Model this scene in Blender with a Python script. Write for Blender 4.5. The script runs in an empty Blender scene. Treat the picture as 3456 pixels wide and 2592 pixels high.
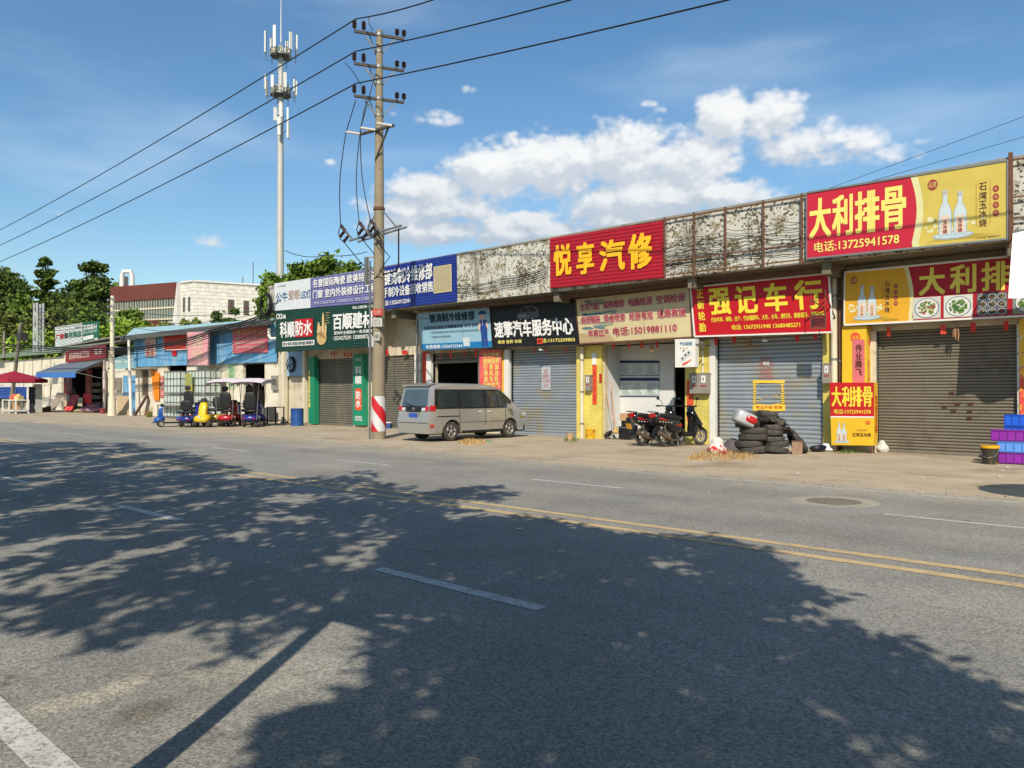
import bpy, bmesh, math, random
from math import radians, sin, cos, pi, atan2, sqrt
from mathutils import Vector, Matrix, noise
random.seed(7)
S = bpy.context.scene
COL = S.collection

# ------------------------------------------------------------------ camera
CAMH = 1.7
FPX = 2600.0                       # focal length in pixels of the 3456 px wide photograph
TH = math.atan2(2883, 2600)        # angle between the view and the direction of the road
PITCH = math.atan2(29, 2600)
F = Vector((-cos(TH) * cos(PITCH), sin(TH) * cos(PITCH), sin(PITCH)))
R = Vector((sin(TH), cos(TH), 0))
U = R.cross(F)
CAM = Vector((0, 0, CAMH))
cam = bpy.data.cameras.new('camera'); cam.lens = 36 * FPX / 3456; cam.sensor_width = 36
cam.clip_start = .05; cam.clip_end = 3000
co = bpy.data.objects.new('camera', cam); COL.objects.link(co)
co.matrix_world = Matrix.Translation(CAM) @ Matrix((R, U, -F)).transposed().to_4x4()
S.camera = co

# ------------------------------------------------------------------ light
EL = radians(40)
AZ = Vector((.573, -.82, 0)).normalized()          # towards the sun, on the ground
SUN = Vector((AZ.x * cos(EL), AZ.y * cos(EL), sin(EL)))
sl = bpy.data.lights.new('sun', 'SUN'); sl.energy = 4.2; sl.angle = radians(.53); sl.color = (1, .91, .77)
so = bpy.data.objects.new('sun', sl); COL.objects.link(so); so.rotation_euler = SUN.to_track_quat('Z', 'Y').to_euler()
S.view_settings.view_transform = 'Standard'; S.view_settings.look = 'None'
S.view_settings.exposure = .38; S.view_settings.gamma = 1
S.cycles.max_bounces = 6; S.cycles.use_adaptive_sampling = True
S.cycles.transparent_max_bounces = 8

def ray(u, v): return F + R * ((u - 1728) / FPX) + U * ((1296 - v) / FPX)
def P(u, v, Y):                    # point of the plane y = Y seen along that line of sight
    r = ray(u, v); return CAM + r * (Y / r.y)
def G(u, v, z=0):                  # point of the ground
    r = ray(u, v); return CAM + r * ((z - CAMH) / r.z)
def PD(u, v, d): return CAM + ray(u, v) * d
def proj(p):
    q = p - CAM; d = q.dot(F)
    if d < .1: return None
    return (1728 + FPX * q.dot(R) / d, 1296 - FPX * q.dot(U) / d, d)

def lin(c):
    out = []
    for x in c:
        x /= 255.; out.append(x / 12.92 if x <= .04045 else ((x + .055) / 1.055) ** 2.4)
    return out
def C(r, g, b, k=.8): return tuple(x * k for x in lin((r, g, b)))

# world: Nishita sky with procedural clouds fixed in the sky by azimuth and elevation
W = bpy.data.worlds.new('World'); S.world = W; W.use_nodes = True
def build_world():
    nt = W.node_tree; N = nt.nodes; L = nt.links; N.clear()
    def nn(t, **k):
        n = N.new(t)
        for a, b in k.items(): setattr(n, a, b)
        return n
    def m(op, a, b=None, c=None, clamp=False):
        n = nn('ShaderNodeMath', operation=op); n.use_clamp = clamp
        for i, x in enumerate((a, b, c)):
            if x is None: continue
            if isinstance(x, (int, float)): n.inputs[i].default_value = x
            else: L.new(x, n.inputs[i])
        return n.outputs[0]
    def mixc(f, a, b):
        n = nn('ShaderNodeMix', data_type='RGBA')
        for s, x in ((0, f), (6, a), (7, b)):
            if hasattr(x, 'is_linked') or not isinstance(x, (tuple, float, int)): L.new(x, n.inputs[s])
            else: n.inputs[s].default_value = x if isinstance(x, (int, float)) else (*x, 1)
        return n.outputs[2]
    def ss(x, a, b):
        n = nn('ShaderNodeMapRange', interpolation_type='SMOOTHSTEP')
        L.new(x, n.inputs[0]); n.inputs[1].default_value = a; n.inputs[2].default_value = b
        return n.outputs[0]
    sky = nn('ShaderNodeTexSky', sky_type='NISHITA'); sky.sun_disc = False
    sky.sun_elevation = EL; sky.sun_rotation = math.atan2(AZ.x, AZ.y)
    sky.air_density = 1.15; sky.dust_density = .5; sky.ozone_density = 2.2
    tc = nn('ShaderNodeTexCoord'); D = tc.outputs['Generated']
    sep = nn('ShaderNodeSeparateXYZ'); L.new(D, sep.inputs[0])
    az = m('ARCTAN2', sep.outputs[1], sep.outputs[0])
    el = m('ARCSINE', sep.outputs[2])
    blobs = [(1450, 640, 200, 90, 1), (1380, 700, 170, 60, .9), (1640, 580, 200, 120, 1.05), (1880, 560, 230, 160, 1.1),
             (2100, 540, 250, 170, 1), (1750, 740, 300, 60, .8), (2020, 730, 330, 60, .8),
             (2440, 400, 120, 110, 1.1), (2600, 400, 150, 110, .95), (2350, 540, 260, 130, 1), (2700, 500, 240, 110, .95), (2900, 470, 140, 70, .85),
             (1500, 400, 120, 56, .68), (1400, 400, 90, 40, .6), (1340, 385, 50, 30, .5), (1580, 302, 80, 34, .55), (2180, 350, 50, 30, .56), (2225, 375, 50, 30, .5), (1110, 546, 50, 30, .56),
             (715, 815, 120, 50, .66), (185, 712, 90, 40, .50), (70, 905, 110, 60, .62), (3130, 480, 100, 30, .5), (2250, 660, 480, 100, 1.05), (1500, 700, 300, 90, .95), (1450, 775, 300, 80, .95), (1800, 780, 320, 75, .95), (2150, 740, 340, 90, .95), (3000, 520, 160, 60, .6), (2680, 330, 70, 50, .7)]
    def density(elv, azv):
        acc = None
        for (u, v, ru, rv, a) in blobs:
            r = ray(u, v).normalized(); a0 = math.atan2(r.y, r.x); e0 = math.asin(r.z)
            rr = ray(u + ru, v).normalized(); ra = abs(math.atan2(rr.y, rr.x) - a0) * .82; re = rv * .66 / FPX
            x = m('MULTIPLY', m('SUBTRACT', azv, a0), 1 / ra); y = m('MULTIPLY', m('SUBTRACT', elv, e0), 1 / re)
            q = m('ADD', m('MULTIPLY', x, x), m('MULTIPLY', y, y))
            g = m('MULTIPLY', m('EXPONENT', m('MULTIPLY', q, -.55)), a)
            acc = g if acc is None else m('MAXIMUM', acc, g)
        comb = nn('ShaderNodeCombineXYZ'); L.new(m('MULTIPLY', azv, 1.), comb.inputs[0]); L.new(m('MULTIPLY', elv, 1.45), comb.inputs[1])
        n = nn('ShaderNodeTexNoise'); L.new(comb.outputs[0], n.inputs['Vector'])
        n.inputs['Scale'].default_value = 11; n.inputs['Detail'].default_value = 10; n.inputs['Roughness'].default_value = .62; n.inputs['Distortion'].default_value = .25
        n2 = nn('ShaderNodeTexVoronoi', feature='F1'); L.new(comb.outputs[0], n2.inputs['Vector']); n2.inputs['Scale'].default_value = 34
        n3 = nn('ShaderNodeTexNoise'); L.new(comb.outputs[0], n3.inputs['Vector']); n3.inputs['Scale'].default_value = 42; n3.inputs['Detail'].default_value = 8; n3.inputs['Roughness'].default_value = .66
        n4 = nn('ShaderNodeTexVoronoi', feature='SMOOTH_F1'); L.new(comb.outputs[0], n4.inputs['Vector']); n4.inputs['Scale'].default_value = 85; n4.inputs['Smoothness'].default_value = .3
        nz = m('ADD', m('SUBTRACT', n.outputs[0], .5), m('ADD', m('MULTIPLY', m('SUBTRACT', n3.outputs[0], .5), .42), m('MULTIPLY', m('SUBTRACT', .35, n4.outputs['Distance']), .20)))
        vv = m('SUBTRACT', .4, n2.outputs['Distance'])
        return m('ADD', m('ADD', acc, m('MULTIPLY', nz, .82)), m('MULTIPLY', vv, .25)), n.outputs[0]
    d0, nz0 = density(el, az)
    d1, _ = density(m('ADD', el, .016), m('SUBTRACT', az, .010))
    alpha = ss(d0, .40, .76)
    lit = ss(m('SUBTRACT', d0, d1), -.14, .30)
    thick = ss(d0, .55, 1.15)
    low = ss(el, .17, .30)
    tone = m('ADD', m('MULTIPLY', lit, .50), m('ADD', m('MULTIPLY', low, .36), m('MULTIPLY', ss(nz0, .35, .7), .16)))
    cloud = mixc(tone, (2.9, 3.4, 4.1), (6.7, 6.7, 6.6))
    # thin high veil
    vm = nn('ShaderNodeMapping'); L.new(D, vm.inputs[0]); vm.inputs['Scale'].default_value = (1.2, 1.6, 6); vm.inputs['Rotation'].default_value = (.3, .2, .5)
    vn = nn('ShaderNodeTexNoise'); L.new(vm.outputs[0], vn.inputs['Vector']); vn.inputs['Scale'].default_value = 1.6; vn.inputs['Detail'].default_value = 6; vn.inputs['Roughness'].default_value = .5
    veil = m('MULTIPLY', ss(vn.outputs[0], .48, .8), .30)
    hs = nn('ShaderNodeHueSaturation'); hs.inputs['Saturation'].default_value = 1.18; hs.inputs['Value'].default_value = .86; L.new(sky.outputs[0], hs.inputs['Color'])
    tint = nn('ShaderNodeMix', data_type='RGBA', blend_type='MULTIPLY'); tint.inputs[0].default_value = 1
    L.new(hs.outputs[0], tint.inputs[6]); tint.inputs[7].default_value = (.95, 1.02, 1.02, 1)
    c1 = mixc(veil, tint.outputs[2], (6.2, 7.0, 7.6))
    alpha2 = m('MULTIPLY', alpha, .93)
    c2 = mixc(alpha2, c1, cloud)
    bg = nn('ShaderNodeBackground'); bg.inputs[1].default_value = .115; L.new(c2, bg.inputs[0])
    out = nn('ShaderNodeOutputWorld'); L.new(bg.outputs[0], out.inputs[0])
build_world()

# ------------------------------------------------------------------ materials
MC = {}
def mat(name, col, rough=.75, metal=0., n=.18, ns=3., bump=0., bs=40., dirt=None, spec=.4, coat=0., stretch=None, emit=None, trans=0., island=0., fleck=None):
    if name in MC: return MC[name]
    m = bpy.data.materials.new(name); m.use_nodes = True; MC[name] = m
    nt = m.node_tree; N = nt.nodes; L = nt.links
    b = N['Principled BSDF']; b.inputs['Roughness'].default_value = rough; b.inputs['Metallic'].default_value = metal
    b.inputs['Specular IOR Level'].default_value = spec; b.inputs['Coat Weight'].default_value = coat; b.inputs['Coat Roughness'].default_value = .08
    if trans: b.inputs['Transmission Weight'].default_value = trans
    tc = N.new('ShaderNodeTexCoord'); vec = tc.outputs['Object']
    if stretch:
        mp = N.new('ShaderNodeMapping'); mp.inputs['Scale'].default_value = stretch; L.new(vec, mp.inputs[0]); vec = mp.outputs[0]
    no = N.new('ShaderNodeTexNoise'); no.inputs['Scale'].default_value = ns; no.inputs['Detail'].default_value = 8; no.inputs['Roughness'].default_value = .65
    L.new(vec, no.inputs['Vector'])
    mr = N.new('ShaderNodeMapRange'); L.new(no.outputs[0], mr.inputs[0]); mr.inputs[1].default_value = .25; mr.inputs[2].default_value = .75
    mr.inputs[3].default_value = 1 - n; mr.inputs[4].default_value = 1 + n
    mx = N.new('ShaderNodeMix'); mx.data_type = 'RGBA'; mx.blend_type = 'MULTIPLY'; mx.inputs[0].default_value = 1
    mx.inputs[6].default_value = (*col[:3], 1); L.new(mr.outputs[0], mx.inputs[7]); cur = mx.outputs[2]
    if island:
        ge = N.new('ShaderNodeNewGeometry'); r2 = N.new('ShaderNodeMapRange'); L.new(ge.outputs['Random Per Island'], r2.inputs[0])
        r2.inputs[3].default_value = 1 - island; r2.inputs[4].default_value = 1 + island
        m2 = N.new('ShaderNodeMix'); m2.data_type = 'RGBA'; m2.blend_type = 'MULTIPLY'; m2.inputs[0].default_value = 1
        L.new(cur, m2.inputs[6]); L.new(r2.outputs[0], m2.inputs[7]); cur = m2.outputs[2]
    for dd in (dirt or []):
        dc, dsc, lo, hi = dd[:4]
        n3 = N.new('ShaderNodeTexNoise'); n3.inputs['Scale'].default_value = dsc; n3.inputs['Detail'].default_value = 9; n3.inputs['Roughness'].default_value = .7
        v2 = tc.outputs['Object']
        if len(dd) > 4:
            mp = N.new('ShaderNodeMapping'); mp.inputs['Scale'].default_value = dd[4]; L.new(v2, mp.inputs[0]); v2 = mp.outputs[0]
        L.new(v2, n3.inputs['Vector'])
        r3 = N.new('ShaderNodeMapRange'); L.new(n3.outputs[0], r3.inputs[0]); r3.inputs[1].default_value = lo; r3.inputs[2].default_value = hi
        m3 = N.new('ShaderNodeMix'); m3.data_type = 'RGBA'; L.new(r3.outputs[0], m3.inputs[0]); L.new(cur, m3.inputs[6]); m3.inputs[7].default_value = (*dc[:3], 1); cur = m3.outputs[2]
    if fleck:   # chipped mosaic tiles: cells of a brick grid dropped where noise says so
        dc, cs, lo, hi = fleck
        vo = N.new('ShaderNodeTexVoronoi'); vo.distance = 'CHEBYCHEV'; vo.inputs['Scale'].default_value = cs; vo.inputs['Randomness'].default_value = 1
        L.new(tc.outputs['Object'], vo.inputs['Vector'])
        sp = N.new('ShaderNodeSeparateColor'); L.new(vo.outputs['Color'], sp.inputs[0])
        nb = N.new('ShaderNodeTexNoise'); nb.inputs['Scale'].default_value = 1.1; nb.inputs['Detail'].default_value = 5; L.new(tc.outputs['Object'], nb.inputs['Vector'])
        ad = N.new('ShaderNodeMath'); ad.operation = 'MULTIPLY_ADD'; L.new(nb.outputs[0], ad.inputs[0]); ad.inputs[1].default_value = 1.1; L.new(sp.outputs[0], ad.inputs[2])
        r4 = N.new('ShaderNodeMapRange'); L.new(ad.outputs[0], r4.inputs[0]); r4.inputs[1].default_value = lo; r4.inputs[2].default_value = hi
        m4 = N.new('ShaderNodeMix'); m4.data_type = 'RGBA'; L.new(r4.outputs[0], m4.inputs[0]); L.new(cur, m4.inputs[6]); m4.inputs[7].default_value = (*dc[:3], 1); cur = m4.outputs[2]
    L.new(cur, b.inputs['Base Color'])
    if emit:
        b.inputs['Emission Color'].default_value = (*emit, 1); b.inputs['Emission Strength'].default_value = 1
    if bump:
        nb = N.new('ShaderNodeTexNoise'); nb.inputs['Scale'].default_value = bs; nb.inputs['Detail'].default_value = 5; L.new(tc.outputs['Object'], nb.inputs['Vector'])
        bp = N.new('ShaderNodeBump'); bp.inputs['Strength'].default_value = bump; bp.inputs['Distance'].default_value = .02; L.new(nb.outputs[0], bp.inputs['Height']); L.new(bp.outputs[0], b.inputs['Normal'])
    return m
def sol(r, g, b, k=.70, rough=.6, **kw): return mat('paint_%d_%d_%d_%d' % (r, g, b, int(k * 100)), C(r, g, b, k), rough, n=kw.pop('n', .10), **kw)

RUST = C(120, 80, 55); DIRT = C(110, 100, 82); BLACKD = C(45, 42, 38)
m_wall = mat('stained_render', C(216, 205, 178), .9, n=.12, ns=1.5, dirt=[(C(150, 130, 100), 1.3, .5, .72), (C(90, 80, 65), 5, .64, .76)], bump=.3)
m_shed = mat('stained_plaster', C(232, 225, 204), .9, n=.12, ns=1.2, dirt=[(C(190, 165, 125), 1.1, .5, .7), (C(110, 95, 75), 4, .62, .74)], bump=.3)
m_tile = mat('chipped_mosaic_facing', C(208, 205, 192), .6, n=.14, ns=2, dirt=[(C(150, 136, 104), 2.2, .50, .60), (C(120, 112, 90), 9, .60, .66), (C(112, 104, 82), .8, .52, .70, (1, 1, .3)), (C(92, 84, 64), 2.6, .56, .70, (1.8, 1.8, .14)), (C(216, 211, 194), 16, .58, .62)], fleck=(C(88, 83, 68), 17, 1.30, 1.40))
m_conc = mat('weathered_concrete', C(150, 146, 134), .9, n=.2, ns=3, dirt=[(BLACKD, 2.2, .58, .78)], bump=.3)
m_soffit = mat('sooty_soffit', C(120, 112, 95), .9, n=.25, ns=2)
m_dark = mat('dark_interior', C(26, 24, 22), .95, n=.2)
m_black = mat('black_plastic', C(28, 28, 30), .4, n=.1)
m_wire = mat('black_cable', C(22, 22, 24), .6, n=.1)
m_rubber = mat('tyre_rubber', C(66, 63, 58), .8, n=.3, ns=9, dirt=[(C(128, 116, 98), 3, .5, .8)])
m_steel = mat('galvanised_steel', C(150, 152, 150), .45, .6, n=.15)
m_rusty = mat('rusty_iron', C(110, 74, 56), .85, n=.3, ns=8)
m_white = mat('white_paint', C(232, 230, 222), .55, n=.08, ns=2)
m_ytile = None
def brickmat(name, c1, c2, mortar, w, h, rough=.5):
    m = bpy.data.materials.new(name); m.use_nodes = True; nt = m.node_tree; N = nt.nodes; L = nt.links; b = N['Principled BSDF']
    b.inputs['Roughness'].default_value = rough
    tc = N.new('ShaderNodeTexCoord'); sp = N.new('ShaderNodeSeparateXYZ'); L.new(tc.outputs['Object'], sp.inputs[0])
    ad = N.new('ShaderNodeMath'); L.new(sp.outputs[0], ad.inputs[0]); L.new(sp.outputs[1], ad.inputs[1])
    cb = N.new('ShaderNodeCombineXYZ'); L.new(ad.outputs[0], cb.inputs[0]); L.new(sp.outputs[2], cb.inputs[1])
    br = N.new('ShaderNodeTexBrick'); L.new(cb.outputs[0], br.inputs['Vector'])
    br.inputs['Color1'].default_value = (*c1, 1); br.inputs['Color2'].default_value = (*c2, 1); br.inputs['Mortar'].default_value = (*mortar, 1)
    br.inputs['Scale'].default_value = 1; br.inputs['Brick Width'].default_value = w; br.inputs['Row Height'].default_value = h; br.inputs['Mortar Size'].default_value = min(w, h) * .07
    n = N.new('ShaderNodeTexNoise'); n.inputs['Scale'].default_value = 1.7; n.inputs['Detail'].default_value = 8; L.new(tc.outputs['Object'], n.inputs['Vector'])
    mr = N.new('ShaderNodeMapRange'); L.new(n.outputs[0], mr.inputs[0]); mr.inputs[1].default_value = .3; mr.inputs[2].default_value = .75; mr.inputs[3].default_value = 1.08; mr.inputs[4].default_value = .72
    mx = N.new('ShaderNodeMix'); mx.data_type = 'RGBA'; mx.blend_type = 'MULTIPLY'; mx.inputs[0].default_value = 1; L.new(br.outputs[0], mx.inputs[6]); L.new(mr.outputs[0], mx.inputs[7])
    L.new(mx.outputs[2], b.inputs['Base Color']); MC[name] = m; return m
m_ytile = brickmat('yellow_wall_tiles', C(240, 222, 110), C(232, 208, 96), C(200, 190, 120), .2, .07)
m_wtile = brickmat('white_wall_tiles', C(244, 240, 226), C(238, 233, 218), C(190, 185, 170), 2.4, .45)

# ------------------------------------------------------------------ mesh builder
class MB:
    def __init__(s): s.v = []; s.f = []; s.mi = []; s.cur = 0
    def add(s, vs, fs):
        o = len(s.v); s.v += [Vector(p) for p in vs]
        for f in fs: s.f.append([i + o for i in f]); s.mi.append(s.cur)
        return s
    def quad(s, a, b, c, d): return s.add([a, b, c, d], [(0, 1, 2, 3)])
    def box(s, lo, hi):
        x0, y0, z0 = lo; x1, y1, z1 = hi
        return s.add([(x0, y0, z0), (x1, y0, z0), (x1, y1, z0), (x0, y1, z0), (x0, y0, z1), (x1, y0, z1), (x1, y1, z1), (x0, y1, z1)],
                     [(3, 2, 1, 0), (4, 5, 6, 7), (0, 1, 5, 4), (1, 2, 6, 5), (2, 3, 7, 6), (3, 0, 4, 7)])
    def cbox(s, c, sz, rz=0, ry=0, rx=0, top=1.):
        M = Matrix.Translation(Vector(c)) @ Matrix.Rotation(rz, 4, 'Z') @ Matrix.Rotation(ry, 4, 'Y') @ Matrix.Rotation(rx, 4, 'X')
        h = [x / 2 for x in sz]; vs = []
        for k in (-1, 1):
            t = top if k > 0 else 1
            for (a, b) in ((-1, -1), (1, -1), (1, 1), (-1, 1)): vs.append(M @ Vector((a * h[0] * t, b * h[1] * t, k * h[2])))
        return s.add(vs, [(3, 2, 1, 0), (4, 5, 6, 7), (0, 1, 5, 4), (1, 2, 6, 5), (2, 3, 7, 6), (3, 0, 4, 7)])
    def slab(s, q, d):              # quad q pushed by vector d
        q = [Vector(p) for p in q]; w = [p + Vector(d) for p in q]; n = len(q)
        return s.add(q + w, [tuple(range(n)), tuple(range(2 * n - 1, n - 1, -1))] + [(i, i + n, (i + 1) % n + n, (i + 1) % n) for i in range(n)])
    def tube(s, pts, r, seg=6, cap=True):
        pts = [Vector(p) for p in pts]; n = len(pts); rr = r if isinstance(r, (list, tuple)) else [r] * n
        vs = []; prev = None
        for i, p in enumerate(pts):
            t = (pts[min(i + 1, n - 1)] - pts[max(i - 1, 0)]).normalized()
            if prev is None:
                a = t.cross(Vector((0, 0, 1)));
                if a.length < .05: a = t.cross(Vector((1, 0, 0)))
            else: a = prev - t * prev.dot(t)
            a.normalize(); prev = a; b = t.cross(a)
            for k in range(seg):
                an = 2 * pi * k / seg; vs.append(p + (a * cos(an) + b * sin(an)) * rr[i])
        fs = [(i * seg + k, i * seg + (k + 1) % seg, (i + 1) * seg + (k + 1) % seg, (i + 1) * seg + k) for i in range(n - 1) for k in range(seg)]
        if cap: fs += [tuple(range(seg))[::-1], tuple(range((n - 1) * seg, n * seg))]
        return s.add(vs, fs)
    def cyl(s, a, b, r0, r1=None, seg=12): return s.tube([a, b], [r0, r0 if r1 is None else r1], seg)
    def bar(s, a, b, w, h):         # rectangular bar from a to b
        a = Vector(a); b = Vector(b); t = (b - a).normalized(); x = t.cross(Vector((0, 0, 1)))
        if x.length < .05: x = Vector((1, 0, 0))
        x.normalize(); y = x.cross(t); vs = []
        for p in (a, b):
            for (i, j) in ((-1, -1), (1, -1), (1, 1), (-1, 1)): vs.append(p + x * i * w / 2 + y * j * h / 2)
        return s.add(vs, [(3, 2, 1, 0), (4, 5, 6, 7), (0, 1, 5, 4), (1, 2, 6, 5), (2, 3, 7, 6), (3, 0, 4, 7)])
    def lathe(s, prof, M=None, seg=20):   # profile (r, z) turned round local z
        M = M or Matrix(); vs = []
        for (r, z) in prof:
            for k in range(seg):
                a = 2 * pi * k / seg; vs.append(M @ Vector((r * cos(a), r * sin(a), z)))
        fs = [(i * seg + k, i * seg + (k + 1) % seg, (i + 1) * seg + (k + 1) % seg, (i + 1) * seg + k) for i in range(len(prof) - 1) for k in range(seg)]
        return s.add(vs, fs)
    def prism(s, poly, f0, f1):     # poly of 2d points mapped by f0 and f1 to 3d
        n = len(poly); a = [f0(*p) for p in poly]; b = [f1(*p) for p in poly]
        return s.add(a + b, [tuple(range(n)), tuple(range(2 * n - 1, n - 1, -1))] + [(i, i + n, (i + 1) % n + n, (i + 1) % n) for i in range(n)])
    def loft(s, rings, cap=True, close=True):
        n = len(rings[0]); vs = [p for r in rings for p in r]; m = n if close else n - 1
        fs = [(i * n + k, i * n + (k + 1) % n, (i + 1) * n + (k + 1) % n, (i + 1) * n + k) for i in range(len(rings) - 1) for k in range(m)]
        if cap: fs += [tuple(range(n))[::-1], tuple(range((len(rings) - 1) * n, len(rings) * n))]
        return s.add(vs, fs)
    def build(s, name, mats, parent=None, smooth=False, sharp=40, world=True):
        me = bpy.data.meshes.new(name); off = Vector((0, 0, 0))
        if parent is not None and world: off = Vector(parent['_o']) if '_o' in parent else off
        me.from_pydata([p - off for p in s.v], [], s.f)
        for x in (mats if isinstance(mats, (list, tuple)) else [mats]): me.materials.append(x)
        me.polygons.foreach_set('material_index', s.mi)
        bm = bmesh.new(); bm.from_mesh(me); bmesh.ops.recalc_face_normals(bm, faces=bm.faces) if len(s.f) < 20000 else None; bm.to_mesh(me); bm.free()
        if smooth:
            me.polygons.foreach_set('use_smooth', [True] * len(me.polygons)); me.set_sharp_from_angle(angle=radians(sharp))
        me.update(); o = bpy.data.objects.new(name, me); COL.objects.link(o)
        if parent is not None:
            o.parent = parent
            if '_o' in parent: o['_o'] = list(off)
        return o

def thing(name, label, cat, loc=(0, 0, 0), rz=0, group=None):
    o = bpy.data.objects.new(name, None); COL.objects.link(o); o.location = loc; o.rotation_euler = (0, 0, rz); o.empty_display_size = .2
    o['label'] = label; o['category'] = cat; o['_o'] = list(loc)
    if group: o['group'] = group
    return o
def solo(mb, name, label, cat, mats, group=None, smooth=False, sharp=40):
    o = mb.build(name, mats, None, smooth, sharp); o['label'] = label; o['category'] = cat
    if group: o['group'] = group
    return o
def struct(mb, name, mats, smooth=False, kind='structure'):
    o = mb.build(name, mats, None, smooth); o['kind'] = kind; return o
def copy_tree(o, parent=None):
    c = o.copy(); COL.objects.link(c); c.parent = parent
    for ch in list(o.children): copy_tree(ch, c)
    return c
def relabel(o, label): o['label'] = label; return o

# ------------------------------------------------------------------ lettering
TXT = {}
def text_mesh(s, bold=.02, spacing=1.0, line=1.0):
    k = (s, spacing, line)
    if k not in TXT:
        c = bpy.data.curves.new('lettering', 'FONT'); c.body = s; c.offset = 0; c.resolution_u = 2; c.space_character = spacing; c.space_line = line; c.align_x = 'CENTER' if '\n' in s else 'LEFT'
        o = bpy.data.objects.new('lettering', c); COL.objects.link(o)
        me = bpy.data.meshes.new_from_object(o.evaluated_get(bpy.context.evaluated_depsgraph_get()))
        bpy.data.objects.remove(o); bpy.data.curves.remove(c)
        vs = [(v.co.x, v.co.y) for v in me.vertices]; fs = [tuple(p.vertices) for p in me.polygons]
        bpy.data.meshes.remove(me)
        xs = [v[0] for v in vs]; ys = [v[1] for v in vs]; x0, x1, y0, y1 = min(xs), max(xs), min(ys), max(ys)
        TXT[k] = ([((x - x0) / (x1 - x0), (y - y0) / (y1 - y0)) for x, y in vs], fs)
    return TXT[k]
def ell(cx, cy, rx, ry, n=20, a0=0, a1=2 * pi): return [(cx + rx * cos(a0 + (a1 - a0) * k / n), cy + ry * sin(a0 + (a1 - a0) * k / n)) for k in range(n + (0 if abs(a1 - a0 - 2 * pi) < .01 else 1))]
def rect(a, b, c, d): return [(a, b), (c, b), (c, d), (a, d)]

class Board:
    """a sign on four world corners TL TR BR BL; graphics given in (s, t), s to the right, t upwards"""
    def __init__(s, tl, tr, br, bl): s.c = [Vector(p) for p in (tl, tr, br, bl)]; s.n = -(s.c[1] - s.c[0]).cross(s.c[3] - s.c[0]).normalized(); s.n = s.n if s.n.dot(CAM - s.c[0]) > 0 else -s.n; s.parts = {}
    def at(s, a, b, d=0):
        tl, tr, br, bl = s.c; return (bl * (1 - a) + br * a) * (1 - b) + (tl * (1 - a) + tr * a) * b + s.n * d
    def layer(s, part): return s.parts.setdefault(part, [MB(), []])
    def _m(s, part, m):
        L = s.layer(part)
        if m not in L[1]: L[1].append(m)
        L[0].cur = L[1].index(m); return L[0]
    def poly(s, pts, m, d=.006, part='picture'): s._m(part, m).add([s.at(a, b, d) for a, b in pts], [tuple(range(len(pts)))])
    def text(s, st, x0, y0, x1, y1, m, bold=.02, d=.012, part='lettering', spacing=1., line=1.):
        v, f = text_mesh(st, bold, spacing, line); wm = (s.c[1] - s.c[0]).length; hm = (s.c[0] - s.c[3]).length
        if part == 'lettering': part = ('lettering', len(s.parts))
        nl = st.count('\n') + 1; em = min(hm * (y1 - y0) / nl, wm * (x1 - x0) / max(1, max(len(q) for q in st.split('\n'))) * 1.6); ox, oy = min(bold, .05) * em * .62 / wm, min(bold, .05) * em * .5 / hm
        offs = [(0, 0)] if bold < .012 or em < .10 else [(-1, -1), (1, -1), (1, 1), (-1, 1)] if bold < .05 else [(-1, -1), (1, -1), (1, 1), (-1, 1), (0, 0)]
        for i, (p, q) in enumerate(offs): s._m(part, m).add([s.at(x0 + (x1 - x0) * a + p * ox, y0 + (y1 - y0) * b + q * oy, d + .0009 * i) for a, b in v], f)
    def board(s, parent, m, th=.05, ribs=0, name='panel', amp=.018):
        mb = MB()
        if ribs:
            q = []
            n = ribs * 4
            for i in range(n + 1):
                d = amp * (0, 1, 1, 0)[i % 4] - .02
                q.append((s.at(0, i / n, d), s.at(1, i / n, d)))
            for i in range(n): mb.quad(q[i][0], q[i][1], q[i + 1][1], q[i + 1][0])
            mb.slab([s.at(0, 0, -.03), s.at(1, 0, -.03), s.at(1, 1, -.03), s.at(0, 1, -.03)], s.n * -th)
        else: mb.slab([s.at(0, 0), s.at(1, 0), s.at(1, 1), s.at(0, 1)], s.n * -th)
        return mb.build(name, m, parent)
    def done(s, parent):
        for k, (mb, ms) in s.parts.items(): mb.build(k if isinstance(k, str) else k[0], ms, parent)

def signboard(corners, Y, name, label, bg, ribs=0, th=.06, frame=None, cat='signboard', group=None):
    pts = [P(u, v, Y) for u, v in corners]
    c = (pts[2] + pts[3]) / 2
    t = thing(name, label, cat, c, group=group); b = Board(*pts)
    bc = [x for x in bg.node_tree.nodes if x.bl_idname == 'ShaderNodeMix'][0].inputs[6].default_value[:3]
    bg = mat('weathered_' + bg.name, bc, .42 if ribs else .5, n=.09, ns=.8, bump=0 if ribs else .6, bs=1.3, dirt=[(tuple(x * .62 + .012 for x in bc), 2.2, .54, .80, (1.6, 1.6, .16)), (tuple(x * .7 + .03 for x in bc), 7, .62, .74)]); b.board(t, bg, th, ribs)
    if frame:
        mb = MB(); q = [b.at(0, 0, .012), b.at(1, 0, .012), b.at(1, 1, .012), b.at(0, 1, .012)]
        for i in range(4): mb.bar(q[i], q[(i + 1) % 4], .03, .05)
        mb.build('frame', frame, t)
    return t, b

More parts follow.
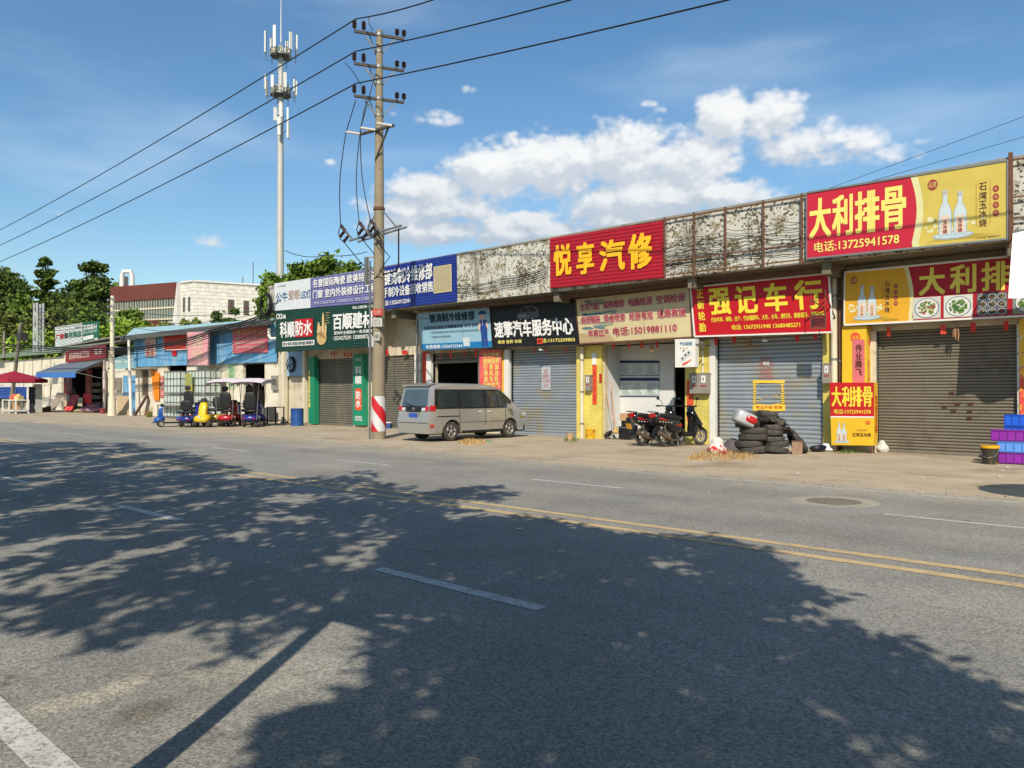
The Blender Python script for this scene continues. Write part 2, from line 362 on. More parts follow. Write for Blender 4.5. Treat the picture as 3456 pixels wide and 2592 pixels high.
# ------------------------------------------------------------------ ground, road, markings
def asphalt():
    m = bpy.data.materials.new('worn_asphalt'); m.use_nodes = True; nt = m.node_tree; N = nt.nodes; L = nt.links; b = N['Principled BSDF']; b.inputs['Roughness'].default_value = .82; b.inputs['Specular IOR Level'].default_value = .35
    tc = N.new('ShaderNodeTexCoord')
    def noi(sc, de=6, st=None, ro=.6):
        v = tc.outputs['Object']
        if st: mp = N.new('ShaderNodeMapping'); mp.inputs['Scale'].default_value = st; L.new(v, mp.inputs[0]); v = mp.outputs[0]
        n = N.new('ShaderNodeTexNoise'); n.inputs['Scale'].default_value = sc; n.inputs['Detail'].default_value = de; n.inputs['Roughness'].default_value = ro; L.new(v, n.inputs['Vector']); return n.outputs[0]
    def mr(x, a, b_, c, d):
        r = N.new('ShaderNodeMapRange'); L.new(x, r.inputs[0])
        for i, k in enumerate((a, b_, c, d)): r.inputs[i + 1].default_value = k
        return r.outputs[0]
    def mul(a, b_):
        n = N.new('ShaderNodeMath'); n.operation = 'MULTIPLY'; L.new(a, n.inputs[0]); L.new(b_, n.inputs[1]); return n.outputs[0]
    vo = N.new('ShaderNodeTexVoronoi'); vo.inputs['Scale'].default_value = 75; L.new(tc.outputs['Object'], vo.inputs['Vector'])
    sc = N.new('ShaderNodeSeparateColor'); L.new(vo.outputs['Color'], sc.inputs[0])
    f = mul(mr(sc.outputs[0], 0, 1, .62, 1.38), mr(noi(30, 3), .3, .7, .88, 1.12))
    f = mul(f, mr(noi(.55, 8), .3, .7, .84, 1.14)); f = mul(f, mr(noi(1, 5, (.05, .9, 1)), .3, .7, .9, 1.1))
    ve = N.new('ShaderNodeTexVoronoi'); ve.feature = 'DISTANCE_TO_EDGE'; ve.inputs['Scale'].default_value = .28
    mp = N.new('ShaderNodeMapping'); L.new(tc.outputs['Object'], mp.inputs[0])
    ad = N.new('ShaderNodeVectorMath'); ad.operation = 'MULTIPLY_ADD'; nz = N.new('ShaderNodeTexNoise'); nz.inputs['Scale'].default_value = 1.3; nz.inputs['Detail'].default_value = 6; L.new(tc.outputs['Object'], nz.inputs['Vector'])
    L.new(nz.outputs['Color'], ad.inputs[0]); ad.inputs[1].default_value = (1.1, 1.1, 0); L.new(mp.outputs[0], ad.inputs[2]); L.new(ad.outputs[0], ve.inputs['Vector'])
    cm = mr(noi(.33, 2), .52, .60, 0, 1)
    ck = mr(ve.outputs[0], 0, .0035, .5, 0); ck = mul(ck, cm)
    inv = N.new('ShaderNodeMath'); inv.operation = 'SUBTRACT'; inv.inputs[0].default_value = 1; L.new(ck, inv.inputs[1]); f = mul(f, inv.outputs[0])
    mx = N.new('ShaderNodeMix'); mx.data_type = 'RGBA'; mx.blend_type = 'MULTIPLY'; mx.inputs[0].default_value = 1
    c2 = N.new('ShaderNodeMix'); c2.data_type = 'RGBA'; L.new(mr(noi(.8, 6), .4, .7, 0, 1), c2.inputs[0]); c2.inputs[6].default_value = (*C(146, 144, 136), 1); c2.inputs[7].default_value = (*C(155, 150, 139), 1)
    base = c2.outputs[2]; sx = N.new('ShaderNodeSeparateXYZ'); L.new(tc.outputs['Object'], sx.inputs[0]); pn = N.new('ShaderNodeTexNoise'); pn.inputs['Scale'].default_value = 3.2; pn.inputs['Detail'].default_value = 7; pn.inputs['Roughness'].default_value = .7; L.new(tc.outputs['Object'], pn.inputs['Vector'])
    def mm(op, a, b_):
        n = N.new('ShaderNodeMath'); n.operation = op
        for i_, x_ in enumerate((a, b_)):
            if isinstance(x_, (int, float)): n.inputs[i_].default_value = x_
            else: L.new(x_, n.inputs[i_])
        return n.outputs[0]
    for (u, v, ru, rv, cc, st_) in [(255, 2370, 115, 30, (186, 178, 160), .8), (470, 2290, 70, 26, (180, 172, 156), .75), (760, 2255, 200, 62, (176, 169, 154), .7), (1030, 2265, 170, 46, (170, 165, 152), .6), (500, 2405, 95, 34, (112, 102, 86), .6), (900, 2330, 130, 28, (176, 170, 156), .6), (420, 2316, 60, 12, (186, 178, 160), .8)]:
        c0, ax_, ay_ = G(u, v), G(u + ru, v) - G(u, v), G(u, v - rv) - G(u, v); la, lb = ax_.length, ay_.length; ax_.normalize(); ay_.normalize()
        dx, dy_ = mm('SUBTRACT', sx.outputs[0], c0.x), mm('SUBTRACT', sx.outputs[1], c0.y)
        p_ = mm('DIVIDE', mm('ADD', mm('MULTIPLY', dx, ax_.x), mm('MULTIPLY', dy_, ax_.y)), la); q_ = mm('DIVIDE', mm('ADD', mm('MULTIPLY', dx, ay_.x), mm('MULTIPLY', dy_, ay_.y)), lb)
        dd = mm('ADD', mm('SQRT', mm('ADD', mm('MULTIPLY', p_, p_), mm('MULTIPLY', q_, q_)), 0), mm('MULTIPLY', mm('SUBTRACT', pn.outputs[0], .5), 3.0))
        fac = mr(dd, .55, 1.25, st_, 0); m_ = N.new('ShaderNodeMix'); m_.data_type = 'RGBA'; L.new(fac, m_.inputs[0]); L.new(base, m_.inputs[6]); m_.inputs[7].default_value = (*C(*cc), 1); base = m_.outputs[2]
    for yc, wd_, am in ((2.1, .35, .93), (3.7, .35, .94), (5.4, .4, .93), (7.0, .35, .95), (9.3, .4, .92), (10.7, .3, .94), (12.6, .4, .93)):
        t_ = mm('DIVIDE', mm('SUBTRACT', sx.outputs[1], yc), wd_); e_ = mm('EXPONENT', mm('MULTIPLY', mm('MULTIPLY', t_, t_), -1.), 0); f = mul(f, mr(e_, 0, 1, 1, am))
    f = mul(f, mr(noi(2.3, 5), .64, .72, 1, .84)); f = mul(f, mr(noi(.22, 4, (.35, 1.2, 1)), .35, .65, .93, 1.07))
    dn = mm('ADD', sx.outputs[1], mm('MULTIPLY', mm('SUBTRACT', pn.outputs[0], .5), 3.2)); fac = mr(dn, 12.9, 14.6, 0, .55); m_ = N.new('ShaderNodeMix'); m_.data_type = 'RGBA'; L.new(fac, m_.inputs[0]); L.new(base, m_.inputs[6]); m_.inputs[7].default_value = (*C(176, 162, 138), 1); base = m_.outputs[2]
    L.new(base, mx.inputs[6]); L.new(f, mx.inputs[7])
    L.new(mx.outputs[2], b.inputs['Base Color'])
    bp = N.new('ShaderNodeBump'); bp.inputs['Strength'].default_value = .35; bp.inputs['Distance'].default_value = .006; L.new(vo.outputs['Distance'], bp.inputs['Height']); L.new(bp.outputs[0], b.inputs['Normal'])
    return m
m_asph = asphalt()
m_pave = mat('dusty_concrete_yard', C(182, 167, 142), .95, n=.16, ns=.9, bump=.3, bs=25, dirt=[(C(140, 122, 98), .5, .52, .7), (C(205, 190, 166), 1.1, .55, .72, (.35, 1, 1)), (C(112, 98, 80), 3.2, .66, .76), (C(95, 85, 72), 14, .70, .76)])
m_gutter = mat('pale_gutter_concrete', C(170, 162, 146), .9, n=.16, ns=2.5, bump=.2, dirt=[(C(140, 130, 112), 1.4, .52, .68)])
m_earth = mat('bare_earth', C(120, 112, 84), 1, n=.3, ns=.05, dirt=[(C(70, 84, 40), .04, .45, .6)])
g = MB(); g.quad((-900, -900, -.05), (900, -900, -.05), (900, 900, -.05), (-900, 900, -.05)); struct(g, 'ground', m_earth)
edge = [(-200, 8.5), (-110, 9.5), (-75, 11.5), (-56, 13.0), (-44, 14.6), (-34, 15.6), (-26, 15.3), (-20, 15.0), (-15, 14.5), (-12, 14.1), (-6, 14.05), (5, 14.0), (60, 14.0)]
edge = [(x, y * 1.0) for x, y in edge]
def ripple(x): return .07 * noise.noise((x * 1.9, 8, 1)) + .09 * noise.noise((x * .7, 3, 1)) + .03 * noise.noise((x * 3, 3, 1))
def edge_y(x):
    for (a, b), (c, d) in zip(edge, edge[1:]):
        if a <= x <= c: return b + (d - b) * (x - a) / (c - a) + ripple(x)
xs = [-200 + .5 * i for i in range(521)]
g = MB()
for a, b in zip(xs, xs[1:]): g.quad((a, edge_y(a) - .4, 0), (b, edge_y(b) - .4, 0), (b, 70, 0), (a, 70, 0))
struct(g, 'pavement', m_pave)
g = MB()
for a, b in zip(xs, xs[1:]): g.quad((a, edge_y(a) - .25, .004), (b, edge_y(b) - .25, .004), (b, edge_y(b) + .42 + ripple(b + 40), .004), (a, edge_y(a) + .42 + ripple(a + 40), .004))
struct(g, 'gutter', m_gutter)
g = MB()
for a, b in zip(xs, xs[1:]): g.quad((a, -1.2, .010), (b, -1.2, .010), (b, edge_y(b), .010), (a, edge_y(a), .010))
struct(g, 'road', m_asph)
g = MB(); g.box((-200, -6, -.02), (60, -1.2, .12)); struct(g, 'verge', m_pave)
def paint(name, col, wear, lo=.5, hi=.58):
    m = mat(name, col, .7, n=.12, ns=6, dirt=[(C(140, 138, 132), 42, lo + wear, hi + wear), (C(144, 140, 132), 5, .5 + wear, .75 + wear), (C(120, 116, 108), 1.2, .52 + wear * .6, .8)])
    return m
m_pw = paint('worn_white_road_paint', C(212, 210, 202), .015); m_pw2 = paint('faded_white_road_paint', C(205, 202, 194), .05); m_py = paint('worn_yellow_road_paint', C(214, 184, 130), .03)
def strip(name, y0, y1, x0, x1, m, z=.014, step=2.):
    g = MB(); n = max(1, int((x1 - x0) / step))
    for i in range(n):
        a = x0 + (x1 - x0) * i / n; b = x0 + (x1 - x0) * (i + 1) / n; g.quad((a, y0, z), (b, y0, z), (b, y1, z), (a, y1, z))
    return g
k = 1.0625
g = strip('', 7.45 * k, 7.60 * k, -200, 60, m_py); g2 = strip('', 7.86 * k, 8.0 * k, -200, 60, m_py)
struct(g, 'centre_line', m_py); struct(g2, 'centre_line', m_py)
yl = (G(0, 2509).y + G(102, 2592).y) / 2; yh = (G(0, 2365).y + G(273, 2592).y) / 2
struct(strip('', yl, yh, -200, 60, m_pw), 'edge_line', m_pw)
dy = G(1550, 1991).y
dash = [G(1258, 1927).x, G(1841, 2056).x]
per = G(1258, 1927).x - G(355, 1712).x
for i in range(-1, 14):
    x0 = dash[0] - per * i
    struct(strip('', dy - .07, dy + .07, x0, x0 + dash[1] - dash[0], m_pw), 'lane_line', m_pw2 if i > 0 else m_pw)
dy2 = G(1950, 1635).y; a0 = G(1790, 1620).x; a1 = G(2103, 1650).x; b0 = G(2978, 1741).x
for i in range(-1, 12):
    x0 = a0 + (b0 - a0) * -i
    struct(strip('', dy2 - .05, dy2 + .05, x0, x0 + a1 - a0, m_pw2), 'lane_line', m_pw2)
e2 = MB()
for i in range(30):
    a = -9.5 + i * .7; e2.quad((a, edge_y(a) - .16, .014), (a + .7, edge_y(a + .7) - .16, .014), (a + .7, edge_y(a + .7) - .08, .014), (a, edge_y(a) - .08, .014))
struct(e2, 'edge_line', m_pw2)
# repair patches and stains on the near lane
def blotch(u, v, ru, rv, m, z=.0125, seed=0, name='road_patch'):
    c = G(u, v); a = (G(u + ru, v) - c); b = (G(u, v - rv) - c); pts = []
    for k in range(40):
        t = 2 * pi * k / 40; q = 1 + .45 * noise.noise((cos(t) * 1.5, sin(t) * 1.5, seed)) + .18 * noise.noise((cos(t) * 6, sin(t) * 6, seed)); pts.append(c + a * cos(t) * q + b * sin(t) * q)
    g = MB(); g.add([(p.x, p.y, z) for p in pts], [tuple(range(40))]); struct(g, name, m)
m_stain = mat('dried_cement_smear', C(178, 172, 158), .9, n=.12, ns=9, dirt=[(C(146, 142, 134), 7, .40, .60), (C(144, 140, 132), 60, .45, .6), (C(146, 141, 133), 2.5, .45, .6, (.4, 2, 1))])
m_stain2 = mat('oily_smear', C(118, 112, 100), .9, n=.2, ns=8, dirt=[(C(134, 131, 125), 6, .38, .62), (C(128, 125, 120), 60, .45, .6)])
def crackline(uvs, w_=.006, seed=0, name='road_crack'):
    g = MB(); pts = []
    for (a, b) in zip(uvs, uvs[1:]):
        A_, B_ = G(*a), G(*b); n = max(2, int((B_ - A_).length / .06))
        for k in range(n): pts.append(A_.lerp(B_, k / n))
    pts.append(G(*uvs[-1])); q = []
    for k, p in enumerate(pts):
        p = p + Vector((.0, .05 * noise.noise((k * .11, seed, 0)) + .012 * noise.noise((k * .9, seed, 3)), 0)); h_ = w_ * (.45 + .9 * abs(noise.noise((k * .2, seed, 5)))); q.append(((p.x, p.y - h_, .0135), (p.x, p.y + h_, .0135)))
    for a, b in zip(q, q[1:]): g.quad(a[0], b[0], b[1], a[1])
    struct(g, name, mat('tar_filled_crack', C(112, 110, 105), .9, n=.2, ns=20))
crackline([(2160, 2120), (2478, 2244), (2900, 2370), (3456, 2540)], .003, 1); crackline([(2060, 1664), (2104, 1672), (2450, 1690)], .008, 2); crackline([(1300, 1900), (1500, 1925), (2100, 2110)], .003, 3); crackline([(3100, 2040), (3456, 2120)], .003, 4)
gv = MB(); rg = random.Random(3)
for k in range(1500):
    x = rg.uniform(-48, 4); off = rg.choice([0, 0, 0, .4, 3]); y = edge_y(x) + .2 + rg.gauss(0, .28 + off * .8)
    if y > 23: continue
    s_ = rg.uniform(.004, .015); gv.cbox((x, y, .012 + s_ * .4), (s_ * 2, s_ * 1.5, s_ * 1.1), rg.random() * 3, rg.random(), top=.6)
o_ = struct(gv, 'gravel', mat('loose_grit', C(172, 158, 134), .95, n=.2, island=.4), kind='stuff'); o_['label'] = 'loose grit scattered along the road edge and the yard'
# small litter on the road and yard
m_lit = sol(225, 222, 212); m_leaf_l = sol(110, 88, 50)
lit = []
for (u, v) in [(2895, 1620), (3113, 1613), (3385, 1592), (3370, 1610), (2770, 1540), (2670, 1549), (2700, 1540), (1750, 1790), (800, 1836), (3130, 1614), (2060, 1510), (2690, 1600), (3400, 1580), (1830, 1500), (920, 1851)]:
    c = G(u, v, .012); s = random.uniform(.03, .06); mb = MB(); a = random.random() * 3
    q = [c + Vector((cos(a + i * pi / 2) * s, sin(a + i * pi / 2) * s * .7, .01 + .02 * random.random())) for i in range(4)]
    mb.slab(q, (0, 0, .006)); lit.append(solo(mb, 'litter_scrap', 'pale scrap of litter lying on the road or the yard', 'litter', m_lit, 'scraps of litter on the ground'))
# manhole
c = G(2814, 1695); t = thing('manhole', 'round iron manhole cover with a concrete collar in the far lane', 'manhole', (c.x, c.y, 0))
mb = MB(); mb.lathe([(.40, .014), (.60, .014), (.66, .011)], Matrix.Translation((c.x, c.y, 0)), 32); mb.build('collar', m_gutter, t)
mb = MB(); mb.lathe([(.0, .016), (.40, .016), (.41, .012)], Matrix.Translation((c.x, c.y, 0)), 32)
for i in range(-5, 6):
    for j in range(-5, 6):
        if i * i + j * j < 26: mb.cbox((c.x + i * .068, c.y + j * .068, .020), (.04, .04, .008), pi / 4)
mb.build('cover', mat('cast_iron_cover', C(128, 120, 108), .7, .1, n=.2, ns=12), t)

# ------------------------------------------------------------------ the shop row
YW = 23.4; YF = 21.95; ZH = 3.46; ZS = 5.40; ZT = 7.35
X = lambda u, Y=YW: P(u, 1300, Y).x
XL = X(940); XR = 14.0
row = thing('shop_row_building', 'long single storey row of shops with a chipped mosaic parapet above roller shutters', 'building', (XL, YW, 0))
ops = [(1061, 1192), (1290, 1402), (1464, 1615), (1728, 1947), (2040, 2312), (2424, 2778), (2962, 3432)]
mb = MB(); x = XL
mb.box((XL, YW, ZH), (XR, YW + .25, ZS + .1))
for a, b in ops: mb.box((x, YW, 0), (X(a), YW + .25, ZH)); x = X(b)
mb.box((x, YW, 0), (XR, YW + .25, ZH))
mb.box((XL, YW + .25, 0), (XL + .25, YW + 12, ZS + .8)); mb.box((XR - .25, YW + .25, 0), (XR, YW + 12, ZS + .8)); mb.box((XL, YW + 11.75, 0), (XR, YW + 12, ZS + .8))
mb.build('wall', m_wall, row)
XFL = P(928, 1000, YF).x
mb = MB(); mb.box((XFL, YF, ZS), (XR, YF + .14, ZT)); mb.build('parapet', m_tile, row)
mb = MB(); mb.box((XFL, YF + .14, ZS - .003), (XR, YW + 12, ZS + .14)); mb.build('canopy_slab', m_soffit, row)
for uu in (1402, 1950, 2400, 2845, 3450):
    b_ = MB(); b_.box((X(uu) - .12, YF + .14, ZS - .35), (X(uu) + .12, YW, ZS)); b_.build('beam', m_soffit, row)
mb = MB(); mb.box((XFL, YF - .03, ZT), (XR, YF + .22, ZT + .07)); mb.build('coping', m_conc, row)
mb = MB()
for (a, b) in ops:
    if a == 2040: continue
    mb.box((X(a) - .02, YW + .5, .01), (X(b) + .02, YW + 4, ZH))
# interiors: dark backs of the rooms
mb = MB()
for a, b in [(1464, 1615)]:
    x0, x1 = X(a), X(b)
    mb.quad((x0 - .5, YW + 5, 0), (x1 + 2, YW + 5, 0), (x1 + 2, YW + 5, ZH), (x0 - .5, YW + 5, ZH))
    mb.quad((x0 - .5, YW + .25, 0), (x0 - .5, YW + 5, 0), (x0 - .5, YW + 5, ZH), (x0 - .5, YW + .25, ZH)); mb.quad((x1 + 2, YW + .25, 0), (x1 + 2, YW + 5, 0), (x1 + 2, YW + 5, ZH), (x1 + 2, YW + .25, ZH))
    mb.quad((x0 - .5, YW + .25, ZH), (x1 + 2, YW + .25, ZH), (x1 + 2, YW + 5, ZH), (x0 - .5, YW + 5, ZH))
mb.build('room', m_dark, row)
m_sh = [mat('grey_green_shutter_steel', C(122, 118, 106), .55, .25, n=.12, ns=1.2, dirt=[(C(150, 142, 122), 1.5, .5, .7, (1, 1, .4)), (C(96, 84, 66), 3, .62, .72)], spec=.3),
        mat('brown_grey_shutter_steel', C(132, 124, 108), .55, .25, n=.12, ns=1.2, dirt=[(C(105, 96, 80), 1.2, .5, .7), (C(165, 155, 135), 6, .66, .7), (C(90, 60, 45), 9, .72, .75)], spec=.3),
        mat('blue_grey_shutter_steel', C(168, 177, 184), .42, .4, n=.10, ns=1.2, dirt=[(C(178, 172, 152), .7, .5, .62), (C(110, 110, 106), 4, .62, .75)], spec=.4)]
def shutter(u0, u1, z0, z1, m, pitch=.11, proud=.04, label=None):
    x0, x1 = X(u0), X(u1); mb = MB(); z = z0; n = int((z1 - z0) / pitch); rows = []
    for i in range(n + 1):
        z = z0 + (z1 - z0) * i / n; h = (z1 - z0) / n
        rows += [(z, .0), (z + h * .2, -proud * .8), (z + h * .5, -proud), (z + h * .8, -proud * .8)] if i < n else [(z, 0)]
    nxs = 14
    def dent(x, z): return .022 * noise.noise((x * .9, z * 1.1, u0)) + .008 * noise.noise((x * 3, z * 2.5, u0))
    for (za, ya), (zb, yb) in zip(rows, rows[1:]):
        for k in range(nxs):
            xa_, xb2 = x0 + (x1 - x0) * k / nxs, x0 + (x1 - x0) * (k + 1) / nxs
            mb.quad((xa_, YW + .1 + ya + dent(xa_, za), za), (xb2, YW + .1 + ya + dent(xb2, za), za), (xb2, YW + .1 + yb + dent(xb2, zb), zb), (xa_, YW + .1 + yb + dent(xa_, zb), zb))
    mb.box((x0, YW + .15, z0 - .03), (x1, YW + .19, z1))
    mb.box((x0, YW + .0, z0 - .04), (x1, YW + .14, z0 + .05))
    o = mb.build('roller_shutter', m, row, True, 30)
    if label: o['label'] = label
    rl = MB(); rl.box((x0 - .06, YW - .03, 0), (x0, YW + .1, z1)); rl.box((x1, YW - .03, 0), (x1 + .06, YW + .1, z1)); rl.build('shutter_rail', m_steel, row)
    return o
shutter(1061, 1192, .02, ZH, m_sh[0]); shutter(1290, 1402, .02, ZH, m_sh[0])
shutter(1464, 1615, P(1540, 1222, YW).z, ZH, m_sh[1], label='roller shutter pulled half way up')
shutter(1728, 1947, .02, ZH, m_sh[2]); shutter(2424, 2778, .02, ZH, m_sh[2], .13); shutter(2962, 3432, .02, ZH, m_sh[1], .085)
# the open shop: recess with notice boards
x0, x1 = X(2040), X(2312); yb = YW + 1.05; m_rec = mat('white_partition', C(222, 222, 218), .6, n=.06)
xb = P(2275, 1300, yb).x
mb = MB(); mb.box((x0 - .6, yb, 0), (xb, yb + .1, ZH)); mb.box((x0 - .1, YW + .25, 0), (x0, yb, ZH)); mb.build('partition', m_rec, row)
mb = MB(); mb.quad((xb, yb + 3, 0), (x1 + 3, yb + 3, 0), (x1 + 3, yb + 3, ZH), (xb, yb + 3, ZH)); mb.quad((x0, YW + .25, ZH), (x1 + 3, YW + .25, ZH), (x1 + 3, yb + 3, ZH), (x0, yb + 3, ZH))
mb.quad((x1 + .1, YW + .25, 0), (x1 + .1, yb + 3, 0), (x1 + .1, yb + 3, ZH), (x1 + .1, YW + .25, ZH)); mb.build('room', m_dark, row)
fl = MB(); fl.quad((x0, YW, .012), (x1 + .1, YW, .012), (x1 + .1, yb + 3, .012), (x0, yb + 3, .012)); fl.build('room_floor', m_conc, row)
m_navy = sol(30, 40, 105); m_sheet = mat('printed_notice_sheet', C(200, 214, 210), .6, n=.25, ns=9, dirt=[(C(120, 130, 130), 26, .5, .6)])
def notice(u0, v0, u1, v1, lab):
    t = thing('notice_board', lab, 'notice board', P((u0 + u1) / 2, v1, yb - .02)); b = Board(P(u0, v0, yb - .03), P(u1, v0, yb - .03), P(u1, v1, yb - .03), P(u0, v1, yb - .03))
    b.board(t, m_sheet, .02); b.poly(rect(0, .84, 1, 1), m_navy); b.poly(rect(0, 0, 1, .04), m_navy)
    m_tx = sol(130, 140, 142)
    for c in range(4):
        b.poly(rect(.02 + c * .245, .08, .24 + c * .245, .80), sol(214, 224, 220), .007)
        for r in range(9): b.poly(rect(.04 + c * .245, .12 + r * .072, .04 + c * .245 + random.uniform(.1, .18), .145 + r * .072), m_tx, .010)
    b.done(t)
notice(2052, 1217, 2225, 1268, 'upper white notice board with a navy header inside the open shop')
notice(2052, 1275, 2225, 1338, 'lower white notice board with a navy header inside the open shop')
# pier facings
def face(u0, u1, name, m, z0=0., z1=ZH, y=YW, th=.12, label=None):
    mb = MB(); mb.box((X(u0, y), y - th, z0), (X(u1, y), y - .002, z1)); o = mb.build(name, m, row)
    if label: o['label'] = label
face(1952, 2037, 'pier', m_ytile, label='pier faced with yellow tiles'); face(2318, 2400, 'pier', m_ytile, label='pier faced with yellow tiles'); face(2402, 2421, 'pier', m_white, th=.16)
face(2782, 2830, 'pier', m_ytile); face(1710, 1725, 'pier', m_white, th=.16); face(1446, 1462, 'pier', m_white, th=.14); face(1404, 1424, 'pier', m_wtile, th=.10)
face(2844, 2960, 'pier', m_wall, th=.08); face(3436, 3500, 'pier', m_wtile, th=.1)

# ------------------------------------------------------------------ signs on the row
WHT = sol(240, 240, 236, .78); YEL = sol(246, 222, 66, .78); YE2 = sol(250, 232, 120, .78); RED = sol(205, 22, 30, .74); ORG = sol(236, 88, 48, .74); BLU = sol(38, 92, 150)
YS = YF - .12
# purple and white board
t, b = signboard([(927, 957), (1277, 904), (1277, 1020), (928, 1049)], YS, 'shop_sign', 'white and purple corrugated sign above the dark green shop sign', sol(122, 122, 182), ribs=14)
b.poly(rect(0, 0, .385, 1), sol(228, 234, 236), .0205, 'picture')
b.text('公牛', .02, .30, .145, .64, BLU, .03, .03); b.text('爱眼', .155, .33, .275, .66, sol(176, 140, 120), .02, .03); b.text('LED灯', .285, .32, .385, .63, BLU, .03, .03)
b.text('CKS建材', .03, .84, .13, .90, sol(60, 60, 70), .01, .03)
b.text('名誉国际陶瓷 欧美特卫浴', .41, .66, .99, .93, WHT, .035, .03); b.text('门窗 室内外装修设计工程', .41, .30, .99, .57, WHT, .035, .03)
b.text('电话:13534275291 13580087234  地址:公路西侧', .42, .09, .97, .20, sol(210, 210, 225), .015, .03); b.done(t)
# dark green board
t, b = signboard([(928, 1051), (1268, 1023), (1262, 1170), (932, 1188)], YS, 'shop_sign', 'dark green corrugated building materials sign over the leftmost shutter', sol(14, 66, 52), ribs=16)
b.text('CKS', .02, .80, .085, .93, WHT, .06, .03); b.text('科顺', .09, .80, .125, .90, WHT, .04, .03)
b.text('科顺', .06, .34, .22, .72, WHT, .04, .03); b.poly(rect(.225, .33, .415, .76), RED, .022); b.text('防水', .235, .37, .405, .72, WHT, .04, .034)
b.poly(rect(.08, .12, .43, .24), WHT, .022); b.text('防水涂料/背胶/瓷砖胶/美缝剂', .09, .135, .42, .225, sol(14, 66, 52), .02, .034)
b.text('百顺建材', .62, .45, .985, .82, WHT, .06, .03); b.text('室内外全屋防水一条龙服务', .63, .33, .985, .41, WHT, .035, .03); b.text('13534275291 13580087234', .63, .20, .985, .29, WHT, .03, .03)
b.text('地址:公路西侧一号铺', .80, .90, .99, .97, WHT, .02, .03)
tan_ = sol(212, 180, 120)
for (cx, cy, rx, ry) in [(.505, .28, .05, .17), (.495, .42, .038, .14)]: b.poly(ell(cx, cy, rx, ry), tan_, .022)
for (cx, cy, rx, ry) in [(.52, .62, .012, .26), (.475, .50, .013, .16), (.545, .48, .010, .14)]: b.poly(ell(cx, cy, rx, ry), sol(226, 196, 140), .024)
for i in range(5): b.poly(rect(.545, .62 + .06 * i, .585 - .01 * (i % 2), .632 + .06 * i), tan_, .022)
for i in range(4): b.poly(ell(.475 + .02 * i, .38 - .03 * i, .009, .04, 10), sol(170, 130, 80), .026)
b.done(t)
# blue board
t, b = signboard([(1282, 903), (1536, 857), (1538, 1017), (1282, 1046)], YS, 'shop_sign', 'blue corrugated refrigeration repair sign to the right of the concrete utility pole', sol(34, 58, 150), ribs=15)
b.text('一键涛制冷维修部', -.02, .55, .72, .90, WHT, .03, .03); b.text('二手制冷设备回收销售', -.02, .27, .73, .50, WHT, .03, .03); b.text('电话:13556912244', .03, .08, .44, .20, WHT, .03, .03)
b.poly(rect(.735, .22, .96, .80), sol(206, 196, 160), .024); b.poly(rect(.75, .25, .945, .77), sol(190, 178, 140), .028); b.done(t)
# light blue board
YL = YW - .60
t, b = signboard([(1409, 1058), (1652, 1038), (1661, 1172), (1424, 1181)], YL, 'shop_sign', 'light blue air conditioner repair sign with a cartoon workman', sol(158, 200, 218))
NV = sol(22, 40, 70)
b.poly(rect(0, 0, 1, .16), sol(24, 128, 190)); b.poly(rect(.03, .835, .15, .85), NV, .01)
b.text('键涛制冷维修部', .17, .72, .80, .95, NV, .05); b.text('主营:商用,家用,空调销售安装 维修,保养', .07, .54, .84, .63, NV, .02)
b.text('二手空调回收销售,清洗保养,空调移机,加雪种,室内外维修,家电冷柜安装', .16, .42, .84, .48, NV, .0); b.text('厂房通风水帘机,室内通风', .16, .30, .45, .36, NV, .0)
b.text('免费维修:13556912244', .07, .025, .60, .125, WHT, .03)
b.poly(rect(.62, .05, .71, .28), sol(214, 224, 228), .014)
sk = sol(238, 200, 170); uni = sol(34, 74, 150)
b.poly(ell(.90, .78, .035, .07), sk, .010); b.poly(ell(.905, .86, .05, .075, 16, 0, pi), uni, .014); b.poly(rect(.85, .84, .965, .875), uni, .016); b.poly([(.87, .28), (.95, .28), (.96, .68), (.93, .70), (.88, .70), (.855, .66)], uni, .010)
b.poly([(.87, .03), (.905, .03), (.91, .30), (.87, .30)], uni, .012); b.poly([(.915, .03), (.95, .03), (.95, .30), (.91, .30)], uni, .012)
b.poly([(.855, .66), (.84, .45), (.86, .45), (.875, .62)], sk, .014); b.poly([(.955, .66), (.975, .46), (.96, .45), (.935, .62)], sk, .014); b.poly(ell(.888, .79, .005, .012, 8), NV, .018); b.poly(ell(.912, .79, .005, .012, 8), NV, .018)
b.poly(ell(.90, .745, .012, .008, 8), sol(190, 70, 60), .018); b.poly([(.89, .68), (.91, .68), (.90, .55)], sol(220, 225, 235), .016); b.done(t)
# black board
t, b = signboard([(1654, 1037), (1941, 1014), (1955, 1161), (1664, 1171)], YL, 'shop_sign', 'black car service sign with white characters and a picture of a car', sol(24, 24, 28), frame=m_black)
b.text('速擎汽车服务中心', .04, .23, .95, .62, WHT, .045); b.text('维修 保养 年审', .07, .07, .36, .16, YE2, .03); b.text('电话:13172209803', .55, .06, .96, .16, YE2, .03)
gr = sol(92, 98, 106); g2_ = sol(40, 44, 50); g3 = sol(150, 156, 162)
b.poly([(.33, .66), (.33, .76), (.36, .80), (.40, .93), (.44, .97), (.53, .97), (.57, .90), (.59, .80), (.59, .68), (.52, .64), (.36, .64)], gr, .008)
b.poly([(.375, .81), (.41, .93), (.46, .94), (.46, .81)], g2_, .011); b.poly([(.475, .81), (.475, .94), (.53, .94), (.555, .86), (.56, .81)], g2_, .011); b.poly(rect(.34, .70, .44, .75), g3, .011)
for cx in (.37, .51): b.poly(ell(cx, .66, .026, .05), g2_, .013); b.poly(ell(cx, .66, .014, .028), g3, .016)
b.done(t)
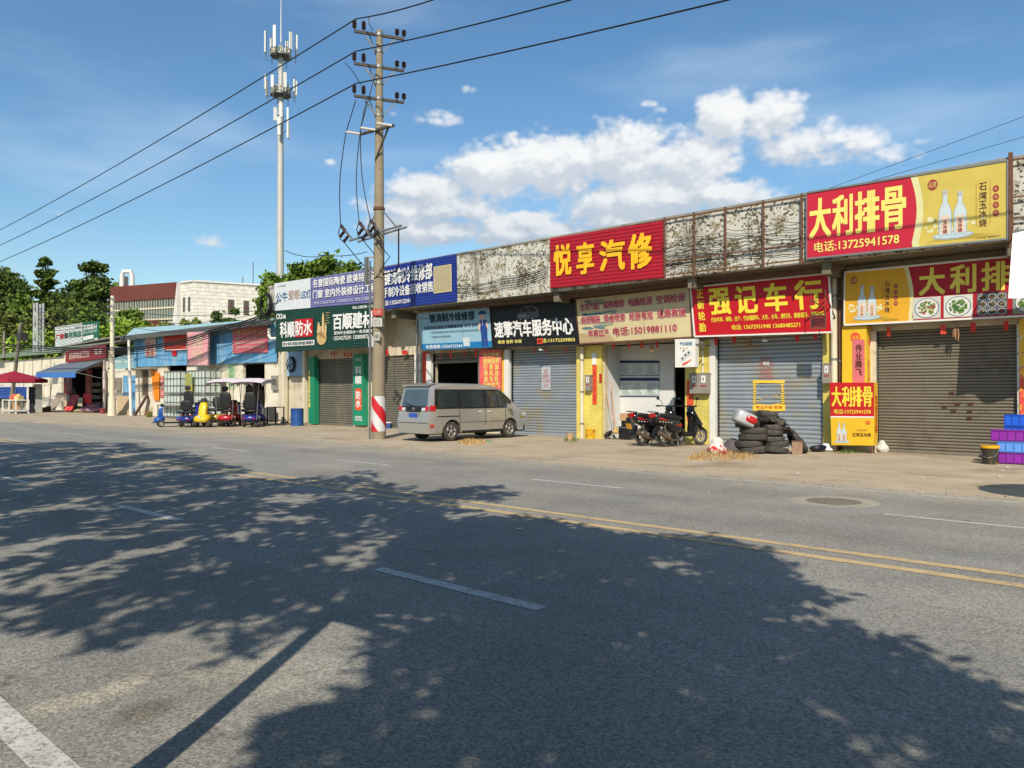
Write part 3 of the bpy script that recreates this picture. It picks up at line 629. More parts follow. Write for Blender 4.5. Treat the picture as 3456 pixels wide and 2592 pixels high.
# yellow board
t, b = signboard([(1942, 1009), (2328, 967), (2337, 1138), (1955, 1161)], YL, 'shop_sign', 'pale yellow car repair banner with three lines of red characters', sol(222, 206, 158), frame=m_rusty)
tl = sol(96, 130, 138)
for (a, c, w, h) in [(.02, .56, .34, .12), (.04, .38, .30, .14), (.05, .30, .22, .08), (.10, .84, .16, .08)]:
    for i in range(9): b.poly(ell(a + w * random.random(), c + h * random.random(), .05 * random.uniform(.5, 1.2), .022 * random.uniform(.6, 1.4), 9), sol(*random.choice([(96, 130, 138), (130, 150, 140), (70, 100, 110), (160, 168, 140)])), .006 + i * .0012)
b.poly([(0, .0), (.0, .24), (.12, .20), (.30, .16), (.34, .05), (.30, 0)], sol(196, 170, 130), .006)
PK = sol(226, 176, 180); CR = sol(176, 36, 62)
def outl(s_, x0_, y0_, x1_, y1_):
    b.text(s_, x0_ - .003, y0_ - .01, x1_ + .003, y1_ + .01, PK, .085, .019); b.text(s_, x0_, y0_, x1_, y1_, CR, .02, .024)
for s_, x0_, x1_ in (('全车汽配', .04, .22), ('保养维修', .26, .45), ('电脑检测', .49, .69), ('空调检修', .73, .96)): outl(s_, x0_, .72, x1_, .88)
for s_, x0_, x1_ in (('保险理赔', .04, .22), ('钣金喷漆', .26, .45), ('轮胎电池', .49, .69), ('道路救援', .73, .96)): outl(s_, x0_, .43, x1_, .59)
outl('年审过户', .10, .13, .29, .29); outl('电话:15019881110', .335, .13, .88, .30); b.done(t)
# red corrugated
t, b = signboard([(1855, 804), (2236, 744), (2236, 937), (1856, 973)], YS, 'shop_sign', 'red corrugated car repair sign with four large golden characters', sol(182, 26, 46), ribs=15)
b.text('悦', .05, .24, .21, .82, sol(252, 190, 30, .82), .05, .032); b.text('享', .27, .22, .42, .80, sol(252, 190, 30, .82), .05, .032); b.text('汽', .48, .22, .69, .78, sol(252, 190, 30, .82), .05, .032); b.text('修', .73, .21, .915, .82, sol(252, 190, 30, .82), .05, .032); b.done(t)
# red tyre shop sign
t, b = signboard([(2331, 970), (2798, 923), (2810, 1121), (2345, 1136)], YL - .1, 'shop_sign', 'bright red tyre shop sign with yellow characters above the tyre heap', sol(206, 14, 30), frame=m_white)
for i, ch in enumerate('正新轮胎'): b.text(ch, .045, .77 - i * .225, .098, .91 - i * .225 + .03, YEL, .04)
for ch, x0_, x1_ in (('强', .145, .30), ('记', .345, .50), ('车', .56, .71), ('行', .77, .945)): b.text(ch, x0_, .42, x1_, .92, YEL, .055)
b.text('代办年审、保险、过户、代办摘牌车、大车、小车、摩托车、维修保养、道路救援', .145, .27, .955, .365, YEL, .03); b.text('电话: 13672931948 13680485271', .30, .105, .79, .20, YEL, .04); b.done(t)

# drink advertisement boards: red half with the shop name, yellow half with bottles
CREAM = sol(238, 232, 170); GOLD = sol(224, 200, 92); GLS = sol(214, 228, 232); GL2 = sol(168, 190, 206); CRM = sol(170, 60, 50); BR = sol(96, 44, 34)
def bottle(b, cx, y0, w, h, d=.010):
    p = [(-.5, 0), (.5, 0), (.5, .50), (.42, .60), (.2, .72), (.16, .90), (.2, .92), (.2, 1), (-.2, 1), (-.2, .92), (-.16, .90), (-.2, .72), (-.42, .60), (-.5, .50)]
    b.poly([(cx + (x * 1.14) * w, y0 - .008 + y * h * 1.02) for x, y in p], GL2, d); b.poly([(cx + x * w, y0 + y * h) for x, y in p], GLS, d + .003)
    b.poly(rect(cx - w * .38, y0 + h * .04, cx + w * .38, y0 + h * .44), sol(240, 214, 188), d + .006); b.poly(rect(cx - w * .16, y0 + h * .90, cx + w * .16, y0 + h * .99), sol(200, 190, 180), d + .006)
def drink(b, x0, x1, col, mirror=False):
    W_ = x1 - x0; sx = lambda a: x0 + a * W_
    b.poly(ell(sx(.16), .83, .062 * W_, .075), CRM, .010); b.text('石湾', sx(.115), .79, sx(.205), .87, sol(236, 190, 120), .03, .014)
    for i in range(26):
        a = random.uniform(-1, 1); b.poly(ell(sx(.42 + a * .34), .20 + abs(a) * random.uniform(.0, .22), .012 * random.uniform(.5, 2) * W_ * 2, .02 * random.uniform(.5, 1.5), 7), sol(240, 236, 190), .006 + .0001 * i)
    b.poly(ell(sx(.40), .12, .24 * W_, .05), GL2, .0095); b.poly(ell(sx(.40), .125, .22 * W_, .035), GLS, .0115)
    for cx, hh in ((.31, .60), (.485, .56)):
        bottle(b, sx(cx), .13, .135 * W_, hh, .013); b.text('玉\n冰\n烧', sx(cx) - .025 * W_, .15, sx(cx) + .025 * W_, .33, CRM, .03, .024)
    for i, ch in enumerate('石湾玉冰烧'): b.text(ch, sx(.70), .66 - i * .118, sx(.785), .76 - i * .118, BR, .02, .012)
    for q in (.665, .82): b.poly(rect(sx(q), .20, sx(q) + .004 * W_, .76), CRM, .010)
    for i, ch in enumerate('米酒宗师'): b.poly(ell(sx(.885), .66 - i * .105, .035 * W_, .044), CRM, .010); b.text(ch, sx(.868), .64 - i * .105, sx(.902), .68 - i * .105, sol(236, 200, 140), .02, .014)
    for i in range(4): b.poly(ell(sx(.5), .06 + .015 * i, (.42 - .05 * i) * W_, .006), sol(190, 160, 50), .007 + .0003 * i)
    b.text('广东石湾酒厂集团有限公司', sx(.66), .035, sx(.93), .06, BR, .0, .012)
t, b = signboard([(2723, 651), (3401, 541), (3401, 806), (2723, 874)], YS, 'shop_sign', 'large red and yellow sparerib shop billboard on top of the parapet at the right', sol(214, 34, 62), frame=m_steel)
def yside(b, a0, a1, m=GOLD, flip=False):
    if not flip:
        b.poly([(a0, 1)] + [(a0 + .035 * sin(pi * k / 12) ** 1 * (1 - .2 * k / 12) - .0 * k, 1 - k / 12) for k in range(1, 12)] + [(a0 + .012, 0), (a1, 0), (a1, 1)], CREAM, .004)
        b.poly([(a0 + .035, 1)] + [(a0 + .035 + .03 * sin(pi * k / 12), 1 - k / 12) for k in range(1, 12)] + [(a0 + .045, 0), (a1, 0), (a1, 1)], m, .006)
    else:
        b.poly([(a1, 1)] + [(a1 + .02 * sin(pi * k / 12) + .02 * k / 12, 1 - k / 12) for k in range(1, 12)] + [(a1 + .03, 0), (a0, 0), (a0, 1)], CREAM, .004)
        b.poly([(a1 - .02, 1)] + [(a1 - .02 + .02 * sin(pi * k / 12) + .02 * k / 12, 1 - k / 12) for k in range(1, 12)] + [(a1 + .01, 0), (a0, 0), (a0, 1)], m, .006)
yside(b, .555, 1)
for ch, x0_, x1_ in (('大', .02, .135), ('利', .15, .255), ('排', .275, .395), ('骨', .415, .53)): b.text(ch, x0_, .30, x1_, .88, YE2, .045)
b.text('电话:13725941578', .045, .08, .50, .235, YE2, .025); drink(b, .60, .995, GOLD); b.done(t)
t, b = signboard([(2852, 919), (3560, 851), (3560, 1061), (2850, 1097)], YW - .5, 'shop_sign', 'lower yellow and red sparerib shop sign with four photographs of dishes', sol(190, 18, 34), frame=m_white)
yside(b, 0, .335, sol(240, 180, 40), True); drink(b, .0, .31, sol(240, 180, 40))
for ch, x0_, x1_ in (('大', .395, .515), ('利', .545, .66), ('排', .69, .81), ('骨', .85, .96)): b.text(ch, x0_, .46, x1_, .93, sol(240, 220, 90, .85), .045)
for i, x0_ in enumerate((.363, .513, .667, .825)):
    b.poly(rect(x0_, .04, x0_ + .135, .42), [sol(214, 214, 206), sol(226, 232, 222), sol(96, 100, 104), sol(150, 158, 150)][i], .008)
    rr = random.Random(i)
    if i != 2:
        b.poly(ell(x0_ + .068, .225, .060, .175, 26), sol(70, 90, 140), .012); b.poly(ell(x0_ + .068, .225, .056, .165, 26), sol(236, 236, 228), .016)
        for k in range(60):
            a = rr.random() * 6.28; q = sqrt(rr.random()) * .9
            b.poly(ell(x0_ + .068 + cos(a) * q * .045, .225 + sin(a) * q * .13, .004 + .005 * rr.random(), .010 + .014 * rr.random(), 7), [sol(170, 60, 44), sol(70, 120, 50), sol(120, 150, 60), sol(214, 190, 140)][rr.choice([0, 1, 3, 2]) if i == 0 else rr.choice([1, 2, 1])], .020 + k * .0002)
    else:
        for cx in (0, 1, 2):
            for cy in (0, 1, 2):
                X_ = x0_ + .025 + cx * .043; Y_ = .10 + cy * .125; b.poly(ell(X_, Y_, .020, .055, 18), sol(190, 196, 200), .012); b.poly(ell(X_, Y_, .016, .044, 18), sol(60, 56, 50), .015)
                for k in range(6): b.poly(ell(X_ + rr.uniform(-.01, .01), Y_ + rr.uniform(-.03, .03), .004, .011, 6), sol(*rr.choice([(150, 90, 60), (110, 130, 70), (190, 170, 130)])), .018 + k * .0003)
b.done(t)
# pillar light boxes
def panelbox(pts, Y, depth, name, label, cat, m, side_m=None):
    q = [P(u, v, Y) for u, v in pts]; t = thing(name, label, cat, q[3]); mb = MB(); mb.slab(q, (0, depth, 0)); mb.build('casing', m, t); return t, Board(*q)
m_yel = mat('yellow_printed_vinyl', C(236, 190, 44), .45, n=.08, ns=3)
t, b = panelbox([(2842, 1101), (2924, 1099), (2925, 1295), (2842, 1295)], YW - .42, .42, 'advertising_column', 'tall yellow advertising column with a pink couplet strip beside the right shutter', 'advertising column', m_yel)
b.poly(ell(.55, .80, .20, .09), ORG, .006); b.text('石湾', .42, .77, .68, .83, YEL, .03, .01)
b.poly(rect(.44, .02, .93, .76), sol(228, 120, 124), .014); b.text('伟\n业\n腾\n飞', .56, .14, .82, .68, BR, .03, .02); b.done(t)
s = Board(b.at(1, 1) , b.at(1, 1) + Vector((0, .42, 0)), b.at(1, 0) + Vector((0, .42, 0)), b.at(1, 0)); s.n = Vector((1, 0, 0))
s.poly(ell(.6, .72, .2, .06), ORG, .006); s.text('石\n湾\n玉\n冰\n烧', .3, .05, .55, .42, ORG, .02, .008); s.done(t)
YB = YW - .75
t, b = panelbox([(2800, 1291), (2950, 1291), (2950, 1504), (2806, 1502)], YB, .32, 'light_box', 'red over yellow sparerib light box standing on the yard at knee height on short legs', 'light box', m_yel)
b.poly(rect(0, .46, 1, 1), RED, .005); b.poly(rect(0, .44, 1, .462), WHT, .007)
for ch, x0_, x1_ in (('大', .05, .26), ('利', .29, .50), ('排', .52, .73), ('骨', .76, .96)): b.text(ch, x0_, .62, x1_, .93, YEL, .05)
b.text('电话:13725941578', .09, .50, .93, .575, YEL, .03)
bottle(b, .20, .06, .11, .30); bottle(b, .31, .06, .11, .29); b.poly(ell(.255, .055, .19, .02), GLS, .009)
for cx in (.20, .31): b.text('玉\n冰\n烧', cx - .02, .075, cx + .02, .17, CRM, .03, .024)
b.poly(ell(.86, .36, .055, .03), ORG, .007); b.text('石湾', .83, .35, .89, .37, YEL, .02, .01)
b.text('石湾玉冰烧', .50, .14, .93, .20, BR, .02, .01); b.text('米酒宗师', .60, .23, .83, .255, CRM, .02, .01); b.done(t)
s = Board(b.at(1, 1), b.at(1, 1) + Vector((0, .32, 0)), b.at(1, 0) + Vector((0, .32, 0)), b.at(1, 0)); s.n = Vector((1, 0, 0)); s.text('欢\n迎\n光\n临', .3, .2, .75, .80, ORG, .05, .008); s.done(t)
for i in range(4):
    p = b.at(.08 if i % 2 else .92, 0) + Vector((0, .03 if i < 2 else .28, 0)); l = MB(); l.box((p.x - .02, p.y - .02, 0), (p.x + .02, p.y + .02, p.z)); l.build('leg', m_rusty, t)
# green pillar panels of the first shop
YG = YW - .28
m_grn = mat('green_vinyl', C(30, 140, 104), .5, n=.08, ns=2)
t, b = panelbox([(1192, 1196), (1226, 1195), (1228, 1436), (1191, 1434)], YG, .28, 'sign_column', 'green sign column with vertical waterproofing characters right of the leftmost shutter', 'sign column', m_grn)
b.text('CKS', .2, .91, .8, .94, WHT, .04); b.text('科\n顺', .22, .58, .82, .83, WHT, .05, line=1.1)
b.poly(rect(.2, .23, .82, .50), ORG, .006); b.poly(ell(.51, .50, .31, .02), ORG, .0065); b.poly(ell(.51, .23, .31, .02), ORG, .0065); b.text('防\n水', .28, .25, .74, .48, WHT, .04, .012); b.text('百顺建材\n防水补漏', .2, .06, .85, .13, WHT, .03); b.done(t)
t, b = panelbox([(1040, 1205), (1060, 1204), (1062, 1431), (1041, 1430)], YG, .28, 'sign_column', 'narrow green sign column with small yellow characters left of the leftmost shutter', 'sign column', m_grn)
b.text('瓷\n砖\n洁\n具\n防\n水\n补\n漏', .05, .25, .35, .8, YE2, .05); b.done(t)
# couplets, stickers
def poster(pts, Y, name, label, cat, m, txt=None, tm=None, box=(.15, .05, .85, .95), bold=.03, group=None, extra=None):
    q = [P(u, v, Y) for u, v in pts]; t = thing(name, label, cat, (q[2] + q[3]) / 2, group=group); b = Board(*q); b.board(t, m, .008, name='sheet')
    if txt: b.text(txt, *box, tm, bold, .008)
    if extra: extra(b)
    b.done(t); return t
def R4(u0, v0, u1, v1): return [(u0, v0), (u1, v0), (u1, v1), (u0, v1)]
PKR = sol(232, 96, 92, .85); YW2 = YW - .2
m_fr = mat('sun_faded_red_vinyl', C(232, 96, 92), .6, n=.12, ns=2, dirt=[(C(238, 150, 130), 2, .5, .7)])
poster([(1618, 1182), (1692, 1180), (1692, 1315), (1618, 1318)], YW2 - .05, 'poster', 'faded red poster listing car services right of the half open shutter', 'poster', m_fr, '大小汽车\n维修保养\n打 黄 油\n换 机 油\n装 车 轮\n补胎充气', YE2, (.18, .06, .92, .94), .03)
poster([(1693, 1181), (1708, 1181), (1708, 1370), (1693, 1372)], YW - .13, 'poster', 'narrow yellow strip between the faded red poster and the white pier', 'poster', mat('faded_yellow_vinyl', C(240, 200, 80), .6, n=.1))
poster(R4(1426, 1186, 1445, 1300), YW - .13, 'couplet', 'long red paper couplet left of the half open shutter', 'couplet', mat('red_paper', C(222, 70, 50), .8, n=.15, ns=6))
poster(R4(1999, 1232, 2014, 1365), YW - .14, 'couplet', 'orange red paper couplet on the yellow tiled pier', 'couplet', ORG, '出\n入\n平\n安', sol(160, 50, 30), (.25, .1, .75, .9), .01)
poster(R4(1998, 1192, 2012, 1230), YW - .14, 'couplet', 'white torn paper above the orange couplet on the yellow tiled pier', 'couplet', WHT)
poster(R4(2022, 1261, 2031, 1292), YW - .14, 'sticker', 'small dark red paper beside the orange couplet', 'sticker', sol(190, 50, 40))
poster(R4(2318, 1285, 2340, 1420), YW - .14, 'couplet', 'orange red paper couplet at the right jamb of the open shop', 'couplet', ORG)
poster([(3441, 1240), (3480, 1236), (3480, 1420), (3441, 1415)], YW - .14, 'couplet', 'wide red couplet on the pier behind the blue crates', 'couplet', mat('red_couplet_vinyl', C(226, 80, 66), .6, n=.2, ns=5, dirt=[(C(250, 190, 60), 3, .5, .56)]))
poster([(3440, 1074), (3500, 1070), (3500, 1234), (3440, 1236)], YW - .16, 'poster', 'torn yellow vinyl on the pier at the right edge', 'poster', mat('torn_yellow_vinyl', C(236, 190, 60), .6, n=.1, ns=3, dirt=[(C(230, 226, 214), 3, .54, .57), (C(190, 70, 40), 6, .56, .6)]))
poster([(1812, 1143), (1832, 1142), (1832, 1160), (1813, 1161)], YL - .04, 'sticker', 'orange sticker at the foot of the black sign', 'sticker', ORG, '福到', sol(120, 20, 10), (.1, .2, .9, .8))
def mark_yellow(b):
    for i in range(5):
        for j in range(12): b.poly(rect(.05 + .18 * (i % 5), .05, .2 + .17 * i, .2), sol(214, 110, 40), .006)
# framed warning on shutter
YSH = YW + .05
t = thing('yellow_notice', 'torn yellow bordered notice stuck on the shutter behind the tyres', 'notice', P(2595, 1388, YSH)); b = Board(*[P(u, v, YSH) for u, v in R4(2541, 1283, 2650, 1388)])
yb_ = mat('torn_yellow_paper', C(250, 206, 70), .7, n=.1, dirt=[(C(140, 120, 80), 14, .60, .64)])
rt = random.Random(4); b.poly([(0, .89), (.3, .91), (.98, .90), (1, 1), (0, 1)], yb_, .004); b.poly([(0, .02), (.45, 0), (1, .01), (1, .22), (.8, .25), (.5, .20), (.2, .24), (0, .21)], yb_, .004)
for x0_ in (0, .87):
    for k in range(9): z_ = .25 + .072 * k; b.poly([(x0_ + rt.uniform(0, .02), z_), (x0_ + rt.uniform(.08, .13), z_ + .01), (x0_ + rt.uniform(.07, .13), z_ + .055), (x0_ + rt.uniform(0, .03), z_ + .05)], yb_, .005)
for k in range(7): x_, z_ = rt.uniform(.15, .8), rt.uniform(.26, .5); b.poly(ell(x_, z_, .03, .02, 6), yb_, .004)
b.text('专业补胎 安装', .1, .08, .92, .18, sol(206, 60, 30), .05); b.done(t)
t = thing('sticker', 'torn red and white printed sticker above the yellow bordered notice', 'sticker', P(2587, 1280, YSH)); b = Board(*[P(u, v, YSH) for u, v in R4(2562, 1204, 2612, 1280)])
b.text('强记车行\n13672931948\n汽车轮胎\n电池补胎\n24小时服务', 0, 0, 1, 1, sol(214, 120, 120), .03); b.text('电话', .3, .62, .7, .78, WHT, .04, .016); b.done(t)
poster(R4(1828, 1238, 1858, 1316), YSH - .01, 'sticker', 'printed sticker with faded red lines on the blue grey shutter left of the yellow pier', 'sticker', mat('faded_sticker', C(180, 186, 190), .6, n=.1), '速修\n换胎电池\n13172209803\n24小时', sol(200, 90, 90), (.05, .1, .95, .9), .03)
# shutter rust spots / small stickers on the rightmost shutter
for (u, v) in [(3212, 1326), (3189, 1372), (3233, 1362), (3276, 1362), (3219, 1385), (3273, 1386), (3271, 1410)]:
    mb = MB(); p = P(u, v, YSH); mb.box((p.x - .06, p.y - .012, p.z - .03), (p.x + .06, p.y - .004, p.z + .03)); solo(mb, 'shutter_sticker', 'small dark red sticker on the rightmost shutter', 'sticker', sol(90, 50, 42), 'small stickers on the rightmost shutter')
# hanging red papers
def tags(lst, Y, label, group):
    for (u, v, w, h, m) in lst:
        p = P(u, v, Y); mb = MB(); a = random.uniform(-.5, .5); ww = w / 2
        mb.slab([p + Vector((-ww * cos(a), -ww * sin(a), 0)), p + Vector((ww * cos(a), ww * sin(a), 0)), p + Vector((ww * cos(a) * .9, ww * sin(a) + .03, -h)), p + Vector((-ww * cos(a), -ww * sin(a) + .03, -h))], (0, .008, 0))
        solo(mb, 'red_paper_charm', label, 'paper charm', m, group)
RD2 = sol(196, 44, 40, .85); RD3 = sol(214, 70, 50, .85)
tags([(2998, 1104, .12, .26, RD3), (3183, 1095, .14, .26, RD3), (3284, 1088, .12, .26, RD2), (3395, 1083, .12, .26, RD2)], YW - .30, 'red paper charm hanging over the rightmost shutter', 'red papers over the rightmost shutter')
tags([(2416, 1138, .1, .26, RD2), (2477, 1136, .12, .2, RD2), (2690, 1130, .12, .2, RD2), (2752, 1126, .1, .2, RD2)], YW - .35, 'red paper charm hanging over the shutter behind the tyres', 'red papers over the shutter behind the tyres')
tags([(2070, 1160, .1, .2, RD3), (2122, 1157, .1, .2, RD3), (2166, 1155, .1, .2, RD3), (2216, 1153, .1, .2, RD3)], YW - .2, 'red paper charm hanging in the mouth of the open shop', 'red papers over the open shop')
tags([(1802, 1176, .1, .2, RD3), (1842, 1174, .1, .2, RD3), (1910, 1172, .1, .2, RD3)], YW - .2, 'red paper charm hanging under the black sign', 'red papers under the black sign')
tags([(1450, 1184, .1, .3, RD3), (1487, 1184, .1, .34, RD2), (1520, 1182, .1, .34, RD3), (1566, 1182, .1, .3, RD2), (1605, 1178, .1, .34, RD3), (1632, 1176, .1, .2, RD2), (1655, 1176, .1, .2, RD2)], YW - .2, 'red paper charm hanging under the light blue sign', 'red papers under the light blue sign')
tags([(1065, 1196, .1, .14, RD2), (1118, 1188, .3, .2, RD2), (1128, 1192, .1, .24, RD3), (1162, 1190, .1, .2, RD2), (1174, 1190, .1, .22, RD3), (1183, 1190, .1, .2, RD2), (1305, 1180, .2, .25, RD2), (1365, 1182, .3, .2, RD2)], YW - .2, 'red paper charm hanging over the shutters under the green sign', 'red papers under the green sign')
# dried herb bunches
m_herb = mat('dried_stalks', C(170, 130, 95), .9, n=.3, ns=20)
for (u, v, s_, lab) in [(3226, 1098, .35, 'bunch of dried stalks hanging over the rightmost shutter'), (2532, 1142, .32, 'bunch of dried stalks hanging over the shutter behind the tyres'), (2200, 1155, .3, 'bunch of dried stalks hanging in the open shop')]:
    p = P(u, v, YW - .3); mb = MB()
    for k in range(16):
        a = random.uniform(0, 6.28); q = p + Vector((cos(a) * .07, sin(a) * .05, -s_ * random.uniform(.7, 1.2))); mb.tube([p, (p + q) / 2 + Vector((cos(a) * .03, 0, .03)), q], [.006, .009, .012], 4)
    solo(mb, 'dried_bunch', lab, 'dried bunch', m_herb)
# downpipes
def pipe(u, z0, z1, r, m, label, Y=YW - .25, name='downpipe', cat='pipe'):
    p = P(u, 1300, Y); t = thing(name, label, cat, (p.x, p.y, z0)); mb = MB(); mb.cyl((p.x, p.y, z0), (p.x, p.y, z1), r, seg=10); mb.build('tube', m, t, True)
    for k in range(3):
        z = z0 + (z1 - z0) * (.15 + .35 * k); c_ = MB(); c_.cyl((p.x, p.y, z), (p.x, p.y, z + .06), r * 1.15, seg=10); c_.build('bracket', m_steel, t, True)
m_cream = mat('aged_cream_plastic', C(226, 216, 188), .5, n=.12, ns=2, dirt=[(C(140, 120, 90), 3, .6, .8)])
pipe(2816, 0, 5.3, .09, m_cream, 'thick cream downpipe left of the yellow advertising column'); pipe(2836, 0, 5.2, .04, m_rusty, 'thin rusty pipe beside the thick cream downpipe')
pipe(1964, 0, 3.4, .07, m_cream, 'cream downpipe on the yellow tiled pier'); pipe(1408, 0, 5.2, .06, m_steel, 'grey pipe at the left end of the light blue sign', Y=YW - .45)
pipe(2372, 1.9, 3.3, .025, m_white, 'thin white conduit above the twin meter boxes', Y=YW - .2)
# meters, lamps and small fittings
m_meter = mat('grey_meter_plastic', C(150, 142, 132), .4, n=.1, dirt=[(C(100, 92, 82), 6, .55, .75)])
def meter(u0, v0, u1, v1, Y, label, n=1, m=m_meter):
    a = P(u0, v0, Y); c_ = P(u1, v1, Y); t = thing('meter_box', label, 'meter box', ((a.x + c_.x) / 2, Y, c_.z)); mb = MB(); mb.box((a.x, Y, c_.z), (c_.x, Y + .2, a.z)); mb.box((a.x - .02, Y - .01, a.z), (c_.x + .02, Y + .2, a.z + .025)); mb.build('case', m, t)
    w = (c_.x - a.x) / n
    for i in range(n):
        x_ = a.x + w * i; h = a.z - c_.z; q = MB(); q.box((x_ + w * .28, Y - .012, c_.z + h * .55), (x_ + w * .72, Y, c_.z + h * .9)); q.build('window', WHT, t)
        q = MB(); q.box((x_ + w * .42, Y - .018, c_.z + h * .64), (x_ + w * .58, Y - .012, c_.z + h * .82)); q.build('dial', m_meter, t)
        q = MB(); q.box((x_ + w * .2, Y - .012, c_.z + h * .36), (x_ + w * .8, Y, c_.z + h * .44)); q.build('label_strip', sol(176, 80, 76), t)
meter(2327, 1262, 2390, 1328, YW - .34, 'twin grey electricity meter boxes on the yellow pier', 2)
meter(2775, 1229, 2803, 1293, YW - .40, 'single grey meter box left of the thick downpipe')
meter(1974, 1268, 1992, 1318, YW - .30, 'small grey meter on the cream downpipe of the yellow pier')
for (u, v, lab) in [(2364, 1150, 'small dome security camera under the red tyre shop sign'), (2582, 1144, 'small lamp under the middle of the red tyre shop sign'), (1826, 1176, 'small floodlight under the black sign'), (1405, 1048, 'round lamp under the blue corrugated sign')]:
    p = P(u, v, YW - .45); t = thing('wall_lamp', lab, 'lamp', p); mb = MB(); mb.bar(p + Vector((0, .35, .08)), p, .03, .03); mb.build('arm', m_steel, t); mb = MB(); mb.lathe([(0, 0), (.09, .0), (.10, .04), (.05, .09), (0, .1)], Matrix.Translation(p + Vector((0, 0, -.08))) , 12); mb.build('shade', m_white, t, True)
# illuminated box sign on the right jamb
t, b = panelbox([(2278, 1145), (2347, 1143), (2347, 1238), (2278, 1240)], YL - .45, .22, 'box_sign', 'white rounded box sign at the right jamb of the open shop', 'box sign', m_white)
b.text('汽车维修', .25, .76, .85, .90, sol(90, 150, 180), .03, .008)
for i, (cx, cy) in enumerate([(.40, .30), (.55, .42), (.70, .50)]): b.poly(ell(cx, cy, .12, .085, 12), sol(220, 222, 220), .008 + i * .002); b.poly(ell(cx - .02, cy + .01, .05, .04, 10), sol(60, 66, 66), .014 + i * .001)
b.poly([(.35, .12), (.72, .24), (.78, .30), (.80, .24), (.60, .12), (.40, .06)], ORG, .009)
for i in range(6): b.poly(ell(random.uniform(.3, .85), random.choice([.12, .2, .58, .62, .68]), .03, .022, 8), sol(170, 140, 110), .012 + .0005 * i)
b.done(t); mb = MB(); p = b.at(1, .8); mb.bar(p, p + Vector((.05, .85, 0)), .04, .04); mb.build('bracket', m_steel, t)
# small hanging sign on a rusty bracket
YH = YW - 1.25
q = [P(u, v, YH) for u, v in [(2737, 1066), (2786, 1064), (2786, 1107), (2737, 1108)]]
t = thing('hanging_sign', 'small dark red sign hanging on rusty rods before the red tyre shop sign', 'hanging sign', q[3]); b = Board(*q); b.board(t, sol(140, 40, 44), .04)
b.text('强记车行', .06, .2, .95, .82, sol(60, 40, 46), .03); b.done(t); mb = MB()
for i in range(4): mb.bar(q[i], q[(i + 1) % 4], .03, .04)
for i in (0, 1): mb.bar(q[i], q[i] + Vector((0, 0, .72)), .018, .018)
wp = P(2822, 1040, YW - .2); mb.bar(q[0] + Vector((0, 0, .45)), Vector((wp.x, wp.y, q[0].z + .1)), .03, .03); mb.bar(q[1] + Vector((0, 0, .62)), Vector((wp.x, wp.y, q[0].z - .1)), .03, .03); mb.bar(q[0] + Vector((0, 0, .45)), Vector((wp.x, wp.y, q[0].z + .45)), .025, .025)
mb.build('bracket', m_rusty, t)
# rusty frame on the parapet
t = thing('billboard_structure', 'empty rusty iron sign frame in front of the chipped parapet', 'sign frame', P(2480, 930, YS)); 
for u in (2243, 2342, 2448, 2576, 2706):
    a = P(u, 800, YS); mb = MB(); mb.bar((a.x, a.y, 5.35), (a.x, a.y, 7.38), .05, .05); mb.build('upright', m_rusty, t)
for z in (5.5, 5.95, 7.3):
    mb = MB(); mb.bar((P(2240, 800, YS).x, YS + .02, z), (P(2716, 800, YS).x, YS + .02, z), .035, .035); mb.build('rail', m_rusty, t)
mb = MB(); a = P(3412, 700, YS); mb.bar((a.x, a.y, 5.2), (a.x, a.y, 7.5), .09, .05); 
for z in (5.9, 6.4, 7.3): mb.bar((a.x, a.y, z), (a.x + 3, a.y, z), .03, .03)
solo(mb, 'billboard_structure', 'rusty iron frame at the right end of the large billboard', 'sign frame', m_rusty)
# cables clipped along the parapet
def cable(pts, r, label, name='cable', group=None, m=m_wire, sag=.0, n=10):
    out = []
    for a, b in zip(pts, pts[1:]):
        a = Vector(a); b = Vector(b)
        for k in range(n):
            f = k / n; out.append(a.lerp(b, f) - Vector((0, 0, sag * 4 * f * (1 - f))))
    out.append(Vector(pts[-1])); mb = MB(); mb.tube(out, r, 5); return solo(mb, name, label, 'cable', m, group, True)
for i in range(9):
    z = 5.75 + .11 * i; pts = []
    for j in range(0, 9):
        pts.append((X(2240, YF) + (X(2716, YF) - X(2240, YF)) * j / 8, YF - .05 - .01 * i, z + random.uniform(-.07, .07) - (.1 if j in (0,) else 0)))
    cable(pts, .009, 'black cable strung along the chipped parapet behind the rusty frame', group='cables along the parapet', sag=.04, n=4)
for i in range(6):
    cable([(X(1540, YF), YF - .05, 5.85 + .07 * i - (.25 if i % 2 else 0)), (X(1700, YF), YF - .05, 5.72 + .09 * i), (X(1852, YF), YF - .05, 5.95 + .08 * i)], .010, 'black cable strung along the parapet left of the red corrugated sign', group='cables along the parapet left of the red sign', sag=.08)
for i in range(3):
    cable([(X(1540, YF), YF + .3, 5.28 - .04 * i), (X(2320, YF), YF + .3, 5.33 - .05 * i), (X(2840, YF), YF + .35, 5.3 - .05 * i)], .02, 'brown cable running below the canopy over the lower signs', group='cables below the canopy', m=m_rusty, sag=.05)
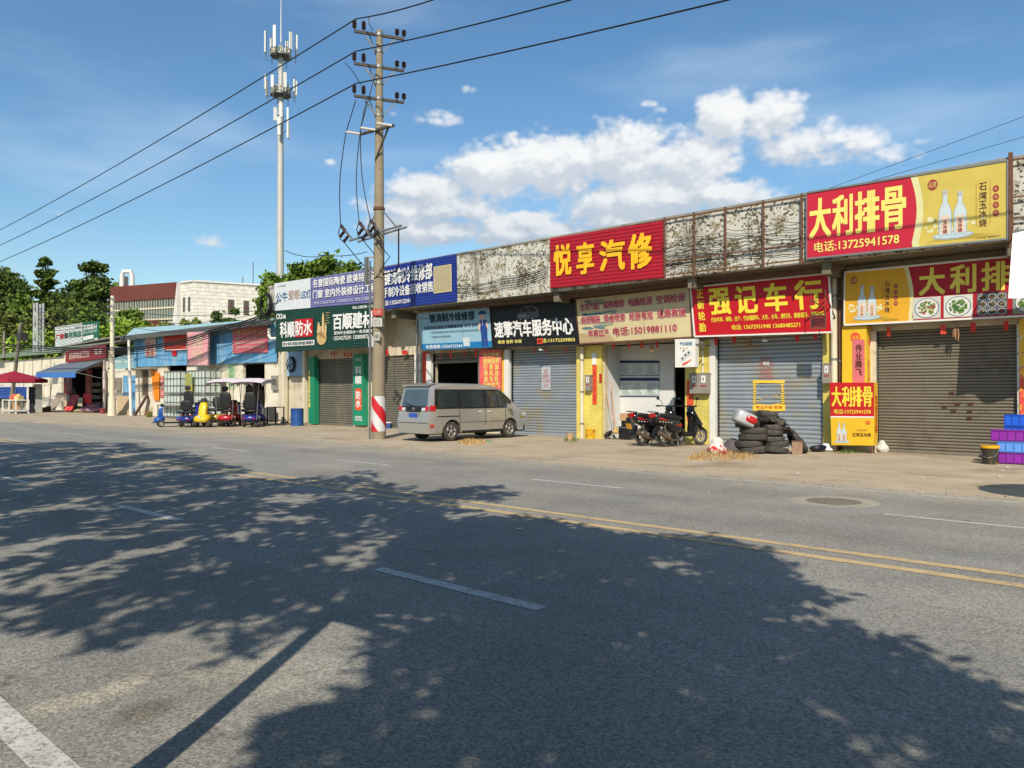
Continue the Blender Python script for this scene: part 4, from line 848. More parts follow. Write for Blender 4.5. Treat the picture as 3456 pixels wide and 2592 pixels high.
# white awning cloth at the right edge
q = []; mb = MB(); nx, nz = 14, 10; rows = []
tlc = P(3418, 786, 21.2); wid = 2.6; hgt = tlc.z - P(3410, 1006, 21.2).z
for j in range(nz + 1):
    r_ = []
    for i in range(nx + 1):
        a = i / nx; c_ = j / nz; drop = hgt * (1 + .10 * a)
        r_.append((tlc.x - .10 * c_ + wid * a, tlc.y + .12 * sin(a * 15) * c_ - .1 * a, tlc.z - drop * c_ - .0 * a + (.3 * a if j == 0 else 0)))
    rows.append(r_)
mb.loft(rows, cap=False, close=False); mb.add([Vector(p) + Vector((0, .012, 0)) for r_ in rows for p in r_], [(i * (nx + 1) + k_, (i + 1) * (nx + 1) + k_, (i + 1) * (nx + 1) + k_ + 1, i * (nx + 1) + k_ + 1) for i in range(nz) for k_ in range(nx)])
t = thing('white_cloth', 'white cloth hanging from the canopy at the right edge', 'cloth', tlc); mb.build('cloth', mat('white_cloth', C(246, 246, 242, .9), .9, n=.05), t, True)
mb = MB(); mb.bar(tlc + Vector((0, 0, .02)), tlc + Vector((wid, -.1, .32)), .03, .03); mb.bar(tlc, tlc + Vector((0, .9, .3)), .03, .03); mb.build('rod', m_steel, t)

# ------------------------------------------------------------------ utility pole and its lines
pb = G(1278, 1481); DP = (pb - CAM).dot(F); HP = 15.1
m_pole = mat('cast_concrete_pole', C(150, 137, 113), .9, n=.12, ns=2.5, bump=.2, dirt=[(C(120, 106, 84), 2, .55, .75, (1, 1, .2)), (C(90, 80, 66), 1.2, .6, .72)])
t = thing('utility_pole', 'tall concrete utility pole with three crossarms and a red and white striped foot', 'utility pole', pb); up = t
def prad(z): return .262 + (.112 - .262) * z / HP
mb = MB(); mb.tube([(pb.x, pb.y, HP * k / 12) for k in range(13)], [prad(HP * k / 12) for k in range(13)], 20); mb.build('shaft', m_pole, t, True)
mw = MB(); n = 40; nz = 24; z0, z1 = .28, 1.57
for i in range(n):
    for j in range(nz):
        a0, a1 = 2 * pi * i / n, 2 * pi * (i + 1) / n; za, zb = z0 + (z1 - z0) * j / nz, z0 + (z1 - z0) * (j + 1) / nz
        mw.cur = 0 if ((i / n * 2.0 + (j + .5) / nz * 1.25 + .72) % 1.0) < .48 else 1
        pt = lambda a, z: (pb.x + (prad(z) + .012) * cos(a), pb.y + (prad(z) + .012) * sin(a), z)
        mw.quad(pt(a0, za), pt(a1, za), pt(a1, zb), pt(a0, zb))
mw.build('warning_band', [sol(214, 30, 46), sol(226, 226, 226)], t, True)
AD = Vector((.458, .889, 0)).normalized(); AP = Vector((-AD.y, AD.x, 0))
m_ins = mat('dark_glazed_insulator', C(52, 34, 34), .25, n=.1, spec=.6); m_arm = mat('weathered_angle_iron', C(90, 82, 72), .7, .3, n=.2)
heads = []
for ai, vv in enumerate((112, 221, 330)):
    z = CAMH + (1325 - vv) * DP / FPX; c = Vector((pb.x, pb.y, z)); L_ = .92
    a_ = c - AD * L_ + Vector((0, 0, .0)); b_ = c + AD * L_
    mb = MB(); mb.bar(a_, b_, .09, .09); mb.build('crossarm', m_arm, t)
    mb = MB()
    for s in (-1, 1):
        mb.bar(c + AD * s * .62, c + AD * s * .12 - Vector((0, 0, .62)), .04, .04)
    mb.bar(c - AD * .35 + AP * .1, c - AD * .1 + AP * .14 - Vector((0, 0, .7)), .035, .035)
    mb.cyl(c - Vector((0, 0, .66)), c - Vector((0, 0, .58)), prad(z) + .03, seg=14); mb.cyl(c + Vector((0, 0, -.05)), c + Vector((0, 0, .06)), prad(z) + .03, seg=14); mb.build('brace', m_steel, t)
    for s, off in ((-1, -.85), (-1, -.58), (1, .66), (1, .88)):
        base = c + AD * (.92 * s if abs(off) > .8 else off) + Vector((0, 0, .05)); hgt = .38 if s < 0 else .30
        pr = [(.02, 0), (.02, .08)]
        for k in range(4): zz = .08 + (hgt - .1) * k / 4; pr += [(.075, zz + .005), (.085, zz + .03), (.055, zz + .045)]
        pr += [(.03, hgt), (0, hgt + .02)]
        mb = MB(); mb.lathe(pr, Matrix.Translation(base), 12); mb.build('insulator', m_ins, t, True)
    heads.append(c - AD * .86 + Vector((0, 0, .46)))
# lower arm with post insulators and the fuse rack
z = CAMH + (1325 - 441) * DP / FPX; c = Vector((pb.x, pb.y - .2, z)); LD = Vector((.98, .12, 0)).normalized()
mb = MB(); mb.bar(c - LD * .75, c + LD * .95, .09, .08); mb.bar(c + LD * .7, c - Vector((0, -.02, 1.1)), .05, .05); mb.build('crossarm', m_arm, t)
m_por = mat('pale_porcelain', C(226, 218, 204), .3, n=.06); posts = []
for s in (-.72, .05, .88):
    a_ = c + LD * s; e_ = a_ + Vector((-.35, -.42, .06)); mb = MB(); mb.tube([a_.lerp(e_, k / 14) for k in range(15)], [.055 if k % 2 else .036 for k in range(15)], 10); mb.build('post_insulator', m_por, t, True); posts.append(e_)
zr = CAMH + (1325 - 795) * DP / FPX; c2 = Vector((pb.x, pb.y, zr))
mb = MB(); mb.bar(c2 + Vector((-1.35, -.35, -.05)), c2 + Vector((1.2, .05, .22)), .09, .06); mb.bar(c2 + Vector((-1.3, .0, -.05)), c2 + Vector((1.15, .35, .22)), .06, .06)
mb.bar(c2 + Vector((.9, .1, .2)), c2 + Vector((.1, 0, 1.0)), .04, .04); mb.bar(c2 + Vector((-.6, -.2, .05)), c2 + Vector((-.1, 0, 1.0)), .04, .04); mb.build('fuse_rack', m_steel, t)
mb = MB(); mb.cyl(c2 + Vector((0, 0, .95)), c2 + Vector((0, 0, 1.05)), prad(zr) + .03, seg=14); mb.build('clamp', m_rusty, t)
fuses = []
for k, uv in enumerate([(1150, 760), (1212, 750), (1250, 742)]):
    top = P(uv[0], uv[1], pb.y - .45); e_ = top + Vector((.42, .12, -.50)); 
    mb = MB(); mb.tube([top.lerp(e_, i / 8) for i in range(9)], [.075 if i % 2 and i < 5 else .05 if i < 5 else .03 for i in range(9)], 8)
    for q in (.45, .85):
        a_ = top.lerp(e_, q); w_ = a_ + Vector((-.24, -.05, -.22)); mb.tube([a_.lerp(w_, i / 5) for i in range(6)], [.045 if i % 2 else .07 for i in range(6)], 8)
    mb.build('fuse_cutout', m_ins, t, True); mb = MB(); mb.bar(top.lerp(e_, .35) + Vector((0, 0, .03)), e_ + Vector((.12, .04, -.1)), .06, .05); mb.build('fuse_arm', m_steel, t); fuses.append((top, e_))
# stickers on the pole
for (u0, v0, u1, v1, col, tx, tc_) in [(1257, 1043, 1291, 1065, (226, 60, 50), '禁止攀登', (250, 220, 200)), (1257, 1073, 1289, 1102, (226, 224, 216), '招租\n电话', (190, 186, 176)), (1263, 1122, 1281, 1149, (226, 224, 214), '闸', (90, 80, 70)), (1243, 1136, 1260, 1171, (226, 230, 228), None, None)]:
    YP = pb.y - prad(4) - .03; q = [P(u, v, YP) for u, v in R4(u0, v0, u1, v1)]; b = Board(*q); b.board(t, sol(*col), .01, name='sticker')
    if tx:
        v_, f_ = text_mesh(tx, .03); mb = MB(); mb.add([b.at(.12 + .76 * x_, .15 + .7 * y_, .008) for x_, y_ in v_], f_); mb.build('lettering', sol(*tc_), t)
# riser conduit on the left of the pole
mb = MB(); a_ = P(1249, 880, pb.y - .35); mb.bar((a_.x, a_.y, 0.0), (a_.x, a_.y, a_.z), .05, .05); mb.build('riser_conduit', m_steel, t)
mb = MB(); a_ = P(1230, 870, pb.y - .35); mb.bar(a_, (pb.x, pb.y, a_.z + .05), .06, .06); mb.bar(a_ + Vector((.12, 0, 0)), a_ + Vector((.12, 0, -1.0)), .12, .12); mb.build('conduit_head', m_steel, t)
# main conductors
def spanpts(a, b, sag, n=16): return [Vector(a).lerp(Vector(b), k / n) - Vector((0, 0, sag * 4 * (k / n) * (1 - k / n))) for k in range(n + 1)]
for i, (h, lv, (ru, rv)) in enumerate(zip(heads, (776, 828, 883), ((1460, 0), (1925, 0), (2457, 0)))):
    l = P(0, lv, h.y); far = l + (l - h) * 1.0; r_ = P(ru, rv, h.y); d_ = (r_ - h); dh = Vector((d_.x, d_.y, 0)).normalized(); r2 = r_ + dh * 48 + Vector((0, 0, 2.4))
    left = spanpts(h, l, .25)[::-1]; ll = spanpts(l, far, .4)[::-1]; right = spanpts(h, r_, .06, 6) + spanpts(r_, r2, .9)[1:]
    mb = MB(); mb.tube(ll[:-1] + left[:-1] + right, .024, 5); solo(mb, 'power_line', ['topmost', 'middle', 'lowest'][i] + ' of the three thick power lines carried by the concrete utility pole', 'power line', m_wire, 'power lines on the concrete pole', True)
for i, (tp, e_) in enumerate(fuses):
    s0 = (heads[2] + Vector((0, 0, -.6)), heads[2] + Vector((.25, .3, -.5)), heads[1] + Vector((.5, .5, -.8)))[i]; pm = posts[(0, 1, 1)[i]]
    pts = [s0, pm] + [pm.lerp(tp, k / 6) + Vector((-.22 * sin(pi * k / 6), 0, 0)) for k in range(1, 7)]
    mb = MB(); mb.tube(pts, .018, 5); mb.tube([tp, tp + Vector((-.12, -.02, -.25)), tp + Vector((-.05, 0, -.5)), e_ + Vector((-.25, -.05, -.2)), e_ + Vector((.3, .2, -.9)), Vector((pb.x - .1, pb.y - .1, zr - 1.5))], .018, 5)
    solo(mb, 'drop_cable', ['outer', 'middle', 'inner'][i] + ' drop cable leading from the crossarms down to the fuse rack', 'cable', m_wire, 'drop cables on the utility pole', True)
mb = MB(); h = heads[0]; l = P(0, 776, h.y); mb.tube([P(1243, 55, h.y) + Vector((0, 0, 0)), P(1246, 80, h.y), P(1258, 103, pb.y)], .016, 5); mb.tube([P(1165, 212, h.y), P(1190, 240, h.y), P(1218, 285, h.y)], .016, 5); solo(mb, 'jumper_wire', 'short jumper wires tapping the power lines at the pole', 'cable', m_wire)
mb = MB(); a_ = c2 + Vector((1.0, .1, .15)); mb.tube([a_, a_ + Vector((0, 0, -1.35)), a_ + Vector((-.25, .1, -1.5)), (pb.x + .1, pb.y, a_.z - 1.6)], .03, 6); mb.tube([c2 + Vector((.1, -.2, -.1)), c2 + Vector((.55, -.2, -.6)), c2 + Vector((.5, -.2, -1.3)), c2 + Vector((0, -.2, -1.6))], .02, 6); solo(mb, 'drop_cable', 'grey service cable dropping from the fuse rack to the roof', 'cable', m_wire, smooth=True)
# thin lines at the upper right
for i, (a_, b_) in enumerate([((2760, 640), (3456, 384)), ((2980, 590), (3456, 452))]):
    p0 = P(*a_, 27); p1 = P(*b_, 27); d_ = p1 - p0; mb = MB(); mb.tube(spanpts(p0 - d_ * 2, p1 + d_ * 1.2, .1), .008, 5); solo(mb, 'thin_wire', ('upper', 'lower')[i] + ' thin wire crossing the sky above the large billboard', 'cable', m_wire, 'thin wires at the upper right', True)

# ------------------------------------------------------------------ van
def interp(tab, x):
    for (a, b), (c_, d) in zip(tab, tab[1:]):
        if a <= x <= c_: return b + (d - b) * (x - a) / (c_ - a)
    return tab[0][1] if x < tab[0][0] else tab[-1][1]
def make_van():
    rr = G(1524, 1489); rz = radians(88); sc = 1.06; d = Vector((cos(rz), sin(rz), 0)) * 2.75 * sc
    WBX = 1.36; RXX = -1.39
    mid = rr + d * (1.39 / 2.75)
    left = Vector((-sin(rz), cos(rz), 0)); o = mid + left * .80 * sc
    t = thing('minivan', 'silver grey minivan parked nose first towards the half open shutter', 'van', (o.x, o.y, .012), rz); t['_o'] = [0, 0, 0]; t.scale = (sc, sc, sc)
    m_body = mat('van_metallic_paint', C(182, 178, 172, .85), .26, .5, n=.05, ns=1.5, coat=.6)
    m_gl = mat('tinted_glass', C(50, 57, 58), .06, 0, n=.05, spec=.8, coat=.3); m_tr = mat('black_trim', C(30, 30, 31), .5, n=.1)
    ZTB = [(-2.34, 1.78), (-2.25, 1.84), (-1.6, 1.88), (0, 1.87), (.55, 1.83), (.85, 1.76), (1.1, 1.62), (1.35, 1.42), (1.58, 1.22), (1.75, 1.10), (1.95, 1.01), (2.15, .90), (2.28, .78), (2.34, .66)]
    def w(x, z):
        b = .85 if z > .45 else .82
        if z > .98: b -= .13 * (z - .98) / .9
        if x > 1.2: b *= 1 - .16 * ((x - 1.2) / 1.15) ** 2.2
        if x < -2.0: b *= 1 - .06 * ((-2.0 - x) / .34) ** 2
        return b
    def z0(x):
        z = .26
        for cx in (WBX, RXX):
            if abs(x - cx) < .395: z = max(z, .31 + sqrt(.395 ** 2 - (x - cx) ** 2))
        return z
    def xs_(x, z):
        if x < -1.9:
            k = min(1, (-1.9 - x) / .4); s = .17 * max(0, z - 1.0) / .85 * k
            if z < .72: s -= .05 * k
            return x + s
        return x
    st = sorted(set([round(-2.34 + .047 * i, 3) for i in range(100)] + [2.34, 2.31]))
    fr_ = [0, .12, .25, .4, .55, .7, .82, .90, .95, .98]
    rings = []
    for x in st:
        b = z0(x); tp = interp(ZTB, x); half = []
        for f in fr_:
            z = b + (tp - b) * f; y = w(x, z)
            if f > .9: y -= .05 * ((f - .9) / .1) ** 2
            half.append((y, z))
        top = [(w(x, tp) * .86, tp + .012), (w(x, tp) * .5, tp + .03), (0, tp + .038)]
        pr = half + top; ring = [(xs_(x, z), -y, z) for y, z in pr] + [(xs_(x, z), y, z) for y, z in pr[::-1][1:]]
        rings.append(ring)
    mb = MB(); mb.loft(rings, cap=False); 
    for rg in (rings[0], rings[-1]):
        n_ = len(rg)
        for k in range(n_ // 2): mb.add([rg[k], rg[k + 1], rg[n_ - 2 - k], rg[n_ - 1 - k]], [(0, 1, 2, 3)])
    body = mb.build('body', m_body, t, True, 35)
    def patch(name, xa, xb, lo, hi, m, off=.012, parent=t, nx=16, sides=(-1, 1), nz=4):
        for s in sides:
            mb = MB(); rows_ = []
            for i in range(nx + 1):
                x = xa + (xb - xa) * i / nx; l_ = lo(x) if callable(lo) else lo; h_ = hi(x) if callable(hi) else hi
                rows_.append([(xs_(x, l_ + (h_ - l_) * j / nz), s * (w(x, l_ + (h_ - l_) * j / nz) + off), l_ + (h_ - l_) * j / nz) for j in range(nz + 1)])
            mb.loft(rows_, cap=False, close=False); mb.build(name, m, parent, True)
    wt = lambda x: min(1.66 - .03 * max(0, x), interp(ZTB, x) - .12)
    patch('window_band', -2.16, 1.42, 1.06, lambda x: min(1.70, interp(ZTB, x) - .07), m_tr, .006)
    for a_, b_ in ((-2.02, -1.12), (-1.02, .06), (.16, 1.16)): patch('side_window', a_, b_, 1.10, wt, m_gl, .013, nx=18)
    patch('quarter_window', 1.19, 1.38, 1.10, lambda x: interp(ZTB, x) - .15, m_gl, .013, nx=4)
    for x in (-1.07, .11, 1.10): patch('door_seam', x - .008, x + .008, .33, 1.06, m_tr, .006, nx=1, nz=8)
    patch('door_seam', -1.05, 1.1, .60, .612, m_tr, .006, nx=20, nz=1); patch('sliding_rail', -2.05, -1.07, .80, .83, m_tr, .008, nx=10, nz=1); patch('sill', -.95, .95, .25, .33, m_tr, .01, nx=12, nz=1)
    for x in (-.16, .26): patch('door_handle', x - .09, x + .09, .93, .965, m_white, .03, nx=4, nz=1)
    patch('side_marker', -2.28, -2.15, .47, .56, sol(200, 60, 30), .012, nx=2, nz=1)
    patch('hazard_tape', 1.92, 2.20, .70, .76, sol(236, 200, 30), .012, nx=6, nz=1); 
    for k in range(4): patch('tape_stripe', 1.93 + k * .07, 1.96 + k * .07, .70, .76, m_tr, .015, nx=1, nz=1)
    patch('tail_light', -2.34, -2.12, 1.0, 1.17, mat('red_lamp_lens', C(190, 20, 24), .15, n=.05, spec=.7), .014, nx=6); patch('headlight', 2.02, 2.26, .74, .90, mat('clear_lamp_lens', C(200, 205, 205), .1, n=.05), .008, nx=6)
    # rear face panels
    rx = lambda z: xs_(-2.34, z) - .008
    def rear(name, y0, y1, za, zb, m, off=0., tz=0., n=6):
        mb = MB(); rows_ = []
        for i in range(n + 1):
            z = za + (zb - za) * i / n; yy = 1 - tz * i / n
            rows_.append([(rx(z) - off - .0 * j, (y0 + (y1 - y0) * j / 6) * yy, z) for j in range(7)])
        mb.loft(rows_, cap=False, close=False); return mb.build(name, m, t, True)
    rear('rear_window', -.66, .66, 1.16, 1.70, mat('bluish_rear_glass', C(74, 90, 98), .06, spec=.8, n=.12, ns=2), .004, .10); rear('tailgate_trim', -.60, .60, .99, 1.15, m_tr, .004)
    rear('plate_recess', -.30, .30, .72, .96, m_body, .006); rear('licence_plate', -.22, .22, .78, .92, sol(48, 92, 190), .02, n=1)
    rear('handle_bar', -.34, .34, .955, .985, m_tr, .016, n=1); rear('tail_light', -.76, -.60, 1.0, 1.14, MC['red_lamp_lens'], .012); rear('tail_light', .60, .76, 1.0, 1.14, MC['red_lamp_lens'], .012)
    rear('reversing_light', -.60, -.42, 1.0, 1.10, MC['clear_lamp_lens'], .012); rear('reversing_light', .42, .60, 1.0, 1.10, MC['clear_lamp_lens'], .012)
    rear('bumper_seam', -.74, .74, .60, .615, m_tr, .004, n=1)
    mb = MB(); mb.lathe([(0, .012), (.05, .012), (.055, 0)], Matrix.Translation((rx(1.06) - .01, 0, 1.06)) @ Matrix.Rotation(-pi / 2, 4, 'Y'), 16); mb.build('badge', m_steel, t)
    mb = MB(); mb.bar((rx(1.12) - .03, -.05, 1.13), (rx(1.2) - .03, .45, 1.26), .015, .015); mb.build('rear_wiper', m_tr, t)
    mb = MB(); mb.add([(-2.26, -.68, 1.845), (-2.26, .68, 1.845), (-1.98, .68, 1.905), (-1.98, -.68, 1.905), (-2.28, -.68, 1.815), (-2.28, .68, 1.815), (-1.98, .66, 1.88), (-1.98, -.66, 1.88)], [(0, 1, 2, 3), (7, 6, 5, 4), (0, 4, 5, 1), (1, 5, 6, 2), (2, 6, 7, 3), (3, 7, 4, 0)]); mb.build('roof_spoiler', m_body, t)
    # windscreen
    mb = MB(); rows_ = []
    for i in range(8):
        x = .90 + (1.56 - .90) * i / 7; zt = interp(ZTB, x) + .045; rows_.append([(x, w(x, zt) * f, zt - .025 * abs(f) ** 3) for f in (-.84, -.5, 0, .5, .84)])
    mb.loft(rows_, cap=False, close=False); mb.build('windscreen', m_gl, t, True)
    mb = MB(); mb.box((-2.2, -.74, .22), (2.2, .74, .42)); mb.build('underbody', m_black, t)
    for s in (-1, 1):
        mb = MB(); mb.cbox((1.22, s * .93, 1.12), (.10, .20, .17), top=.85); mb.bar((1.24, s * .80, 1.06), (1.22, s * .88, 1.08), .05, .05); mb.build('wing_mirror', m_body, t)
    m_rim = mat('alloy_rim', C(196, 192, 186), .35, .5, n=.08)
    for cx in (WBX, RXX):
        for s in (-1, 1):
            M = Matrix.Translation((cx, s * .71, .318)) @ Matrix.Rotation(-s * pi / 2, 4, 'X')
            mb = MB(); mb.lathe([(.19, -.10), (.28, -.11), (.315, -.085), (.318, 0), (.315, .085), (.285, .105), (.205, .10), (.195, .06)], M, 36); wh = mb.build('wheel', m_rubber, t, True, 50)
            mb = MB(); mb.lathe([(.20, .105), (.208, .095), (.19, .05), (.17, .02)], M, 32)
            for k in range(5):
                a = 2 * pi * k / 5 + .3
                for da in (-.13, .13): mb.slab([M @ Vector((.04 * cos(a + da * 2), .04 * sin(a + da * 2), .075)), M @ Vector((.045 * cos(a + da + .9 * da), .045 * sin(a + da + .9 * da), .075)), M @ Vector((.197 * cos(a + da + .10), .197 * sin(a + da + .10), .09)), M @ Vector((.197 * cos(a + da - .10), .197 * sin(a + da - .10), .09))], M.to_3x3() @ Vector((0, 0, -.03)))
            mb.lathe([(0, .085), (.045, .082), (.055, .06)], M, 14); mb.build('rim', m_rim, wh, True, 30)
            mb = MB(); mb.lathe([(0, .015), (.19, .015)], M, 20); mb.build('brake_disc', m_black, wh)
    return t
make_van()

# ------------------------------------------------------------------ motor scooters
def wheel(parent, M, r, wd, rim_r, name='wheel', spokes=5, m_rim=None):
    mb = MB(); h = wd / 2; mb.lathe([(rim_r, -h * .7), (r * .92, -h), (r, -h * .4), (r, h * .4), (r * .92, h), (rim_r, h * .7), (rim_r, -h * .7)], M, 28); w_ = mb.build(name, m_rubber, parent, True, 50)
    mb = MB(); mb.lathe([(rim_r, h * .6), (rim_r * .88, h * .5), (rim_r * .88, -h * .5), (rim_r, -h * .6)], M, 24)
    for k in range(spokes):
        a = 2 * pi * k / spokes; mb.bar(M @ Vector((.02 * cos(a), .02 * sin(a), 0)), M @ Vector((rim_r * .9 * cos(a), rim_r * .9 * sin(a), 0)), .035, .03)
    mb.cyl(M @ Vector((0, 0, -h * .9)), M @ Vector((0, 0, h * .9)), .05, seg=12); mb.build('rim', m_rim or MC['alloy_rim'], w_, True, 30); return w_
m_blk = mat('black_scooter_paint', C(26, 28, 30), .22, n=.08, coat=.6, dirt=[(C(70, 64, 55), 6, .62, .85)]); m_red = mat('scooter_red', C(190, 34, 36), .25, n=.08, coat=.5)
m_eng = mat('engine_alloy', C(120, 112, 102), .5, .5, n=.25, ns=12); m_exh = mat('rusty_exhaust', C(120, 100, 84), .5, .4, n=.25, ns=8); m_seat = mat('black_vinyl_seat', C(34, 34, 36), .5, n=.12)
def prof(mb, pts, hw, cham=.3):     # side profile (x, z) with rounded flanks
    cx = sum(p[0] for p in pts) / len(pts); cz = sum(p[1] for p in pts) / len(pts); rings = []
    for y, k in ((-hw, 1 - cham), (-hw * .7, 1 - cham * .25), (-hw * .3, 1), (hw * .3, 1), (hw * .7, 1 - cham * .25), (hw, 1 - cham)): rings.append([(cx + (x - cx) * k, y, cz + (z - cz) * k) for x, z in pts])
    mb.loft(rings); return mb
def make_scooter(u0, v0, u1, v1, label, plate, flame):
    r_ = G(u0, v0); f_ = G(u1, v1); d = f_ - r_; d.z = 0; s = d.length / 1.28; rz = atan2(d.y, d.x)
    s = min(max(s, .95), 1.12)
    t = thing('motor_scooter', label, 'motor scooter', (r_.x, r_.y, .01), rz, 'black scooters parked before the open shop'); t['_o'] = [0, 0, 0]; t.scale = (s, s, s)
    RX = Matrix.Rotation(pi / 2, 4, 'X')
    wheel(t, Matrix.Translation((0, 0, .26)) @ RX, .26, .11, .17); wheel(t, Matrix.Translation((1.30, 0, .26)) @ RX, .26, .10, .17)
    mb = MB(); prof(mb, [(-.42, .86), (-.30, .66), (-.05, .56), (.18, .40), (.42, .32), (.62, .36), (.60, .56), (.42, .74), (.0, .86), (-.36, .93)], .15); mb.build('rear_body', m_blk, t, True, 50)
    mb = MB(); prof(mb, [(-.34, .88), (-.30, .95), (.05, .92), (.30, .88), (.55, .84), (.62, .76), (.50, .72), (.10, .80), (-.2, .86)], .14, .15); mb.build('seat', m_seat, t, True, 50)
    mb = MB(); prof(mb, [(-.47, .80), (-.52, .90), (-.40, .94), (-.34, .86)], .10); mb.build('tail_light', MC['red_lamp_lens'], t, True)
    mb = MB(); mb.tube([(-.30, -.12, .96), (-.50, -.11, .98), (-.55, 0, .98), (-.50, .11, .98), (-.30, .12, .96)], .014, 6); mb.build('grab_rail', m_black, t, True)
    if flame:
        mb = MB(); mb.add([(-.34, -.153, .80), (-.16, -.158, .74), (.06, -.157, .73), (-.12, -.156, .77), (-.24, -.154, .82)], [(0, 1, 2, 3, 4)]); mb.add([(.25, -.156, .60), (.50, -.150, .56), (.52, -.150, .62)], [(0, 1, 2)]); mb.build('red_decal', m_red, t)
    mb = MB()
    for k in range(5): mb.add([(-.30 + k * .10, -.157, .70 - .01 * k), (-.24 + k * .10, -.157, .70 - .01 * k), (-.26 + k * .10, -.157, .73 - .01 * k)], [(0, 1, 2)])
    mb.build('white_decal', m_white, t)
    mb = MB(); prof(mb, [(.50, .26), (.95, .26), (1.02, .36), (.98, .40), (.55, .36)], .14, .1); mb.build('floorboard', m_black, t, True, 50)
    mb = MB(); prof(mb, [(.92, .34), (1.02, .30), (1.10, .60), (1.28, .52), (1.34, .60), (1.14, .84), (1.02, 1.02), (.92, 1.04), (.88, .96), (.98, .80), (.96, .60)], .17, .35); mb.build('front_shield', m_blk, t, True, 50)
    mb = MB(); prof(mb, [(1.14, .44), (1.20, .54), (1.34, .55), (1.50, .44), (1.58, .34), (1.48, .40), (1.34, .47)], .06, .2); mb.build('front_mudguard', m_blk, t, True, 50)
    mb = MB(); prof(mb, [(-.22, .50), (-.30, .34), (-.42, .28), (-.36, .46), (-.24, .60)], .07, .1); mb.build('rear_mudguard', m_black, t, True)
    mb = MB(); prof(mb, [(.86, 1.02), (.94, .96), (1.06, 1.02), (1.02, 1.12), (.92, 1.15)], .10, .3); mb.build('handlebar_cowl', m_blk, t, True)
    mb = MB(); mb.tube([(.84, -.36, 1.12), (.90, -.18, 1.12), (.93, 0, 1.10), (.90, .18, 1.12), (.84, .36, 1.12)], .016, 8); mb.tube([(.80, -.40, 1.12), (.86, -.26, 1.12)], .024, 8); mb.tube([(.80, .40, 1.12), (.86, .26, 1.12)], .024, 8)
    mb.tube([(.95, -.20, 1.14), (.93, -.38, 1.15)], .007, 5); mb.build('handlebar', m_black, t, True)
    for q in (-1, 1):
        mb = MB(); mb.tube([(.92, q * .24, 1.13), (.92, q * .30, 1.26), (.86, q * .36, 1.32)], .008, 5); mb.build('mirror_stalk', m_black, t); mb = MB(); mb.lathe([(0, -.012), (.05, -.008), (.055, .008), (0, .016)], Matrix.Translation((.86, q * .38, 1.34)) @ Matrix.Rotation(pi / 2 + .2, 4, 'Y') @ Matrix.Diagonal((.75, 1.2, 1, 1)), 16); mb.build('mirror', m_black, t, True)
    mb = MB()
    for q in (-.07, .07): mb.tube([(1.02, q, .80), (1.14, q, .56), (1.30, q, .26)], .022, 8)
    mb.build('fork', m_eng, t, True)
    mb = MB(); prof(mb, [(.02, .22), (.10, .38), (.36, .40), (.46, .28), (.34, .18), (.1, .16)], .13, .2); mb.build('engine', m_eng, t, True, 40)
    mb = MB()
    for k in range(6): mb.cyl((.22, -.14, .28), (.22, -.145 - .004 * k, .28), .11 - .018 * k, seg=14)
    mb.build('fan_cover', m_black, t, True, 30)
    mb = MB(); mb.tube([(.40, -.10, .20), (.20, -.16, .17), (.02, -.17, .24), (-.12, -.175, .30), (-.34, -.185, .40)], [.02, .025, .05, .058, .050], 12); mb.build('exhaust', m_exh, t, True)
    mb = MB(); mb.tube([(-.02, -.10, .26), (-.08, -.12, .60)], .026, 8)
    for k in range(7): mb.cyl((-.02 - .0086 * k, -.11, .30 + .038 * k), (-.021 - .0086 * k, -.11, .318 + .038 * k), .038, seg=10)
    mb.build('shock_absorber', m_eng, t, True)
    mb = MB(); mb.tube([(.42, .05, .22), (.40, .16, .02)], .012, 6); mb.tube([(.42, -.05, .2), (.38, -.14, .02)], .012, 6); mb.build('stand', m_steel, t)
    if plate: mb = MB(); mb.cbox((-.50, 0, .56), (.012, .22, .16), ry=-.35); mb.build('number_plate', sol(240, 170, 40), t)
    mb = MB(); mb.cbox((1.245, -.02, .66), (.05, .14, .08), ry=.6); mb.build('headlight', MC['clear_lamp_lens'], t)
    return t
make_scooter(2170, 1505, 2313, 1499, 'black motor scooter with a yellow rear number plate at the left of the parked pair', True, True)
make_scooter(2242, 1508, 2385, 1502, 'black motor scooter with red flashes at the right of the parked pair', False, True)

# ------------------------------------------------------------------ tyre heap and the things round it
def tyre_mesh(r, w_, seg=36):
    mb = MB(); h = w_ / 2; prof_ = [(r * .60, -h * .75), (r * .72, -h), (r * .93, -h * .92), (r, -h * .62), (r * .985, -h * .55), (r, -h * .45), (r, -h * .08), (r * .98, 0), (r, h * .08), (r, h * .45), (r * .985, h * .55), (r, h * .62), (r * .93, h * .92), (r * .72, h), (r * .60, h * .75), (r * .66, h * .5), (r * .66, -h * .5), (r * .60, -h * .75)]
    mb.lathe(prof_, Matrix(), seg); return mb
def tyre(c, r, w_, rot=(0, 0, 0), label='', grp='tyres heaped before the shutter'):
    mb = tyre_mesh(r, w_); o = mb.build('tyre', m_rubber, None, True, 32); o.location = c; o.rotation_euler = rot; o['label'] = label; o['category'] = 'tyre'; o['group'] = grp; return o
g1 = G(2522, 1530); g2_ = G(2618, 1530); kx = Vector((.743, .669, 0))
hh = .01
base1 = g1 + kx * .12
for i in range(4): tyre((base1.x + random.uniform(-.06, .06), base1.y + random.uniform(-.04, .04), hh + .095), .40 - .02 * (i % 2), .19, (random.uniform(-.06, .06), random.uniform(-.06, .06), 0), ['bottom', 'second lowest', 'third', 'fourth'][i] + ' tyre of the left stack in the heap'); hh += .178
st1 = g1 + kx * -.02
